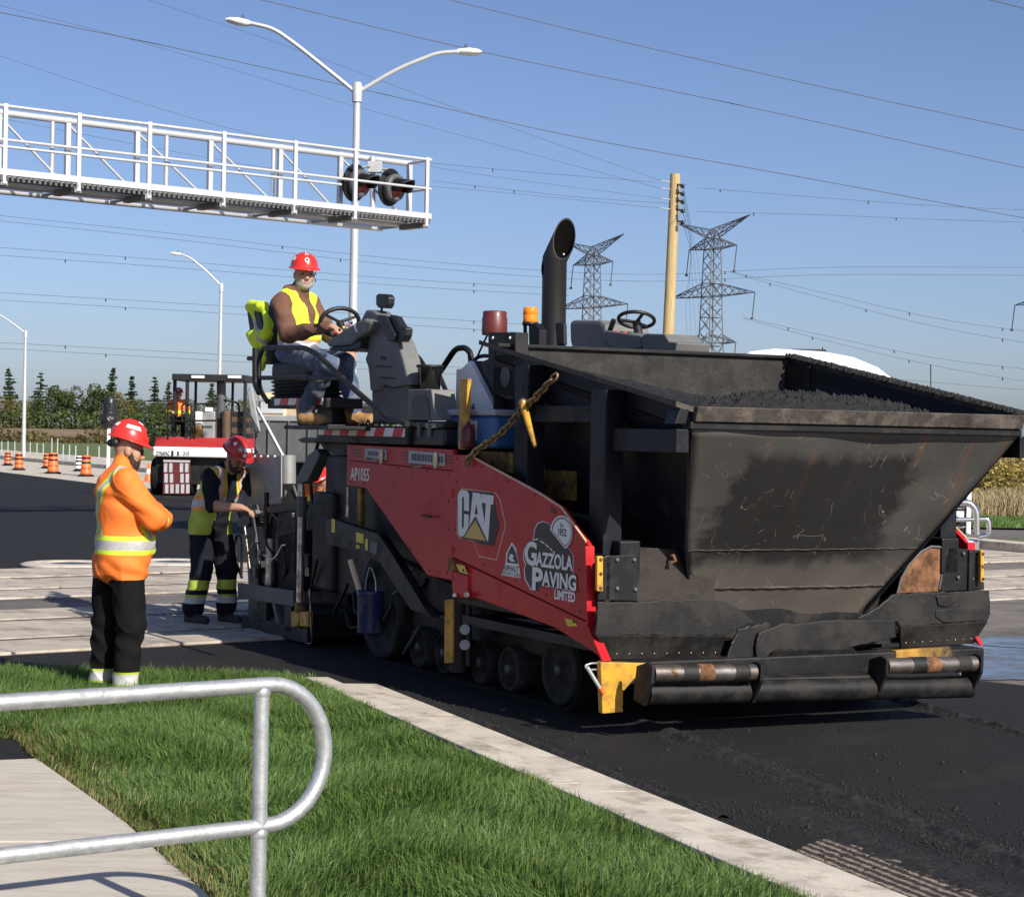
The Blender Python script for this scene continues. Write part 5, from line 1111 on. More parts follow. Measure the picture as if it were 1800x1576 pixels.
def hard_hat(parent, c, Rm, m, tape, extra=None):
    Mx = Matrix([[*Rm[i], c[i]] for i in range(3)] + [[0, 0, 0, 1]])
    def T(p): return Mx @ Vector(p)
    def dome(a, e, s_=1.0):     # azimuth, elevation
        ridge_ = .006 * max(0, math.cos(a * 1) ** 0) * math.exp(-(math.cos(e) * math.sin(a) / .03) ** 2)
        return Vector((.118 * s_ * math.cos(e) * math.sin(a), (.142 * s_) * math.cos(e) * math.cos(a) - .004, .045 + (.125 * s_ + ridge_) * math.sin(e)))
    mb = MB(); na, ne = 48, 12; vs_ = [T(dome(2 * math.pi * i / na, math.pi / 2 * j / ne)) for j in range(ne + 1) for i in range(na)]
    mb.add(vs_, [(j*na+i, (j+1)*na+i, (j+1)*na+(i+1) % na, j*na+(i+1) % na)[::-1] for j in range(ne) for i in range(na)], True)
    # brim with a longer front peak
    inn, outr, low = [], [], []
    for i in range(na):
        a = 2 * math.pi * i / na; p = dome(a, 0); f = max(0, math.cos(a)); w_ = .016 + .032 * f ** 2
        d = Vector((math.sin(a), math.cos(a), 0)); inn.append(T(p)); outr.append(T(p + d * w_ + Vector((0, 0, -.008 - .012 * f)))); low.append(T(p + d * w_ + Vector((0, 0, -.013 - .012 * f))))
    mb.add(inn + outr + low + [q for q in inn], [(i, (i+1) % na, na + (i+1) % na, na + i)[::-1] for i in range(na)] + [(na+i, na+(i+1) % na, 2*na+(i+1) % na, 2*na+i)[::-1] for i in range(na)] + [(2*na+i, 2*na+(i+1) % na, 3*na+(i+1) % na, 3*na+i)[::-1] for i in range(na)], True)
    ho = mb.build('hard_hat', m, parent)
    for (a0, a1, e0, e1) in tape:
        n = 10; q = [T(dome(R(a0 + (a1 - a0) * i / n), R(e), 1.018)) for e in (e0, e1) for i in range(n + 1)]
        MB().add(q, [(i, i+1, n+2+i, n+1+i) for i in range(n)], True).build('reflective_strip', 'hazard_white', ho)
    for (a0, e0, r, mm) in (extra or []):
        p = dome(R(a0), R(e0), 1.022); n = 10; q = [T(dome(R(a0) + r / .12 * math.cos(t) , R(e0) + r / .12 * math.sin(t), 1.02)) for t in [2 * math.pi * k / n for k in range(n)]]
        MB().add(q, [list(range(n))]).build('sticker', mm, ho)
    return ho
def add_hand(b, wrist, dirv, up, side, m='skin', curl=.7, spread=.12):
    w = np.array(wrist, float); d = np.array(dirv, float); d /= np.linalg.norm(d); u = np.array(up, float); u -= d * (u @ d); u /= np.linalg.norm(u); s_ = np.cross(d, u) * side
    # u: back of the hand, s_: thumb side
    pal = w + d * .045; b.ell(pal, (.040, .045, .017), m, .012, np.stack([s_, d, u], 1))
    b.cap(w - d * .02, w + d * .03, .027, .028, m, .02)
    for i, (off, ln) in enumerate(((.028, .075), (.0095, .083), (-.010, .077), (-.029, .060))):
        p0 = w + d * .078 + s_ * off; a1 = curl * .6; a2 = curl * 1.5; a3 = curl * 2.2
        sp = s_ * off * spread * 4
        d1 = d * math.cos(a1) - u * math.sin(a1) + sp; d2 = d * math.cos(a2) - u * math.sin(a2) + sp; d3 = d * math.cos(a3) - u * math.sin(a3)
        p1 = p0 + d1 * ln * .45; p2 = p1 + d2 * ln * .33; p3 = p2 + d3 * ln * .25
        b.cap(p0 - d * .02, p1, .010, .0095, m, .006); b.cap(p1, p2, .0092, .0085, m, .004); b.cap(p2, p3, .0083, .0075, m, .004)
    t0 = w + d * .02 + s_ * .03; t1 = t0 + d * .035 + s_ * .022 - u * .012; t2 = t1 + d * .03 + s_ * .002 - u * .018
    b.cap(t0, t1, .014, .011, m, .012); b.cap(t1, t2, .0108, .0085, m, .004)

# ---------------- worker with folded arms (left, orange jacket)
W1 = G(207, 1224); a1 = math.atan2(-.93, .37)
pr = empty('person', W1, a1); pr.scale = (.92, .90, 1); tag(pr, 'person in orange hi-vis jacket and red hard hat standing with arms folded', 'person')
b = Body(); OJ = 'hivis_orange'
b.cap((.105, .03, .84), (.115, .06, .46), .125, .098, 'cloth_black'); b.cap((.115, .06, .46), (.12, .03, .10), .098, .088, 'cloth_black')
b.cap((-.10, -.05, .84), (-.12, -.07, .46), .125, .098, 'cloth_black'); b.cap((-.12, -.07, .46), (-.13, -.10, .10), .098, .088, 'cloth_black')
for x, y in ((.125, .03), (-.135, -.10)): b.cap((x, y - .03, .055), (x + .01, y + .15, .045), .052, .045, 'sole', .02)
b.ell((0, .0, .86), (.205, .185, .13), OJ, .05); b.ell((0, .04, 1.0), (.215, .212, .18), OJ, .06); b.ell((0, .02, 1.2), (.215, .19, .2), OJ, .06); b.ell((0, -.02, 1.34), (.205, .165, .14), OJ, .05)
b.cap((-.165, -.01, 1.405), (.165, -.01, 1.405), .088, .088, OJ, .05)
b.ell((0, .01, .80), (.20, .18, .045), OJ, .03)
b.cap((0, -.02, 1.40), (0, .005, 1.50), .10, .08, OJ, .03)           # collar
b.cap((.195, .0, 1.385), (.235, .19, 1.17), .093, .078, OJ, .035); b.cap((.235, .19, 1.17), (.03, .30, 1.14), .078, .066, OJ, .03); b.cap((.03, .30, 1.14), (-.10, .29, 1.16), .066, .056, OJ, .02)
b.cap((-.195, .0, 1.385), (-.235, .17, 1.17), .09, .076, OJ, .035); b.cap((-.235, .17, 1.17), (-.02, .25, 1.20), .076, .062, OJ, .03); b.cap((-.02, .25, 1.20), (.12, .255, 1.17), .06, .05, OJ, .02)
b.cap((0, .0, 1.46), (0, .025, 1.55), .062, .06, 'skin', .02)
hc, Rm = add_head(b, (0, .045, 1.605), R(-6), R(-14), 'skin', 'skin', 'hair_dark', eyes=False)
def cls1(C, n, near):
    x, y, z = C.T; n = n.copy(); jac = n == OJ
    s_ = np.sign(x); arm = np.array([i in range(14, 20) for i in range(400)])[near]
    tor = jac & ~arm
    band = tor & (z > .93) & (z < 1.045); sil = band & (z > .957) & (z < 1.018)
    n[band] = 'hivis_lime'; n[sil] = 'tape_silver'
    bk = y < .03
    cx_ = np.where(bk, np.where(z > 1.18, .155 - .155 * (1.44 - z) / .27, .10 * (1.18 - z) / .2), .145)
    d = np.abs(np.abs(x) - np.abs(cx_)); su_ = tor & (z > 1.03) & (d < .040)
    # over the shoulder
    sh = jac & (z > 1.40) & (np.abs(np.abs(x) - .150) < .040); su_ = (su_ & (z <= 1.43)) | sh
    n[su_] = 'hivis_lime'; n[su_ & (np.where(z > 1.40, np.abs(np.abs(x) - .150), d) < .022)] = 'tape_silver'
    
    cuff = jac & (y > .2) & (np.abs(x - .16) < .03) & (z < 1.17) & (z > 1.05); n[cuff] = 'hivis_lime'; n[cuff & (np.abs(x - .16) < .018)] = 'tape_silver'
    n[(n == 'cloth_black') & (z > .768)] = OJ; pb = (n == 'cloth_black') & (z < .175) & (z > .085); n[pb] = 'tape_silver'; n[pb & (np.abs(z - .13) > .030)] = 'lime_dirty'
    return n
b.build('body', pr, .0075, cls1, .010)
hard_hat(pr, hc + Rm @ np.array((0, -.006, .018)), Rm, 'hat_red', [(-115, -60, 32, 46), (60, 115, 32, 46), (150, 210, 30, 44), (-20, 20, 60, 75)], [(20, 30, .02, 'decal_black')])
Mx = Matrix([[*Rm[i], hc[i]] for i in range(3)] + [[0, 0, 0, 1]])
gl_ = MB()
for s_ in (-1, 1): gl_.add([Mx @ Vector(p) for p in ((s_*.008, .108, .022), (s_*.060, .092, .024), (s_*.066, .080, .010), (s_*.055, .096, -.014), (s_*.02, .110, -.012))], [[0, 1, 2, 3, 4]])
gl_.tube([Mx @ Vector(p) for p in ((.066, .085, .016), (.084, .03, .018), (.086, -.01, .012))], .004, 6); gl_.tube([Mx @ Vector(p) for p in ((-.066, .085, .016), (-.084, .03, .018), (-.086, -.01, .012))], .004, 6)
gl_.build('sunglasses', 'glass_dark', pr)
em = MB(); em.ball(Mx @ Vector((.07, -.105, .015)), (.03, .03, .03)); em.ball(Mx @ Vector((.0, -.13, .005)), (.05, .03, .025)); em.build('ear_defenders', 'black_plastic', pr)

# ---------------- screed worker bent over the controls
W2 = G(372, 1096); a2 = math.atan2(-.74, -.67)
pr = empty('person', W2, a2); tag(pr, 'person in lime vest over dark shirt bending to the screed controls', 'person')
Ri = Matrix.Rotation(-a2, 3, 'Z')
def L2(px, py, Y, base): return np.array(Ri @ (AY(px, py, Y) - base))
b = Body(); VS = 'lime_dirty'
b.cap((.10, -.05, .86), (.13, .0, .47), .115, .095, 'cloth_navy'); b.cap((.13, .0, .47), (.16, -.06, .14), .092, .088, 'cloth_navy')
b.cap((-.10, -.05, .86), (-.12, .05, .48), .115, .095, 'cloth_navy'); b.cap((-.12, .05, .48), (-.13, .04, .14), .092, .088, 'cloth_navy')
for x, y in ((.16, -.06), (-.13, .04)): b.cap((x, y - .03, .16), (x, y - .02, .05), .065, .055, 'sole', .02); b.cap((x, y - .04, .05), (x + .01, y + .17, .045), .05, .043, 'sole', .02)
b.ell((0, -.05, .90), (.18, .15, .14), 'cloth_navy', .04)
b.ell((0, -.01, 1.04), (.19, .165, .2), VS, .05); b.ell((0, .10, 1.21), (.20, .16, .18), VS, .05); b.cap((-.15, .17, 1.335), (.15, .17, 1.335), .08, .08, VS, .04)
i_arm = len(b.p)
hR = L2(432, 893, 17.55, W2); hL = L2(470, 892, 17.35, W2)
eR = np.array((.24, .27, 1.07)); eL = np.array((-.26, .40, 1.10))
b.cap((.185, .17, 1.32), eR, .078, .06, 'cloth_navy', .03); b.cap((-.185, .17, 1.32), eL, .078, .06, 'cloth_navy', .03)
for e_, h_, sd in ((eR, hR, -1), (eL, hL, 1)):
    d_ = (h_ - e_); ln = np.linalg.norm(d_); d_ /= ln; wr_ = e_ + d_ * min(ln, .27)
    b.cap(e_, wr_, .052, .032, 'skin', .02); add_hand(b, wr_, d_ + np.array((0, 0, -.15)), (0, 0, 1), sd, 'skin', .6)
b.cap((0, .18, 1.36), (0, .25, 1.45), .07, .058, 'skin', .02); b.cap((-.06, .17, 1.39), (.06, .17, 1.39), .06, .06, 'cloth_navy', .02)
hc, Rm = add_head(b, (0, .30, 1.50), R(-2), R(-30), 'skin_dark', 'hair_dark', 'hair_dark')
def cls2(C, n, near):
    x, y, z = C.T; n = n.copy(); v = n == VS; s = y - (.02 + .35 * (z - 1.0))
    front = v & (np.abs(x) < .055 + .02 * (z < 1.1)) & (s > .03); n[front] = 'cloth_navy'
    n[(n == 'cloth_navy') & (z > .80) & (z < 1.0) & ((np.abs(x) > .09) | (y < -.02)) & (near < 12)] = VS; n[(n == VS) & (z < .93) & (y > .02) & (np.abs(x) < .09)] = 'cloth_navy'
    v = n == VS
    n[v & (np.abs(z - 1.08 - .1 * y) < .055)] = 'tape_orange'; n[v & (np.abs(z - 1.08 - .1 * y) < .032)] = 'tape_silver'
    st = v & (z > 1.14) & (np.abs(np.abs(x) - .125) < .045); n[st] = 'tape_orange'; n[st & (np.abs(np.abs(x) - .125) < .024)] = 'tape_silver'
    p_ = (n == 'cloth_navy') & (z < .40) & (z > .19); n[p_ & (z < .40)] = 'lime_dirty'; n[p_ & (z > .27) & (z < .31)] = 'cloth_navy'; n[p_ & (z < .25)] = 'tape_silver'
    nk = (z > 1.36) & (n == 'cloth_navy') & (np.abs(x) < .03) & (y > .16); 
    return n
b.build('body', pr, .0072, cls2, .009)
hard_hat(pr, hc + Rm @ np.array((0, -.004, .018)), Rm, 'hat_dark_red', [(-110, -70, 20, 34), (-20, 20, 25, 40)], [(40, 30, .02, 'gray_light'), (75, 42, .018, 'hazard_white'), (15, 12, .018, 'decal_white'), (110, 25, .02, 'gray_light')])

# ---------------- operator on the near seat
hip = sv(524, 622, .06); W3 = PO + PV * hip.x + PU * hip.y + Vector((0, 0, hip.z)); a3 = math.atan2(-.84, -.54)
pr = empty('person', W3, a3); tag(pr, 'person in lime vest, brown hoodie and jeans seated at the paver wheel', 'person')
pr.scale = (.95, .95, .95)
Ri3 = Matrix.Rotation(-a3, 3, 'Z')
def L3(px, py, v):
    q = sv(px, py, v); w = PO + PV * q.x + PU * q.y + Vector((0, 0, q.z)); return np.array(Ri3 @ (w - W3)) / .95
b = Body(); VS = 'hivis_lime'
b.ell((0, -.02, .0), (.18, .16, .12), 'denim', .04)
kR, kL = L3(578, 640, -.20), L3(606, 640, .12); aR, aL = L3(538, 718, -.22), L3(622, 718, .14)
b.cap((.10, .0, -.01), kR, .098, .082, 'denim', .04); b.cap(kR, aR, .078, .066, 'denim', .02); b.cap((-.10, .0, -.01), kL, .098, .082, 'denim', .04); b.cap(kL, aL, .078, .066, 'denim', .02)
for a_, zz in ((aR, 0), (aL, 0)):
    b.cap(a_ + np.array((0, -.02, .02)), a_ + np.array((0, -.01, -.07)), .062, .058, 'boot_tan', .015); b.cap(a_ + np.array((0, -.02, -.075)), a_ + np.array((.0, .16, -.085)), .052, .046, 'boot_tan', .02); b.cap(a_ + np.array((0, -.04, -.115)), a_ + np.array((.0, .17, -.12)), .032, .030, 'sole', .006)
b.ell((0, .01, .14), (.195, .18, .16), VS, .05); b.ell((0, -.015, .31), (.20, .16, .18), VS, .05); b.cap((-.15, -.03, .455), (.15, -.03, .455), .082, .082, VS, .04)
b.ell((0, .03, .03), (.19, .17, .06), VS, .03)
hR = L3(590, 572, .02); eR = L3(508, 588, -.16); sR = np.array((.205, -.03, .43)); hL = L3(620, 622, .22); eL = np.array((-.27, .12, .17)); sL = np.array((-.205, -.03, .43))
i0 = len(b.p)
b.cap(sR, eR, .085, .07, 'cloth_brown', .02); d_ = hR - eR; ln = np.linalg.norm(d_); d_ /= ln; wr_ = eR + d_ * max(.16, ln - .07); b.cap(eR, wr_ - d_ * .02, .07, .048, 'cloth_brown', .02); add_hand(b, wr_, d_ + np.array((0, 0, -.25)), (0.1, .2, 1), -1, 'skin', .75)
b.cap(sL, eL, .085, .068, 'cloth_brown', .02); d_ = hL - eL; ln = np.linalg.norm(d_); d_ /= ln; wr_ = eL + d_ * max(.16, ln - .07); b.cap(eL, wr_ - d_ * .02, .068, .046, 'cloth_brown', .02); add_hand(b, wr_, d_ + np.array((0, 0, -.5)), (0, .3, 1), 1, 'skin', .7)
b.cap((-.06, -.05, .52), (.06, -.05, .52), .07, .07, 'cloth_brown', .03); b.cap((0, -.01, .50), (0, .02, .58), .08, .068, 'cloth_brown', .02)
b.cap((0, -.01, .52), (0, .03, .62), .06, .058, 'skin', .02)
hc, Rm = add_head(b, (0, .05, .675), R(-38), R(-6), 'skin', 'skin', 'beard_gray')
def cls3(C, n, near):
    x, y, z = C.T; n = n.copy(); v = n == VS
    n[v & (y > .02) & (np.abs(x) < .015 + .055 * np.clip((z - .18) / .30, 0, 1)) & (z > .18)] = 'cloth_brown'
    v = n == VS
    n[v & (np.abs(z - .075) < .03) ] = 'tape_silver'; n[v & (np.abs(np.abs(x) - .12) < .028) & (z > .10) & (z < .20)] = 'tape_silver'
    n[v & (np.abs(np.abs(z - .075) - .036) < .006)] = 'tape_orange'
    return n
b.build('body', pr, .0068, cls3, .009)
hard_hat(pr, hc + Rm @ np.array((0, -.004, .018)), Rm, 'hat_red', [(-115, -65, 26, 42), (65, 115, 26, 42), (-14, 14, 55, 82), (-14, 14, 98, 125)], [(4, 30, .022, 'decal_white'), (4, 30, .012, 'decal_black')])
# lime jacket thrown over the seat back
q = [sv(x, y, -0.13) for x, y in ((434, 534), (452, 531), (474, 538), (478, 560), (470, 600), (466, 640), (457, 646), (452, 640), (455, 615), (446, 590))]
jo = empty('draped_jacket', PO + PV * q[0].x + PU * q[0].y + Vector((0, 0, q[0].z)), PA); tag(jo, 'bright lime hi-vis jacket draped over the operator seat back', 'jacket')
bj = Body(); o0 = q[0]
def lq(x, y, v): return np.array(sv(x, y, v) - o0)
for v_ in (-.10, -.03, .05, .13):
    bj.cap(lq(440, 537, v_), lq(462, 540, v_), .026, .03, 'hivis_lime', .06); bj.cap(lq(462, 540, v_), lq(472, 575, v_), .03, .03, 'hivis_lime', .06); bj.cap(lq(472, 575, v_), lq(468, 612, v_), .03, .028, 'hivis_lime', .06); bj.cap(lq(445, 540, v_), lq(460, 600, v_), .03, .03, 'hivis_lime', .06)
for v_ in (-.13, -.07):
    bj.cap(lq(440, 588, v_), lq(466, 590, v_), .024, .028, 'hivis_lime', .06); bj.cap(lq(446, 592, v_), lq(458, 628, v_), .030, .034, 'hivis_lime', .06); bj.cap(lq(462, 590, v_), lq(464, 628, v_), .030, .03, 'hivis_lime', .06); bj.cap(lq(458, 628, v_), lq(460, 646, v_), .032, .02, 'hivis_lime', .05); bj.cap(lq(470, 560, v_), lq(470, 590, v_), .02, .03, 'hivis_lime', .06); bj.cap(lq(438, 536, v_), lq(456, 538, v_), .018, .02, 'hivis_lime', .05)
bj.build('cloth', jo, .009, lambda C, n, near: np.where(np.abs(C[:, 2] + .06 - .6 * C[:, 1]) < .02, 'tape_silver', n), .012)

# ---------------- crew member half hidden behind the screed (hi-vis orange, bending)
W4 = Vector((AY(597, 850, 18.9).x, 18.9, 0)); a4 = math.atan2(.3, -.95)
pr = empty('person', W4, a4); tag(pr, 'person in orange jacket stooping behind the screed, half hidden', 'person')
b = Body()
for s_ in (-1, 1):
    b.cap((s_*.1, -.1, .82), (s_*.13, .02, .45), .11, .09, 'cloth_navy'); b.cap((s_*.13, .02, .45), (s_*.14, -.03, .08), .085, .075, 'cloth_navy'); b.cap((s_*.14, -.05, .05), (s_*.14, .15, .045), .05, .042, 'sole', .02)
b.ell((0, -.08, .88), (.18, .16, .14), OJ, .05); b.ell((0, .08, 1.02), (.19, .2, .15), OJ, .05); b.ell((0, .25, 1.14), (.2, .17, .15), OJ, .05); b.cap((-.16, .30, 1.18), (.16, .30, 1.18), .085, .085, OJ, .04)
for s_ in (-1, 1):
    b.cap((s_*.2, .30, 1.17), (s_*.24, .42, .98), .075, .06, OJ, .03); b.cap((s_*.24, .42, .98), (s_*.14, .56, 1.08), .058, .042, OJ, .02); add_hand(b, (s_*.14, .57, 1.08), (-s_*.2, .9, .1), (0, 0, 1), -s_, 'skin', .6)
b.cap((0, .36, 1.22), (0, .43, 1.28), .06, .058, 'skin', .02); hc, Rm = add_head(b, (0, .48, 1.33), 0, R(-30), 'skin', 'hair_dark')
b.build('body', pr, .0095, lambda C, n, near: np.where((n == OJ) & (np.abs(C[:, 2] - 1.0 - .3 * C[:, 1]) < .035), 'hivis_lime', n), .005)
hard_hat(pr, hc + Rm @ np.array((0, -.004, .018)), Rm, 'hat_red', [(-20, 20, 25, 40)])

# ================================================================== lawn: turf sheet and real blades
LZ = 0.012
gpoly = [G(-420, 1187, 0), G(0, 1189, 0), G(300, 1195, 0), G(560, 1204, 0), kq(-.02, .52), kq(9.0, .52), G(1250, 1800, LZ), G(600, 1850, LZ), G(470, 1680, SWZ), G(365, 1570, SWZ), G(290, 1505, SWZ), G(224, 1446, SWZ), G(140, 1385, SWZ), G(65, 1332, SWZ), G(20, 1293, SWZ), G(-420, 1290, SWZ)]
MB().prism([Vector((p.x, p.y, LZ)) for p in gpoly], (0, 0, -.14)).build('lawn', 'soil')['kind'] = 'structure'
m_, t_, b_ = nmat('grass_blade'); N = t_.nodes; L = t_.links
at = N.new('ShaderNodeAttribute'); at.attribute_name = 'tone'
rp = N.new('ShaderNodeValToRGB'); e = rp.color_ramp.elements
e[0].position = 0; e[0].color = (0.045, 0.092, 0.024, 1); e[1].position = 1.0; e[1].color = (0.34, 0.25, 0.12, 1)
for ps, c in ((.35, (0.088, 0.160, 0.040, 1)), (.7, (0.145, 0.235, 0.050, 1)), (.86, (0.17, 0.20, 0.06, 1))): q = e.new(ps); q.color = c
L.new(at.outputs['Fac'], rp.inputs[0]); L.new(rp.outputs[0], b_.inputs['Base Color']); b_.inputs['Roughness'].default_value = .5; b_.inputs['Specular IOR Level'].default_value = .35
tr_ = N.new('ShaderNodeBsdfTranslucent'); L.new(rp.outputs[0], tr_.inputs[0]); mx = N.new('ShaderNodeMixShader'); mx.inputs[0].default_value = .28; L.new(b_.outputs[0], mx.inputs[1]); L.new(tr_.outputs[0], mx.inputs[2]); L.new(mx.outputs[0], N['Material Output'].inputs[0])
def inpoly(P, poly):
    x, y = P[:, 0], P[:, 1]; r = np.zeros(len(P), bool); n = len(poly)
    for i in range(n):
        x0, y0 = poly[i][0], poly[i][1]; x1, y1 = poly[(i+1) % n][0], poly[(i+1) % n][1]
        c = ((y0 > y) != (y1 > y)) & (x < (x1 - x0) * (y - y0) / (y1 - y0 + 1e-12) + x0); r ^= c
    return r
def segdist(P, pts):
    d = np.full(len(P), 9.)
    for a, b in zip(pts, pts[1:]):
        a, b = np.array(a[:2]), np.array(b[:2]); ab = b - a; t = np.clip(((P - a) @ ab) / (ab @ ab), 0, 1); d = np.minimum(d, np.linalg.norm(P - a - t[:, None] * ab, axis=1))
    return d
def blades(name, P, z0, hgt, wid, lean, tone, m, wind=(0, 0)):
    n = len(P); a = rng.uniform(0, 2*np.pi, n); f = np.sin(P[:, 0]*3.1 + 1.7*np.sin(P[:, 1]*2.3)) + np.sin(P[:, 1]*4.1 + 1.3*np.sin(P[:, 0]*3.7)); la = f * 1.6 + rng.normal(0, .7, n)
    dx, dy = np.cos(la) * lean + wind[0], np.sin(la) * lean + wind[1]; wx, wy = np.cos(a) * wid / 2, np.sin(a) * wid / 2
    V = np.zeros((n, 5, 3)); z = np.broadcast_to(z0, n)
    V[:, 0] = np.stack([P[:, 0] - wx, P[:, 1] - wy, z], 1); V[:, 1] = np.stack([P[:, 0] + wx, P[:, 1] + wy, z], 1)
    mx_, my_ = P[:, 0] + dx * hgt * .38, P[:, 1] + dy * hgt * .38
    V[:, 2] = np.stack([mx_ + wx * .8, my_ + wy * .8, z + hgt * .62], 1); V[:, 3] = np.stack([mx_ - wx * .8, my_ - wy * .8, z + hgt * .62], 1)
    V[:, 4] = np.stack([P[:, 0] + dx * hgt, P[:, 1] + dy * hgt, z + hgt * np.clip(1 - .35 * np.hypot(dx, dy), .45, 1)], 1)
    me = bpy.data.meshes.new(name); me.vertices.add(n * 5); me.vertices.foreach_set('co', V.astype(np.float32).ravel())
    base = np.arange(n)[:, None] * 5; q = (base + np.array([0, 1, 2, 3])); t = (base + np.array([3, 2, 4]))
    loops = np.concatenate([q, t], 1).ravel(); me.loops.add(len(loops)); me.loops.foreach_set('vertex_index', loops.astype(np.int32))
    st = (np.arange(n)[:, None] * 7 + np.array([0, 4])).ravel(); me.polygons.add(2 * n); me.polygons.foreach_set('loop_start', st.astype(np.int32)); me.update(calc_edges=True)
    at_ = me.attributes.new('tone', 'FLOAT', 'FACE'); at_.data.foreach_set('value', np.repeat(tone, 2).astype(np.float32))
    me.materials.append(MATS[m]); o = bpy.data.objects.new(name, me); col.objects.link(o); return o
xs = [p.x for p in gpoly]; ys = [p.y for p in gpoly]
P = np.stack([rng.uniform(-4.2, 2.2, 620000), rng.uniform(5.6, 14.2, 620000)], 1); P = P[inpoly(P, gpoly)]
vis = np.abs(P[:, 0] / P[:, 1]) < .30; P = P[vis]
swe = segdist(P, [G(20, 1293, SWZ), G(65, 1332, SWZ), G(140, 1385, SWZ), G(224, 1446, SWZ), G(290, 1505, SWZ), G(365, 1570, SWZ), G(470, 1680, SWZ)])
patch = .5 + .16 * np.sin(P[:, 0]*1.9 + 2*np.sin(P[:, 1]*.9)) + .16 * np.sin(P[:, 1]*2.7 + P[:, 0]*1.1)
keep = rng.uniform(0, 1, len(P)) < .50 + .5 * patch; P = P[keep]; swe = swe[keep]; patch = patch[keep]
if len(P) > 210000: s_ = rng.permutation(len(P))[:210000]; P, swe, patch = P[s_], swe[s_], patch[s_]
tone = np.clip(rng.normal(.46, .19, len(P)) + .10 * (patch - .5), 0, .8); dry = (rng.uniform(0, 1, len(P)) < np.exp(-swe / .10) * .75) | (rng.uniform(0, 1, len(P)) < .006); tone[dry] = rng.uniform(.85, 1, dry.sum())
ke = segdist(P, [kq(0, .52), kq(9, .52)]); hg = rng.uniform(.055, .13, len(P)) * (.75 + .45 * patch) * np.where(swe < .10, .6, 1) * np.clip(.8 + ke * 1.4, 0, 1)
o = blades('grass', P, LZ, hg, rng.uniform(.0038, .0066, len(P)), np.abs(rng.normal(.5, .34, len(P))), tone, 'grass_blade')
tag(o, 'lush green lawn grass between the sidewalk and the kerb', 'grass', kind='stuff')

# ================================================================== galvanised railing
RY = 6.62; rd = Vector((.806, .592, 0)); p0 = AY(458, 1330, RY); base = Vector((p0.x, p0.y, 0)); ztop = AY(466, 1204, RY).z; zj = AY(452, 1452, RY).z
rl = empty('railing', (base.x, base.y, .0)); tag(rl, 'galvanised pipe railing with rounded end loop beside the sidewalk', 'railing')
rpipe = .0265; lp = []
rv = (ztop - zj) / 2; zc = (ztop + zj) / 2
lp = [rd * -3.2 + Vector((0, 0, ztop)), rd * .03 + Vector((0, 0, ztop))]
for k in range(1, 18): t = math.pi * (.5 - k / 17); lp.append(rd * (.03 + .215 * math.cos(t)) + Vector((0, 0, zc + rv * math.sin(t))))
lp += [rd * .0 + Vector((0, 0, zj))]
MB().tube(lp, rpipe, 20).build('top_rail_loop', 'galv', rl)
MB().tube([rd * -3.2 + Vector((0, 0, zj)), rd * -.0 + Vector((0, 0, zj))], rpipe * .98, 20).build('lower_rail', 'galv', rl)
for s_ in (0, -1.75, -3.2): MB().tube([rd * s_ + Vector((0, 0, -.02)), rd * s_ + Vector((0, 0, ztop))], rpipe * .97, 20).build('post', 'galv', rl)
for z in (zj, ztop): MB().lathe([(rpipe * .99, -.036), (rpipe * 1.16, -.022), (rpipe * .99, -.008)], c=(0, 0, z), n=20).build('weld', 'galv', rl)

# ================================================================== crossing gantry
gA = AY(715, 340, 37.1); gB = AY(0, 260, 32.0); gd = Vector((gA.x - gB.x, gA.y - gB.y, 0)).normalized(); gn = Vector((gd.y, -gd.x, 0))
def gp(px, py, off=0.0):                     # sight line on the vertical plane of the gantry, off metres nearer
    o = Vector((gA.x, gA.y, 0)) + gn * off; d = ray(px, py); t = (o - CAMP).dot(gn) / d.dot(gn); return CAMP + d * t
root = gp(-330, 300); ge = empty('signal_gantry', (root.x, root.y, 0)); tag(ge, 'silver cantilever truss over the road with railed walkway and crossing lights', 'gantry')
g0 = ge.location
def gt(name, pts, r, m='alu', n=10): return MB().tube([p - g0 for p in pts], r, n).build(name, m, ge)
def gz(pa, z): return Vector((pa.x, pa.y, z))
zt_, zb_ = gp(715, 287).z, gp(715, 395).z; tR = gp(722, 340); tL = gp(-330, 300)
gt('top_chord', [gz(tL, zt_), gz(tR, zt_)], .055); gt('bottom_chord', [gz(tL, zb_), gz(tR, zb_)], .065)
back = -gn * .9
gt('bottom_chord', [gz(tL, zb_) + back, gz(tR, zb_) + back], .06)
pxs = [-260, -130, 0 - 4, 118, 240, 369, 492, 598, 720]
for i, x in enumerate(pxs):
    p = gp(x, 300); q = MB().box((-.042, -.042, 0), (.042, .042, zt_ - zb_ + .1)); o = q.build('truss_post', 'alu', ge, bevel=.006); o.location = gz(p, zb_ - .05) - g0; o.rotation_euler = (0, 0, math.atan2(gd.y, gd.x))
    gt('cross_tube', [gz(p, zb_), gz(p, zb_) + back], .035); pass
    if i < len(pxs) - 1: p2 = gp(pxs[i+1], 300); gt('diagonal', [gz(p, zt_ - .05) , gz(p2, zb_ + .05)], .022)
for x in (91, 292, 480, 655): p = gp(x, 300); gt('web_post', [gz(p, zb_), gz(p, zt_)], .035)
OFF = .75; hps = [-250, -120, 8, 138, 262, 393, 519, 625, 751]
zh = gp(755, 281, OFF).z; zw = gp(755, 383, OFF).z
hL, hR = gp(-300, 300, OFF), gp(757, 340, OFF)
for z, r, lft in ((zh, .028, 0), (zh - .02 - (zh - zw) * .48, .024, 1), ):
    gt('hand_rail', [gz(hL, z), gz(hR, z)], r)
gt('hand_rail', [gz(hL, zh - (zh - zw) * .60), gz(gp(600, 300, OFF), zh - (zh - zw) * .60)], .024)
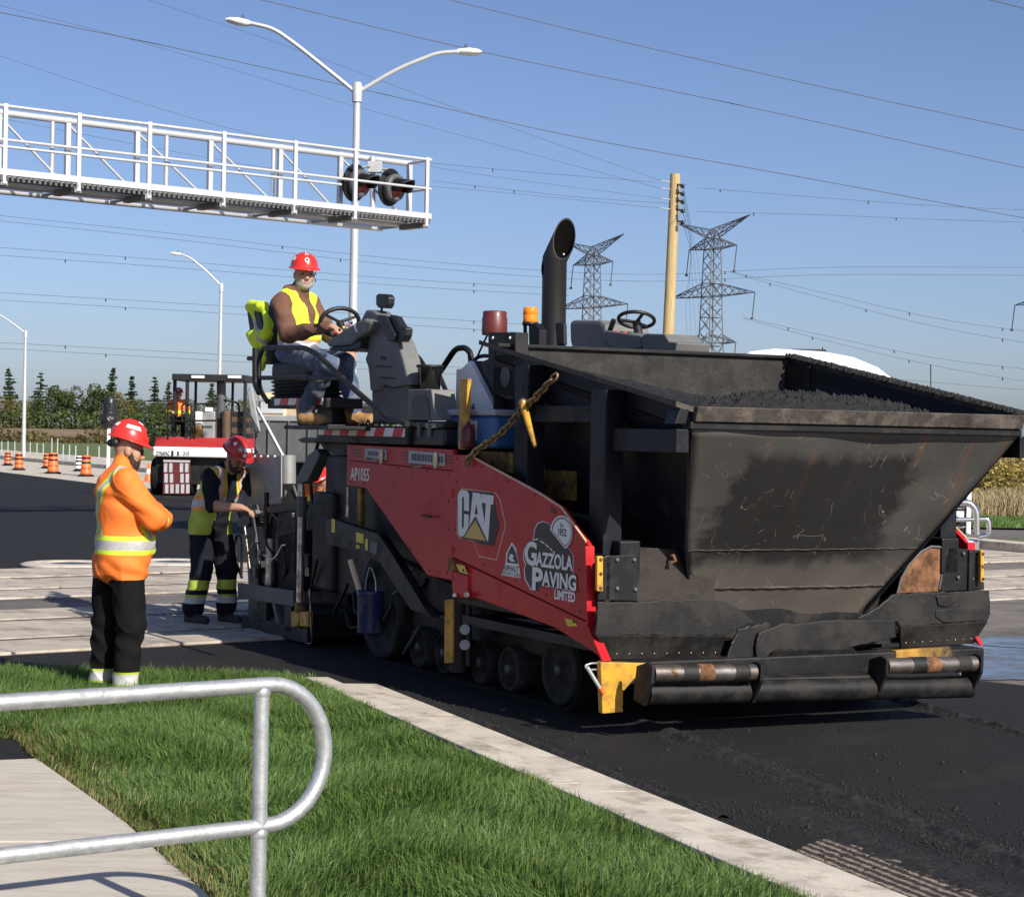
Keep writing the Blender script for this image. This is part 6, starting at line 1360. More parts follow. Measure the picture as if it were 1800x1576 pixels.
o = MB().box((0, -.02, -.05), ((hR - hL).length, .02, .05)).build('toe_board', 'alu', ge); o.location = gz(hL, zw + .03) - g0; o.rotation_euler = (0, 0, math.atan2(gd.y, gd.x))
o = MB().box((0, 0, -.03), ((hR - hL).length, OFF - .1, .0)).build('grating', 'steel_dark_alu', ge); o.location = gz(hL, zw - .02) - g0; o.rotation_euler = (0, 0, math.atan2(gd.y, gd.x))
Lw = (hR - hL).length; nb = 120; mbm = MB()
for k in range(nb): mbm.box((Lw * k / nb, -.025, -.11), (Lw * (k + .5) / nb, .0, -.03))
o = mbm.build('grating_teeth', 'truck_gray', ge); o['kind'] = 'stuff'; o.location = gz(hL, zw) - g0; o.rotation_euler = (0, 0, math.atan2(gd.y, gd.x))
for x in hps:
    p = gp(x, 300, OFF); o = MB().box((-.036, -.025, zw - .16), (.036, .025, zh + .04)).build('rail_post', 'alu', ge, bevel=.006); o.location = gz(p, 0) - g0; o.rotation_euler = (0, 0, math.atan2(gd.y, gd.x))
    o = MB().box((-.06, 0, -.10), (.06, OFF, .0)).build('bracket', 'steel_dark_alu', ge, bevel=.004); o.location = gz(p, zw - .08) - g0; o.rotation_euler = (0, 0, math.atan2(gd.y, gd.x))
gt('end_rail', [gz(hR, zh), gz(hR - gn * OFF, zh)], .024); gt('end_rail', [gz(hR, (zh + zw) / 2), gz(hR - gn * OFF, (zh + zw) / 2)], .024)
gt('mast', [gz(tL + back * .5, 0), gz(tL + back * .5, zt_ + .8)], .19, n=24)
# flashing lamps
lamp_dir = Vector((.80, -.58, -.12)).normalized()
for (px, py, sc_) in ((628, 322, 1.2), (690, 330, 1.2)):
    c = gp(px, py, .30) - g0; lt = empty('signal_lamp', c); lt.parent = ge; lt.rotation_euler = lamp_dir.to_track_quat('Z', 'Y').to_euler(); lt.scale = (sc_,) * 3
    MB().lathe([(0, -.06), (.27, -.06), (.285, -.05), (.27, -.04), (.13, -.03), (0, -.03)], n=32).build('backboard', 'black_paint', lt)
    MB().lathe([(.12, -.10), (.20, -.02), (.215, .06), (.20, .09), (.13, .10), (.125, .08)], n=32).build('housing', 'truck_gray', lt)
    MB().lathe([(.155, .092), (.10, .115), (0, .12)], n=24).build('lens', 'lens_red', lt)
    up = lt.rotation_euler.to_matrix().inverted() @ Vector((0, 0, 1)); ang = math.atan2(up.y, up.x); vh = MB(); vv_ = []
    for k in range(17):
        a = ang + R(-112 + 224 * k / 16); l_ = .34 - .16 * abs(k - 8) / 8
        vv_ += [(.15 * math.cos(a), .15 * math.sin(a), .07), (.14 * math.cos(a), .14 * math.sin(a), .07 + l_)]
    vh.add(vv_, [(2*k, 2*k+2, 2*k+3, 2*k+1) for k in range(16)], True); o = vh.build('visor', 'black_paint', lt); o.modifiers.new('t', 'SOLIDIFY').thickness = .012
o = MB().box((-.13, -.08, -.10), (.13, .08, .10)).build('junction_box', 'gray_light', ge, bevel=.01); o.location = gp(659, 294, .2) - g0
gt('lamp_arm', [gp(620, 300, .2), gp(645, 292, .2), gp(690, 300, .2)], .025, 'steel_dark_alu')
gt('lamp_hanger', [gp(655, 275, .1), gp(655, 366, .1)], .05)

# ================================================================== street lights
def street_light(label, Y, pole, arms, heads, r0=.11, r1=.07):
    p = AY(*pole, Y); e = empty('street_light', (p.x, p.y, -.1)); tag(e, label, 'street light')
    MB().tube([Vector((0, 0, 0)), Vector((0, 0, p.z + .1))], [r0, r1], 20).build('pole', 'alu', e)
    MB().lathe([(r1 * 1.5, -.35), (r1 * 1.5, .0), (r1 * 1.2, .06), (0, .08)], c=(0, 0, p.z + .1), n=20).build('cap', 'alu', e)
    for a in arms: MB().tube(bend([AY(x, y, Y + dy) - e.location for x, y, dy in a], .8, 6), [.045] * len(bend([AY(x, y, Y + dy) - e.location for x, y, dy in a], .8, 6)), 12).build('arm', 'alu', e)
    for (xa, ya, xb, yb) in heads:
        a, b = AY(xa, ya, Y) - e.location, AY(xb, yb, Y) - e.location; d = b - a; L_ = d.length; hd = MB(); up = Vector((0, 0, 1)); sd_ = d.normalized().cross(up); up = sd_.cross(d.normalized()); rows = []
        for f, w_, h_ in ((0, .05, .05), (.12, .09, .07), (.5, .17, .085), (.85, .15, .06), (1, .06, .03)):
            c = a + d * f; rows += [c + sd_ * (w_ * math.cos(t)) + up * (h_ * math.sin(t)) for t in [2 * math.pi * k / 12 for k in range(12)]]
        hd.add(rows, [(i*12+k, i*12+(k+1) % 12, (i+1)*12+(k+1) % 12, (i+1)*12+k) for i in range(4) for k in range(12)] + [list(range(12)), [48 + k for k in range(12)][::-1]], True)
        o = hd.build('lamp_head', 'white_metal', e); MB().cyl(a + d * .35 + up * .07, a + d * .35 + up * .15, .03, n=8).build('photocell', 'truck_gray', o)
    return e
street_light('tall twin-armed street light rising behind the crossing gantry', 42, (628, 150), [[(624, 162, 0), (600, 142, 0), (520, 78, 0), (480, 50, 0), (440, 41, 0)], [(633, 160, 0), (700, 120, 0), (770, 93, 0), (806, 91, 0)]], [(441, 42, 397, 35), (804, 91, 847, 92)])
street_light('slim single-arm street light behind the roller', 92, (389, 500), [[(389, 503, 0), (365, 478, 0), (335, 453, 0), (316, 446, 0)]], [(318, 447, 300, 445)], .11, .07)
street_light('farthest street light standing by the orange barrels', 110, (45, 583), [[(45, 586, 0), (20, 566, 0), (-10, 548, 0), (-30, 542, 0)]], [(-29, 542, -50, 540)], .12, .07)

# ================================================================== wooden utility pole, pylons, wires
up0 = AY(1164.5, 768, 58); up1 = AY(1187, 306, 58)
ue = empty('utility_pole', (up0.x, up0.y, -.1)); tag(ue, 'pale wooden utility pole leaning slightly right behind the hopper', 'utility pole')
d_ = up1 - Vector((up0.x, up0.y, -.1))
MB().tube([d_ * 0, d_ * .33, d_ * .66, d_], [.20, .18, .16, .145], 18).build('pole', 'wood_pole', ue)
for y in (324, 338, 352, 368, 388):
    a = AY(1190, y, 57.9) - ue.location; b = AY(1200, y + 3, 57.7) - ue.location; MB().tube([a, b], .03, 8).build('bracket', 'truck_gray', ue); MB().lathe([(.03, -.06), (.07, -.04), (.04, 0), (.07, .04), (.03, .06)], c=b, n=12).build('insulator', 'decal_black', ue)
for y in (318, 331, 349, 366):
    a = AY(1178, y + 2, 57.9) - ue.location; b = AY(1163, y, 57.9) - ue.location; MB().tube([a, b], .018, 8).build('pin', 'gray_light', ue)
def lattice(mb, A, B, n, r):                # zig-zag bracing between two chords
    for k in range(n):
        f0, f1 = k / n, (k + 1) / n; mb.tube([A[0].lerp(A[1], f0), B[0].lerp(B[1], f1)], r, 4); mb.tube([B[0].lerp(B[1], f0), A[0].lerp(A[1], f1)], r, 4)
def pylon(label, px, ytop, Y, first=None):
    base_ = AY(px, 770, Y); k = Y / 400.0
    e = empty('pylon', (base_.x, base_.y, 0), math.atan2(-.84, .54)); tag(e, label, 'pylon', 'transmission pylons beyond the road')
    if first is not None:
        for ch_ in [c for c in bpy.data.objects if c.parent == first]: c2 = ch_.copy(); col.objects.link(c2); c2.parent = e
        e.scale = (1, 1, 1); return e
    S = 400 / 3540.0
    def zz(py): return 1.75 + (770.5 - py) * S
    r = .085
    legs = MB(); lat = MB(); zs = [0, zz(690), zz(610), zz(560), zz(523), zz(500), zz(440), zz(421), zz(405)]; ws = [4.2, 2.3, 1.75, 1.55, 1.45, 1.4, 1.2, 1.1, .5]
    def corner(i, a, b): return Vector((a * ws[i], b * ws[i], zs[i]))
    for a in (-1, 1):
        for b in (-1, 1): legs.tube([corner(i, a, b) for i in range(len(zs))], r * 1.3, 4)
    for (a, b), (c, d) in (((-1, -1), (1, -1)), ((1, -1), (1, 1)), ((1, 1), (-1, 1)), ((-1, 1), (-1, -1))):
        for i in range(len(zs) - 1): lattice(lat, (corner(i, a, b), corner(i+1, a, b)), (corner(i, c, d), corner(i+1, c, d)), (3, 3, 2, 2, 1, 3, 1, 1)[i], r * .8)
        for i in range(1, len(zs)): lat.tube([corner(i, a, b), corner(i, c, d)], r, 4)
    legs.build('legs', 'tower_steel', e); lat.build('bracing', 'tower_steel', e)
    def arm(x1, zroot0, zroot1, ztip, w0, nm='cross_arm'):
        for s_ in (-1, 1):
            m2 = MB(); tip = Vector((s_ * x1, 0, ztip)); r4 = [Vector((s_ * w0, b, z)) for b in (-w0, w0) for z in (zroot0, zroot1)]
            for q in r4: m2.tube([q, tip], r * 1.1, 4)
            for q0, q1 in ((0, 1), (2, 3), (0, 2), (1, 3)): lattice(m2, (r4[q0], tip), (r4[q1], tip), 5, r * .65)
            m2.build(nm, 'tower_steel', e)
    arm(11.5, zz(421), zz(405), zz(396) + 1.0, .8); arm(7.6, zz(440), zz(421), zz(437), 1.15); arm(13.4, zz(523), zz(500), zz(521), 1.4); arm(7.9, zz(606), zz(590), zz(605), 1.7)
    for x1, z in ((7.6, zz(437)), (13.4, zz(521)), (7.9, zz(605))):
        for s_ in (-1, 1):
            m2 = MB(); m2.tube([Vector((s_ * x1, 0, z)), Vector((s_ * x1 - .7, 0, z - 4.8))], .10, 6); m2.ball((s_ * x1 - .7, 0, z - 5), (.35, .35, .3), 8); m2.build('insulator_string', 'truck_gray', e)
    return e
py1 = pylon('nearer lattice pylon beside the wooden utility pole', 1246, 387, 400)
pylon('farther lattice pylon beside the paver exhaust', 1036, 420, 442, py1)
pylon('lattice pylon cut off by the right edge, only an arm end showing', 1868, 400, 400, py1)
# wires
wi = [0]
def wire(label, pts, Y0, Y1, r, damp=(), group=None):
    n = len(pts); q = []
    for i, (x, y) in enumerate(pts): q.append(AY(x, y, Y0 + (Y1 - Y0) * i / (n - 1)))
    if pts[0][0] <= -10 or pts[0][1] < -5: q[0] = q[1] + (q[0] - q[1]) * 1.0; q.insert(0, q[0] + (q[0] - q[1]) * 2.2)      # the span goes on past the view
    if pts[-1][0] >= 1850 or pts[-1][1] < -5: q.append(q[-1] + (q[-1] - q[-2]) * 2.2)
    n = len(q)
    # smooth by Catmull-Rom
    out = []
    for i in range(n - 1):
        p0_, p1_, p2_, p3_ = q[max(i-1, 0)], q[i], q[i+1], q[min(i+2, n-1)]
        for k in range(8):
            t = k / 8; out.append(.5 * ((2*p1_) + (p2_-p0_)*t + (2*p0_-5*p1_+4*p2_-p3_)*t*t + (3*p1_-p0_-3*p2_+p3_)*t**3))
    out.append(q[-1]); e = empty('power_line', q[0]); tag(e, label, 'wire', group)
    MB().tube([p - q[0] for p in out], r, 5).build('conductor', 'wire', e)
    for f in damp:
        p = out[int(f * (len(out) - 1))] - q[0]; s_ = r * 5.5 if r > .03 else r * 7; MB().hexa([p + Vector(v_) * s_ for v_ in ((-.5, -.3, -2.6), (.5, -.3, -2.6), (.5, .3, -2.6), (-.5, .3, -2.6), (-.5, -.3, .3), (.5, -.3, .3), (.5, .3, .3), (-.5, .3, .3))]).build('damper', 'decal_black', e)
    return e
wire('dark overhead wire spanning the whole sky, crossing the street light pole top', [(-60, 10), (300, 83), (640, 158), (1000, 238), (1400, 310), (1860, 394)], 55, 62, .012)
wire('dark overhead wire passing just behind the right street lamp head', [(400, -14), (850, 92), (1300, 185), (1860, 308)], 55, 62, .012)
wire('dark overhead wire crossing the upper right sky above all others but one', [(740, -12), (1100, 75), (1500, 165), (1860, 242)], 55, 62, .012)
wire('short dark wire in the top right corner of the sky', [(1690, -12), (1760, 5), (1860, 30)], 55, 60, .012)
for k, pts in enumerate(([(1163, 318), (800, 190), (500, 80), (200, -20)], [(1160, 331), (900, 262), (600, 180), (250, 75), (-40, 0)], [(1163, 349), (800, 300), (400, 225), (-40, 85)], [(1160, 366), (900, 340), (500, 300), (-40, 200)])):
    wire(('topmost', 'second', 'third', 'lowest')[k] + ' thin wire running left from the wooden utility pole', pts, 58, 58 - 8, .0055)
for k, y in enumerate((324, 338, 352, 368, 388)):
    x1 = 1242 - 9 * k; wire(('topmost', 'second', 'third', 'fourth', 'lowest')[k] + ' thin wire dropping away behind the wooden utility pole', [(1200, y + 3), (1214, y + 70), (1230 - 6 * k, y + 160), (1244 - 8 * k, y + 290)], 58, 190, .008)
HV = 'high voltage conductors across the far sky'
hv = [[(-40, 375), (300, 410), (700, 455), (1100, 482), (1450, 470), (1860, 470)], [(-40, 384), (300, 420), (700, 466), (1100, 494), (1450, 483), (1860, 484)], [(-40, 432), (300, 458), (700, 490), (1000, 508)], [(-40, 446), (300, 470), (700, 502), (1000, 520)], [(-40, 512), (300, 532), (700, 556), (1000, 575)], [(-40, 525), (300, 545), (700, 570), (1000, 590)], [(-40, 600), (300, 618), (700, 640), (1000, 655)], [(-40, 610), (300, 629), (700, 652), (1000, 668)],
      [(1282, 477), (1450, 515), (1650, 560), (1860, 590)], [(1282, 478), (1450, 525), (1650, 575), (1860, 612)], [(1306, 557), (1450, 590), (1650, 630), (1860, 655)], [(1306, 559), (1450, 598), (1650, 644), (1860, 680)], [(1225, 330), (1450, 348), (1650, 362), (1860, 372)], [(1225, 372), (1450, 378), (1650, 386), (1860, 392)], [(640, 275), (900, 300), (1150, 320)], [(760, 318), (1000, 345), (1180, 358)], [(1280, 640), (1500, 660), (1860, 690)]]
hl = ['upper wire of the topmost faint pair below the gantry', 'lower wire of the topmost faint pair below the gantry', 'upper wire of the second faint pair below the gantry', 'lower wire of the second faint pair below the gantry', 'upper wire of the third faint pair, passing the operator at chest height', 'lower wire of the third faint pair, passing the operator at chest height', 'upper wire of the lowest faint pair at left, just above the trees', 'lower wire of the lowest faint pair at left, just above the trees',
      'upper faint wire sloping right from the nearer pylon middle arm', 'lower faint wire sloping right from the nearer pylon middle arm', 'upper faint wire sloping right from the nearer pylon widest arm', 'lower faint wire sloping right from the nearer pylon widest arm', 'highest faint wire right of the wooden pole', 'faint wire level with the nearer pylon top, right of the wooden pole', 'faint wire from the gantry end towards the wooden pole top', 'faint wire just below the gantry lamps running to the wooden pole', 'lowest faint wire just above the hopper rim at right']
for k, pts in enumerate(hv): wire(hl[k], pts, 330, 330, .032, [f for f in (.08 + .05 * (k % 4), .37 + .04 * (k % 3), .66, .86)][: 4 if k < 12 else 2], HV)

# ================================================================== construction drums, cone, bagged sign, stakes
def drum(label, px, ytop, ybot, m1, m2):
    p = G(px, ybot - 2); Y = p.y; h = (ybot - 2 - ytop) * Y / F; e = empty('construction_drum', p); tag(e, label, 'drum', 'construction drums along the far road edge'); r = h * .26
    prof = [(r, .06), (r * .99, h * .28), (r * .94, h * .30), (r * .93, h * .5), (r * .88, h * .52), (r * .86, h * .74), (r * .80, h * .76), (r * .78, h * .96), (r * .5, h), (0, h)]
    MB().lathe(prof, n=20).build('body', m1, e)
    for k, (f0, f1) in enumerate(((.12, .26), (.36, .50), (.60, .72), (.82, .93))):
        rr_ = [r * (1.0 - .24 * f) + .006 for f in (f0, f1)]; MB().lathe([(rr_[0], h * f0), (rr_[1], h * f1)], n=20).build('band', m2 if k % 2 else ('hazard_white' if m2 != 'decal_black' else 'decal_black'), e)
    MB().lathe([(0, .0), (r * 1.5, .0), (r * 1.45, .05), (r * 1.0, .07)], n=20).build('base', 'rubber', e)
drum('striped construction drum nearest the left edge of the road', 13.5, 794, 820, 'orange_plastic', 'decal_black'); drum('construction drum just left of the farthest street light', 33, 796, 828, 'orange_plastic', 'decal_black')
drum('rear drum of the middle pair by the far kerb', 82, 797, 825, 'orange_plastic', 'decal_black'); drum('front drum of the middle pair by the far kerb', 93, 795, 834, 'orange_plastic', 'decal_black')
drum('slim black and white drum partly behind another', 139, 801, 830, 'hazard_white', 'decal_black'); drum('largest orange drum just left of the orange-jacketed worker', 151, 800, 839, 'orange_plastic', 'decal_black')
p = G(261, 846); e = empty('traffic_cone', p); tag(e, 'orange traffic cone with white collar beside the red roller', 'cone')
MB().lathe([(.13, .02), (.03, .58), (0, .59)], n=20).build('body', 'orange_plastic', e); MB().lathe([(.092, .25), (.066, .40)], n=20).build('collar', 'hazard_white', e); MB().box((-.17, -.17, 0), (.17, .17, .025)).build('foot', 'orange_plastic', e)
p = G(190, 838); e = empty('covered_sign', p); tag(e, 'road sign on a pale post wrapped in a black bag', 'sign'); Ys = p.y
MB().box((-.05, -.04, 0), (.05, .04, AY(190, 715, Ys).z)).build('post', 'white_metal', e)
bs = Body(); zt_s, zb_s = AY(195, 692, Ys).z, AY(195, 752, Ys).z
bs.cap((0, 0, zb_s + .25), (.02, 0, zt_s - .25), .24, .20, 'bag_black', .1); bs.ell((.12, 0, zb_s + .35), (.2, .1, .3), 'bag_black', .1); bs.ell((-.1, 0, zb_s + .25), (.2, .12, .25), 'bag_black', .1)
bs.build('bag', e, .03, None, .02)
for k, (x, y, h) in enumerate(((3, 790, .9), (14, 789, .9), (26, 790, .9), (53, 792, .9), (65, 793, .9), (76, 795, .9), (91, 797, 1.35), (101, 798, 1.35), (111, 802, 1.0), (122, 803, 1.0), (133, 804, 1.0), (154, 806, 1.0), (174, 806, 1.0))):
    p = G(x, y + 3); e = MB().box((-.028, -.015, 0), (.028, .015, h * .8)).build('stake', 'gray_light'); e.location = (p.x, p.y, -.08); e.name = 'survey_stake'
    tag(e, ('%s pale wooden stake from the left in the row on the green verge' % ('first second third fourth fifth sixth seventh eighth ninth tenth eleventh twelfth thirteenth'.split()[k])), 'stake', 'stakes along the green verge')

# ================================================================== vegetation
def leafmat(name, c, var=.35, tr=.25):
    m_, t_, b_ = nmat(name); N = t_.nodes; L = t_.links
    at = N.new('ShaderNodeAttribute'); at.attribute_name = 'tone'; rp = N.new('ShaderNodeValToRGB')
    rp.color_ramp.elements[0].color = (*[x * (1 - var) for x in c[0]], 1); rp.color_ramp.elements[1].color = (*[x * (1 + var) for x in c[1]], 1)
    L.new(at.outputs['Fac'], rp.inputs[0]); L.new(rp.outputs[0], b_.inputs['Base Color']); b_.inputs['Roughness'].default_value = .7; b_.inputs['Specular IOR Level'].default_value = .2
    t2 = N.new('ShaderNodeBsdfTranslucent'); L.new(rp.outputs[0], t2.inputs[0]); mx = N.new('ShaderNodeMixShader'); mx.inputs[0].default_value = tr; L.new(b_.outputs[0], mx.inputs[1]); L.new(t2.outputs[0], mx.inputs[2]); L.new(mx.outputs[0], N['Material Output'].inputs[0])
leafmat('leaf_green', ((.038, .058, .016), (.075, .100, .030))); leafmat('leaf_olive', ((.085, .085, .020), (.17, .15, .035))); leafmat('leaf_dark', ((.022, .040, .016), (.045, .070, .028))); leafmat('leaf_yellow', ((.28, .23, .06), (.50, .40, .12)))
leafmat('leaf_brown', ((.075, .065, .026), (.13, .105, .045))); leafmat('straw', ((.26, .20, .10), (.42, .33, .18)), .2, .3)
mat('bark', (0.09, 0.07, 0.055), 0.9, var=0.3, scale=5, bump=0.4, bscale=20)
def leaf_mesh(name, C, size, tone, m, parent, flat=0.0):
    n = len(C); a = rng.normal(0, 1, (n, 3)); a[:, 2] *= (1 - flat); a /= np.linalg.norm(a, axis=1)[:, None] + 1e-9; b = np.cross(a, rng.normal(0, 1, (n, 3))); b /= np.linalg.norm(b, axis=1)[:, None] + 1e-9
    s = np.broadcast_to(size, n)[:, None]; w = rng.uniform(.5, .9, (n, 1))
    V = np.stack([C - a * s * .5, C + b * s * .5 * w, C + a * s * .5, C - b * s * .5 * w], 1)
    me = bpy.data.meshes.new(name); me.vertices.add(n * 4); me.vertices.foreach_set('co', V.astype(np.float32).ravel()); me.loops.add(n * 4); me.loops.foreach_set('vertex_index', np.arange(n * 4, dtype=np.int32)); me.polygons.add(n); me.polygons.foreach_set('loop_start', np.arange(0, n * 4, 4, dtype=np.int32)); me.update(calc_edges=True)
    at_ = me.attributes.new('tone', 'FLOAT', 'FACE'); at_.data.foreach_set('value', tone.astype(np.float32)); me.materials.append(MATS[m]); o = bpy.data.objects.new(name, me); col.objects.link(o); o.parent = parent; return o
def broadleaf(label, px, ytop, Y, width_px, m, group, z0=1.3, n=2600, lump=9):
    zt = AY(px, ytop, Y).z; h = zt - z0; x = AY(px, 700, Y).x; e = empty('broadleaf_tree', (x, Y, z0)); tag(e, label, 'tree', group); w = width_px * Y / F / 2
    tk = MB(); tk.tube([Vector((0, 0, -.2)), Vector((.1, 0, h * .3)), Vector((.0, .1, h * .6))], [h * .03, h * .022, h * .01], 8)
    for k in range(5): a = k * 1.3; tk.tube([Vector((0.05, 0, h * (.25 + .05 * k))), Vector((w * .5 * math.cos(a), w * .5 * math.sin(a), h * (.5 + .06 * k)))], [h * .012, h * .004], 6)
    tk.build('trunk', 'bark', e)
    cs = []; r_ = rng
    for k in range(lump):
        a = r_.uniform(0, 6.28); rr = r_.uniform(.1, .75); cz = r_.uniform(.28, .82); sw_ = .25 + .5 * (1 - abs(cz - .5) * 1.3)
        cs.append((rr * w * math.cos(a), rr * w * .8 * math.sin(a), cz * h, sw_ * w * .72, h * r_.uniform(.14, .22)))
    cs.append((0, 0, h * .84, w * .4, h * .16)); cs.append((0, 0, h * .3, w * .85, h * .28))
    C = []; T = []
    for (cx_, cy_, cz_, rw, rh) in cs:
        m_n = n // len(cs); d = r_.normal(0, 1, (m_n, 3)); d /= np.linalg.norm(d, axis=1)[:, None]; rad = r_.uniform(.55, 1.06, (m_n, 1)) ** .6
        C.append(np.array((cx_, cy_, cz_)) + d * rad * np.array((rw, rw, rh))); T.append(np.clip(r_.normal(.5, .25, m_n) + r_.normal(0, .12), 0, 1))
    C = np.concatenate(C); C = C[C[:, 2] > .02 * h]; T = np.concatenate(T)[:len(C)]
    leaf_mesh('crown', C, r_.uniform(.25, .55, len(C)) * h / 9, T, m, e); return e
def conifer(label, px, ytop, Y, width_px, group, z0=1.3, lean=0.0, dens=1.0):
    zt = AY(px, ytop, Y).z; h = zt - z0; x = AY(px, 700, Y).x; e = empty('spruce_tree', (x, Y, z0)); tag(e, label, 'tree', group); w = width_px * Y / F / 2
    MB().tube([Vector((0, 0, -.2)), Vector((lean * .4 * w, 0, h * .5)), Vector((lean * w, 0, h))], [h * .02, h * .012, h * .003], 8).build('trunk', 'bark', e)
    C = []; r_ = rng; f = .12
    while f < .985:
        rad = w * (1 - f) ** .75 * r_.uniform(.45, 1.3) * 1.15 + .22; nb = int(4 + 6 * (1 - f))
        for k in range(nb):
            a = r_.uniform(0, 6.28); ll = rad * r_.uniform(.5, 1.1); m_n = int(34 * dens * (.4 + ll / w)); t = r_.uniform(.05, 1, m_n)
            P = np.stack([lean * w * f + math.cos(a) * ll * t, math.sin(a) * ll * t, h * f - .12 * ll * t + .22 * ll * (t - .6).clip(0)], 1) + r_.normal(0, .10 * h / 9, (m_n, 3)) * np.array((1, 1, .7)); C.append(P)
        f += r_.uniform(.028, .06)
    C = np.concatenate(C); leaf_mesh('crown', C, r_.uniform(.18, .40, len(C)) * h / 9, np.clip(r_.normal(.45, .25, len(C)), 0, 1), 'leaf_dark', e, .3); return e
ordn = 'first second third fourth fifth sixth seventh eighth ninth tenth eleventh twelfth'.split()
TL = 'tree line across the far field'
for k, (px, yt, w, ln) in enumerate(((20, 646, 46, -.3), (68, 652, 44, .2), (190, 645, 36, .5), (230, 659, 30, .1), (272, 660, 44, 0), (296, 668, 36, 0), (372, 672, 40, 0))):
    conifer('%s ragged dark spruce from the left, rising above the far tree line' % ordn[k], px, yt, 430 + 8 * (k % 3), w, TL, lean=ln)
for k, (px, yt, w, m) in enumerate(((14, 695, 74, 'leaf_olive'), (62, 694, 70, 'leaf_green'), (96, 676, 60, 'leaf_green'), (134, 678, 66, 'leaf_green'), (166, 672, 66, 'leaf_green'), (206, 688, 62, 'leaf_olive'), (242, 700, 64, 'leaf_green'), (284, 706, 60, 'leaf_green'), (330, 700, 66, 'leaf_green'), (385, 692, 80, 'leaf_green'), (438, 700, 74, 'leaf_olive'), (-26, 690, 70, 'leaf_green'))):
    broadleaf('%s rounded broadleaf tree %s in the far tree line' % ((ordn[k], 'from the left') if k < 11 else ('outermost', 'at the left edge')), px, yt, 410 + 6 * (k % 4), w, m, TL)
# brush along the field edge (reads as one mass)
C = np.stack([rng.uniform(-95, -14, 14000), rng.uniform(205, 222, 14000), rng.uniform(0, 1, 14000)], 1)
hh = .7 + .5 * np.sin(C[:, 0] * .55) + .5 * np.sin(C[:, 0] * 1.7 + 1); C[:, 2] = -.1 + C[:, 2] ** 1.3 * np.clip(hh, .5, 3)
o = leaf_mesh('field_edge_brush', C, rng.uniform(.25, .5, len(C)), rng.uniform(0, 1, len(C)), 'leaf_brown', None); tag(o, 'low brown and olive brush along the near edge of the far field', 'brush', kind='stuff')
C = np.stack([rng.uniform(-190, -16, 11000), rng.uniform(396, 404, 11000), 1.0 + rng.uniform(0, 1, 11000) ** 1.5 * 3.4], 1)
o = leaf_mesh('hedge', C, rng.uniform(.5, 1.0, len(C)), rng.uniform(0, 1, len(C)), 'leaf_green', None); tag(o, 'dense green undergrowth at the foot of the far tree line', 'undergrowth', kind='stuff')
C = np.stack([rng.uniform(-36, -27, 1500), rng.uniform(188, 196, 1500), rng.uniform(0, 1, 1500) ** 1.4 * 1.5 - .1], 1)
o = leaf_mesh('dark_brush', C, rng.uniform(.3, .6, len(C)), rng.uniform(0, .5, len(C)), 'leaf_dark', None); tag(o, 'dark clump of brush on the green verge behind the drums', 'brush', kind='stuff')
# right-hand side: far trees, golden shrub, tall dry grass
for k, (px, yt, w, m) in enumerate(((1712, 772, 60, 'leaf_dark'), (1748, 776, 50, 'leaf_green'), (1790, 770, 56, 'leaf_dark'), (1830, 778, 56, 'leaf_green'))):
    broadleaf('%s small hazy tree from the hopper on the right skyline' % ordn[k], px, yt, 300, w, m, 'trees on the right skyline', z0=-.4, n=1500)
def shrub(label, px, Y, h, w, m, n=2200):
    x = AY(px, 800, Y).x; e = empty('shrub', (x, Y, 0)); tag(e, label, 'shrub'); st = MB()
    for k in range(9): a = k * .7; st.tube([Vector((0, 0, 0)), Vector((w * .3 * math.cos(a), w * .2 * math.sin(a), h * .6)), Vector((w * .45 * math.cos(a), w * .35 * math.sin(a), h * .95))], [.02, .013, .005], 5)
    st.build('stems', 'bark', e); C = []
    for k in range(14):
        c = np.array((rng.uniform(-.45, .45) * w, rng.uniform(-.3, .3) * w, h * rng.uniform(.3, .85))); d = rng.normal(0, 1, (n // 14, 3)); d /= np.linalg.norm(d, axis=1)[:, None]; C.append(c + d * rng.uniform(.3, 1, (len(d), 1)) ** .5 * np.array((.25 * w, .2 * w, .2 * h)))
    C = np.concatenate(C); leaf_mesh('foliage', C, rng.uniform(.05, .12, len(C)), rng.uniform(0, 1, len(C)), m, e)
shrub('golden yellow autumn shrub right of the hopper lip', 1742, 52, 1.5, 2.0, 'leaf_yellow', 2000); shrub('second yellowing shrub behind the golden one at the right edge', 1796, 56, 1.35, 1.6, 'leaf_yellow', 1500)
shrub('low straw-coloured shrub against the hopper edge', 1706, 53, 1.0, 1.3, 'straw', 1200)
m_, t_, b_ = nmat('dry_blade'); at = t_.nodes.new('ShaderNodeAttribute'); at.attribute_name = 'tone'; rp = t_.nodes.new('ShaderNodeValToRGB'); rp.color_ramp.elements[0].color = (.20, .15, .07, 1); rp.color_ramp.elements[1].color = (.46, .37, .21, 1); t_.links.new(at.outputs['Fac'], rp.inputs[0]); t_.links.new(rp.outputs[0], b_.inputs['Base Color']); b_.inputs['Roughness'].default_value = .8
P = np.stack([rng.uniform(9, 26, 46000), rng.uniform(46.5, 60, 46000)], 1)
o = blades('dry_grass', P, 0.0, rng.uniform(.3, .8, len(P)), rng.uniform(.012, .022, len(P)), np.abs(rng.normal(.35, .2, len(P))), rng.uniform(0, 1, len(P)), 'dry_blade'); tag(o, 'tall straw-coloured dry grass below the golden shrub', 'grass', kind='stuff')
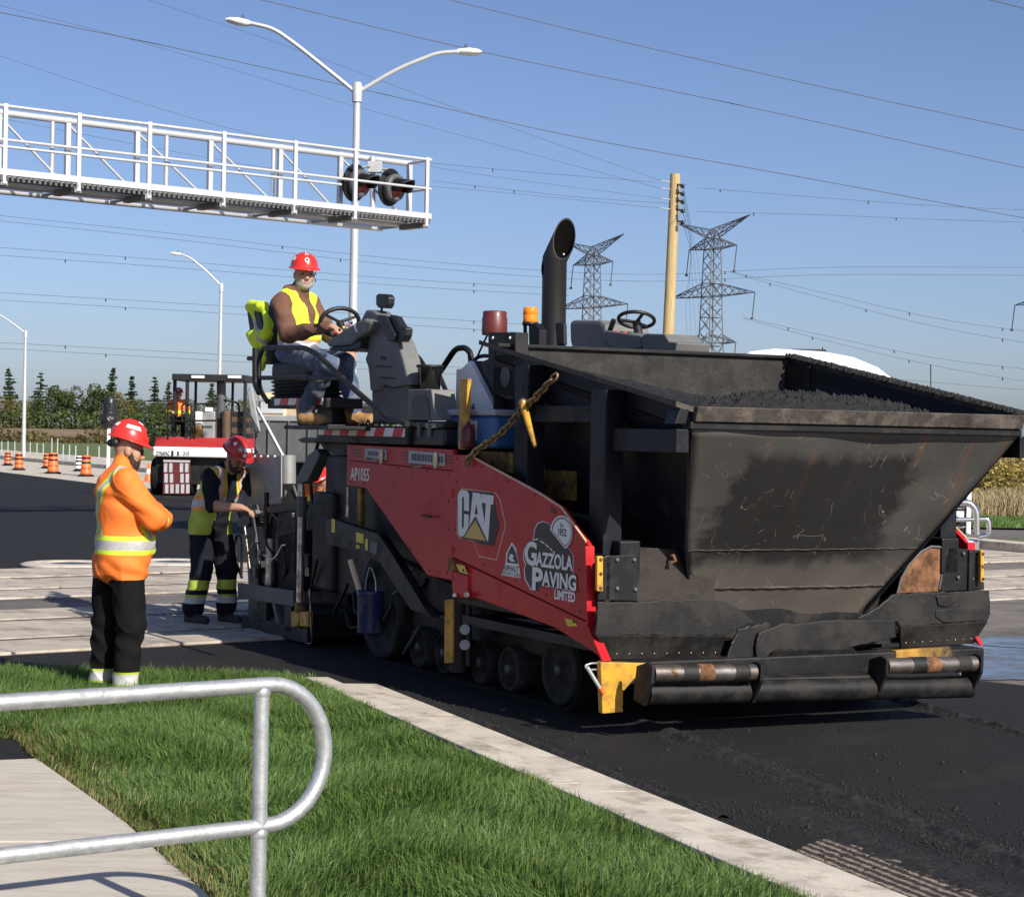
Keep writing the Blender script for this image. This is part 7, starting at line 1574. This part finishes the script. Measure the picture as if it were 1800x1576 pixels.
P = np.stack([rng.uniform(7, 17, 16000), rng.uniform(41.3, 46.5, 16000)], 1); o = blades('verge_grass', P, 0.02, rng.uniform(.05, .14, len(P)), rng.uniform(.012, .02, len(P)), np.abs(rng.normal(.4, .2, len(P))), np.clip(rng.normal(.5, .2, len(P)), 0, .85), 'grass_blade'); tag(o, 'mown green grass strip beside the path on the right', 'grass', kind='stuff')

# ================================================================== pneumatic roller
RYd = 51.6
def ra(px, py, dY=0.0): return AY(px, py, RYd + dY)
rc = ra(368, 871); re_ = empty('tyre_roller', (rc.x, rc.y, 0)); tag(re_, 'red and white rubber-tyred road roller with open canopy frame', 'roller'); r0 = re_.location
def rbox(name, x0, y0, x1, y1, m, d0=0.0, d1=1.0, bevel=.02):
    a, b = ra(x0, y1, d0), ra(x1, y0, d0); return MB().box((a.x - r0.x, d0, a.z), (b.x - r0.x, d1, b.z)).build(name, m, re_, bevel=bevel)
rbox('upper_body', 272, 771, 469, 787.5, 'hat_dark_red', 0, 4.2, .04); wb = rbox('white_band', 268, 788, 469, 802, 'decal_white', -.04, 4.0, .05)
def rtext(s, x0, y0, x1, y1, m='decal_black', bold=.02):
    cu = bpy.data.curves.new('lettering', 'FONT'); cu.body = s; cu.size = 1; cu.offset = bold; cu.resolution_u = 2; t = bpy.data.objects.new('lettering', cu); col.objects.link(t)
    me = bpy.data.meshes.new_from_object(t.evaluated_get(bpy.context.evaluated_depsgraph_get())); bpy.data.objects.remove(t)
    xs = [q.co.x for q in me.vertices]; ys = [q.co.y for q in me.vertices]; a, b = ra(x0, y1, -.05), ra(x1, y0, -.05)
    for q in me.vertices: q.co = (a.x - r0.x + (q.co.x - min(xs)) / (max(xs) - min(xs)) * (b.x - a.x), -.048, a.z + (q.co.y - min(ys)) / (max(ys) - min(ys)) * (b.z - a.z))
    me.materials.clear(); me.materials.append(MATS[m]); o = bpy.data.objects.new('lettering', me); col.objects.link(o); o.parent = wb
rtext('DYNAPAC', 275, 793, 298, 800); rtext('CP-275', 321, 794, 333, 800); rtext('DYNAPAC', 405, 789, 448, 796.5)
rbox('emblem', 301, 792, 305, 801, 'decal_black', -.05, -.041, 0); rbox('emblem', 311, 793, 315, 800, 'truck_gray', -.05, -.041, 0)
rbox('chassis', 272, 803, 466, 850, 'black_paint', .25, 3.9, .03)
for x in (276, 445, 460): pass
for k in range(7):
    x = 276 + k * 29; c = ra(x, 838, .6); MB().lathe([(0, -.13), (.30, -.13), (.44, -.12), (.48, -.08), (.48, .08), (.44, .12), (.30, .13), (0, .13)], c=(c.x - r0.x, .7, .48), axis='x', n=28).build('tyre', 'rubber', re_)
gr_ = rbox('skirt_frame', 286, 808, 334, 868, 'maroon', -.02, .06, .01)
for i in range(5):
    for j in range(3):
        x0 = 288 + i * 9.3 - j * .2; y0 = 814 + j * 18.5; a, b = ra(x0 + j * 1.2, y0 + 15.5, -.03), ra(x0 + 6.0 + j * 1.2, y0, -.03)
        if (i, j) in ((2, 0), (2, 1)): continue
        MB().box((a.x - r0.x, -.035, a.z), (b.x - r0.x, -.018, b.z)).build('skirt_panel', 'gray_light', gr_)
rbox('skirt_bar', 287, 809, 334, 811.5, 'gray_light', -.04, -.018, 0)
def rpost(name, x, y0, y1, w, d, m='truck_gray'): return rbox(name, x - w / 2, y0, x + w / 2, y1, m, d, d + .12, .01)
for x, d in ((306, .3), (328, .0), (430, .0), (408, 1.6), (343, 1.6)): rpost('canopy_post', x, 664, 772, 7.5 if d < 1 else 6, d, 'black_plastic')
cf = rbox('canopy_frame', 302, 659, 433, 668, 'black_plastic', -.05, 1.9, .02)
for x0, x1 in ((336, 359), (400, 424)): rbox('work_light', x0, 660, x1, 664.5, 'decal_white', -.09, -.04, .01)
MB().tube([ra(388, 772, .5) - r0, ra(388, 660, .5) - r0], .09, 14).build('exhaust', 'black_paint', re_); MB().tube([ra(389, 735, .48) - r0, ra(389, 672, .48) - r0], .12, 14).build('exhaust_shield', 'truck_gray', re_)
MB().tube([ra(398, 772, .3) - r0, ra(398, 722, .3) - r0], .12, 14).build('brown_cylinder', 'brown_tank', re_)
for k in range(5): rbox('radiator_fin', 407, 724 + k * 9.4, 441 - (4 - k) * 1.2, 732 + k * 9.4, 'brown_tank' if k % 2 else 'black_plastic', .25, .9, .01)
rbox('side_tank', 355, 723, 378, 771, 'steel_dark_alu', .2, .9, .03); rbox('locker', 342, 723, 355, 748, 'decal_white', .1, .6, .02); rbox('locker', 335, 748, 354, 770, 'yellow_dirty', .1, .6, .02); rbox('seat', 360, 716, 382, 724, 'decal_white', .6, 1.1, .02)
def rtube(pts, r=.025): MB().tube(bend([ra(x, y, d) - r0 for x, y, d in pts], .1), r, 8).build('hand_rail', 'black_paint', re_)
rtube([(295, 772, .0), (295, 710, .0), (304, 709, .0)]); rtube([(320, 742, -.02), (320, 712, -.02), (326, 709, -.02), (336, 712, -.02), (336, 770, -.02)]); rtube([(342, 770, -.02), (342, 710, -.02), (382, 709, -.02)]); rtube([(296, 740, 0), (380, 739, 0)]); rtube([(380, 700, .4), (420, 708, .4), (422, 772, .4)])
rtube([(450, 772, 0), (461, 700, 0), (461, 770, 0)], .02)
# its driver
dp = ra(313, 738, .75); pr = empty('person', dp, math.atan2(-.2, -.97)); tag(pr, 'person in orange vest seated in the roller cab', 'person')
b = Body(); b.ell((0, 0, 0), (.18, .16, .13), 'cloth_navy', .04)
for s_ in (-1, 1): b.cap((s_*.1, 0, -.02), (s_*.12, .42, .02), .09, .075, 'cloth_navy', .03); b.cap((s_*.12, .42, .02), (s_*.12, .42, -.40), .07, .06, 'cloth_navy', .02); b.cap((s_*.12, .40, -.43), (s_*.12, .55, -.44), .05, .04, 'sole', .02); b.cap((s_*.2, 0, .45), (s_*.26, .12, .2), .075, .06, OJ, .03); b.cap((s_*.26, .12, .2), (s_*.15, .36, .22), .058, .045, OJ, .02); add_hand(b, (s_*.15, .37, .22), (0, 1, -.1), (0, 0, 1), -s_, 'skin', .7)
b.ell((0, 0, .2), (.19, .15, .18), OJ, .05); b.ell((0, 0, .36), (.2, .15, .15), OJ, .05); b.cap((-.15, 0, .45), (.15, 0, .45), .08, .08, OJ, .04); b.cap((0, 0, .5), (0, .02, .58), .06, .055, 'skin', .02)
hc, Rm = add_head(b, (0, .03, .66), 0, 0, 'skin', 'hair_dark'); b.build('body', pr, .014, lambda C, n, near: np.where((n == OJ) & (np.abs(C[:, 2] - .2) < .045), 'hivis_lime', n), .004)
hard_hat(pr, hc + Rm @ np.array((0, -.004, .018)), Rm, 'hat_dark_red', [(-20, 20, 25, 40)])

# ================================================================== grey dump truck behind the operator
TY = 33.0
t0 = AY(520, 800, TY); t0 = Vector((t0.x, t0.y, 0)); te = empty('dump_truck', t0); tag(te, 'dark grey dump truck with pale cab standing behind the paver operator', 'truck')
def tb(name, x0, y0, x1, y1, m, d0, d1, bevel=.03, par=None):
    a, b = AY(x0, y1, TY), AY(x1, y0, TY); return MB().box((a.x - t0.x, d0, a.z), (b.x - t0.x, d1, b.z)).build(name, m, par or te, bevel=bevel)
tb('dump_body', 446, 736, 625, 812, 'truck_gray', 0, 2.3); tb('body_rim', 444, 733, 626, 739, 'steel_dark_alu', -.04, 2.34, .01); tb('frame', 450, 815, 620, 840, 'black_paint', .4, 1.9)
for x in (470, 505, 540, 575, 610): tb('rib', x, 740, x + 5, 812, 'truck_gray', -.05, .0, .01)
cb_ = tb('cab', 450, 690, 502, 734, 'decal_cream', .2, 2.0, .06); tb('window', 455, 706, 497, 726, 'gray_light', .17, .2, .01, cb_); tb('window_frame', 452, 700, 500, 705, 'steel_dark_alu', .16, .2, .01, cb_)
for x in (466, 520, 575, 612): c = AY(x, 860, TY); MB().lathe([(0, -.14), (.25, -.14), (.46, -.13), (.5, -.08), (.5, .08), (.46, .13), (.25, .14), (0, .14)], c=(c.x - t0.x, .3, .5), axis='y', n=28).build('wheel', 'rubber', te)
MB().tube([AY(452, 716, TY - .4) - t0, AY(501, 808, TY - .4) - t0], .03, 8).build('support_rod', 'galv', te)
MB().prism([AY(x, y, TY - .2) - t0 for x, y in ((434, 690), (438, 680), (444, 680), (450, 715), (458, 760), (448, 762), (440, 730))], (0, .12, 0)).build('hoist_arm', 'steel_dark_alu', te, bevel=.02)

# ================================================================== white truck behind the hopper
WY = 29.0
w0 = AY(1560, 960, WY); we = empty('white_truck', (w0.x, w0.y, 0)); tag(we, 'white highway truck with chrome grille guard behind the hopper', 'truck')
w0 = Vector((w0.x, w0.y, 0))
def wq(px, py, d=0.0): return AY(px, py, WY + d) - w0
cabp = [(1302, 628), (1318, 617), (1362, 612), (1448, 617), (1502, 627), (1545, 645), (1580, 672), (1600, 700), (1600, 800), (1306, 800)]
MB().prism([wq(x, y, .6) for x, y in cabp], (0, 2.1, 0)).build('cab', 'white_truck', we, bevel=.10, seg=4)
MB().box(wq(1392, 618, .9), wq(1446, 616, 1.3)).build('roof_vent', 'black_paint', we, bevel=.02)
MB().prism([wq(x, y, .75) for x, y in ((1560, 780), (1650, 800), (1696, 830), (1705, 860), (1705, 945), (1560, 945))], (0, 1.8, 0)).build('hood', 'white_truck', we, bevel=.1, seg=3)
gf = MB().box(wq(1640, 940, .70), wq(1698, 850, .735)).build('grille', 'black_paint', we, bevel=.01)
for k in range(7): MB().tube([wq(1642 + 54 * i / 10, 860 + 11 * k + 1.2 * math.sin(i * 1.7), .68) for i in range(11)], .012, 6).build('grille_bar', 'chrome', gf)
MB().box(wq(1698, 940, .66), wq(1706, 846, .76)).build('grille_surround', 'white_truck', we, bevel=.02)
MB().box(wq(1672, 914, .62), wq(1694, 898, .64)).build('number_plate', 'decal_white', we)
MB().tube(bend([wq(1640, 884, .35), wq(1704, 883, .35), wq(1716, 896, .35), wq(1717, 940, .35)], .12), .05, 12).build('grille_guard', 'chrome', we); MB().tube(bend([wq(1640, 914, .35), wq(1738, 912, .35), wq(1739, 940, .35), wq(1720, 944, .35)], .06), .035, 12).build('grille_guard', 'chrome', we)
MB().box(wq(1600, 968, .4), wq(1712, 946, .8)).build('bumper', 'chrome', we, bevel=.04)
for x in (1650, 1380): c = wq(x, 960, 0); MB().lathe([(0, -.16), (.25, -.16), (.46, -.14), (.5, -.08), (.5, .08), (.46, .14), (.25, .16), (0, .16)], c=(c.x, .95, .5), axis='y', n=28).build('wheel', 'rubber', we)
MB().box(wq(1320, 940, .9), wq(1620, 800, 2.4)).build('chassis', 'black_paint', we, bevel=.03)
for x, y0, y1 in ((1446, 650, 610), (1636, 700, 640)): MB().tube([wq(x, y0 + 60, .8), wq(x, y1, .8)], .008, 6).build('aerial', 'black_plastic', we)
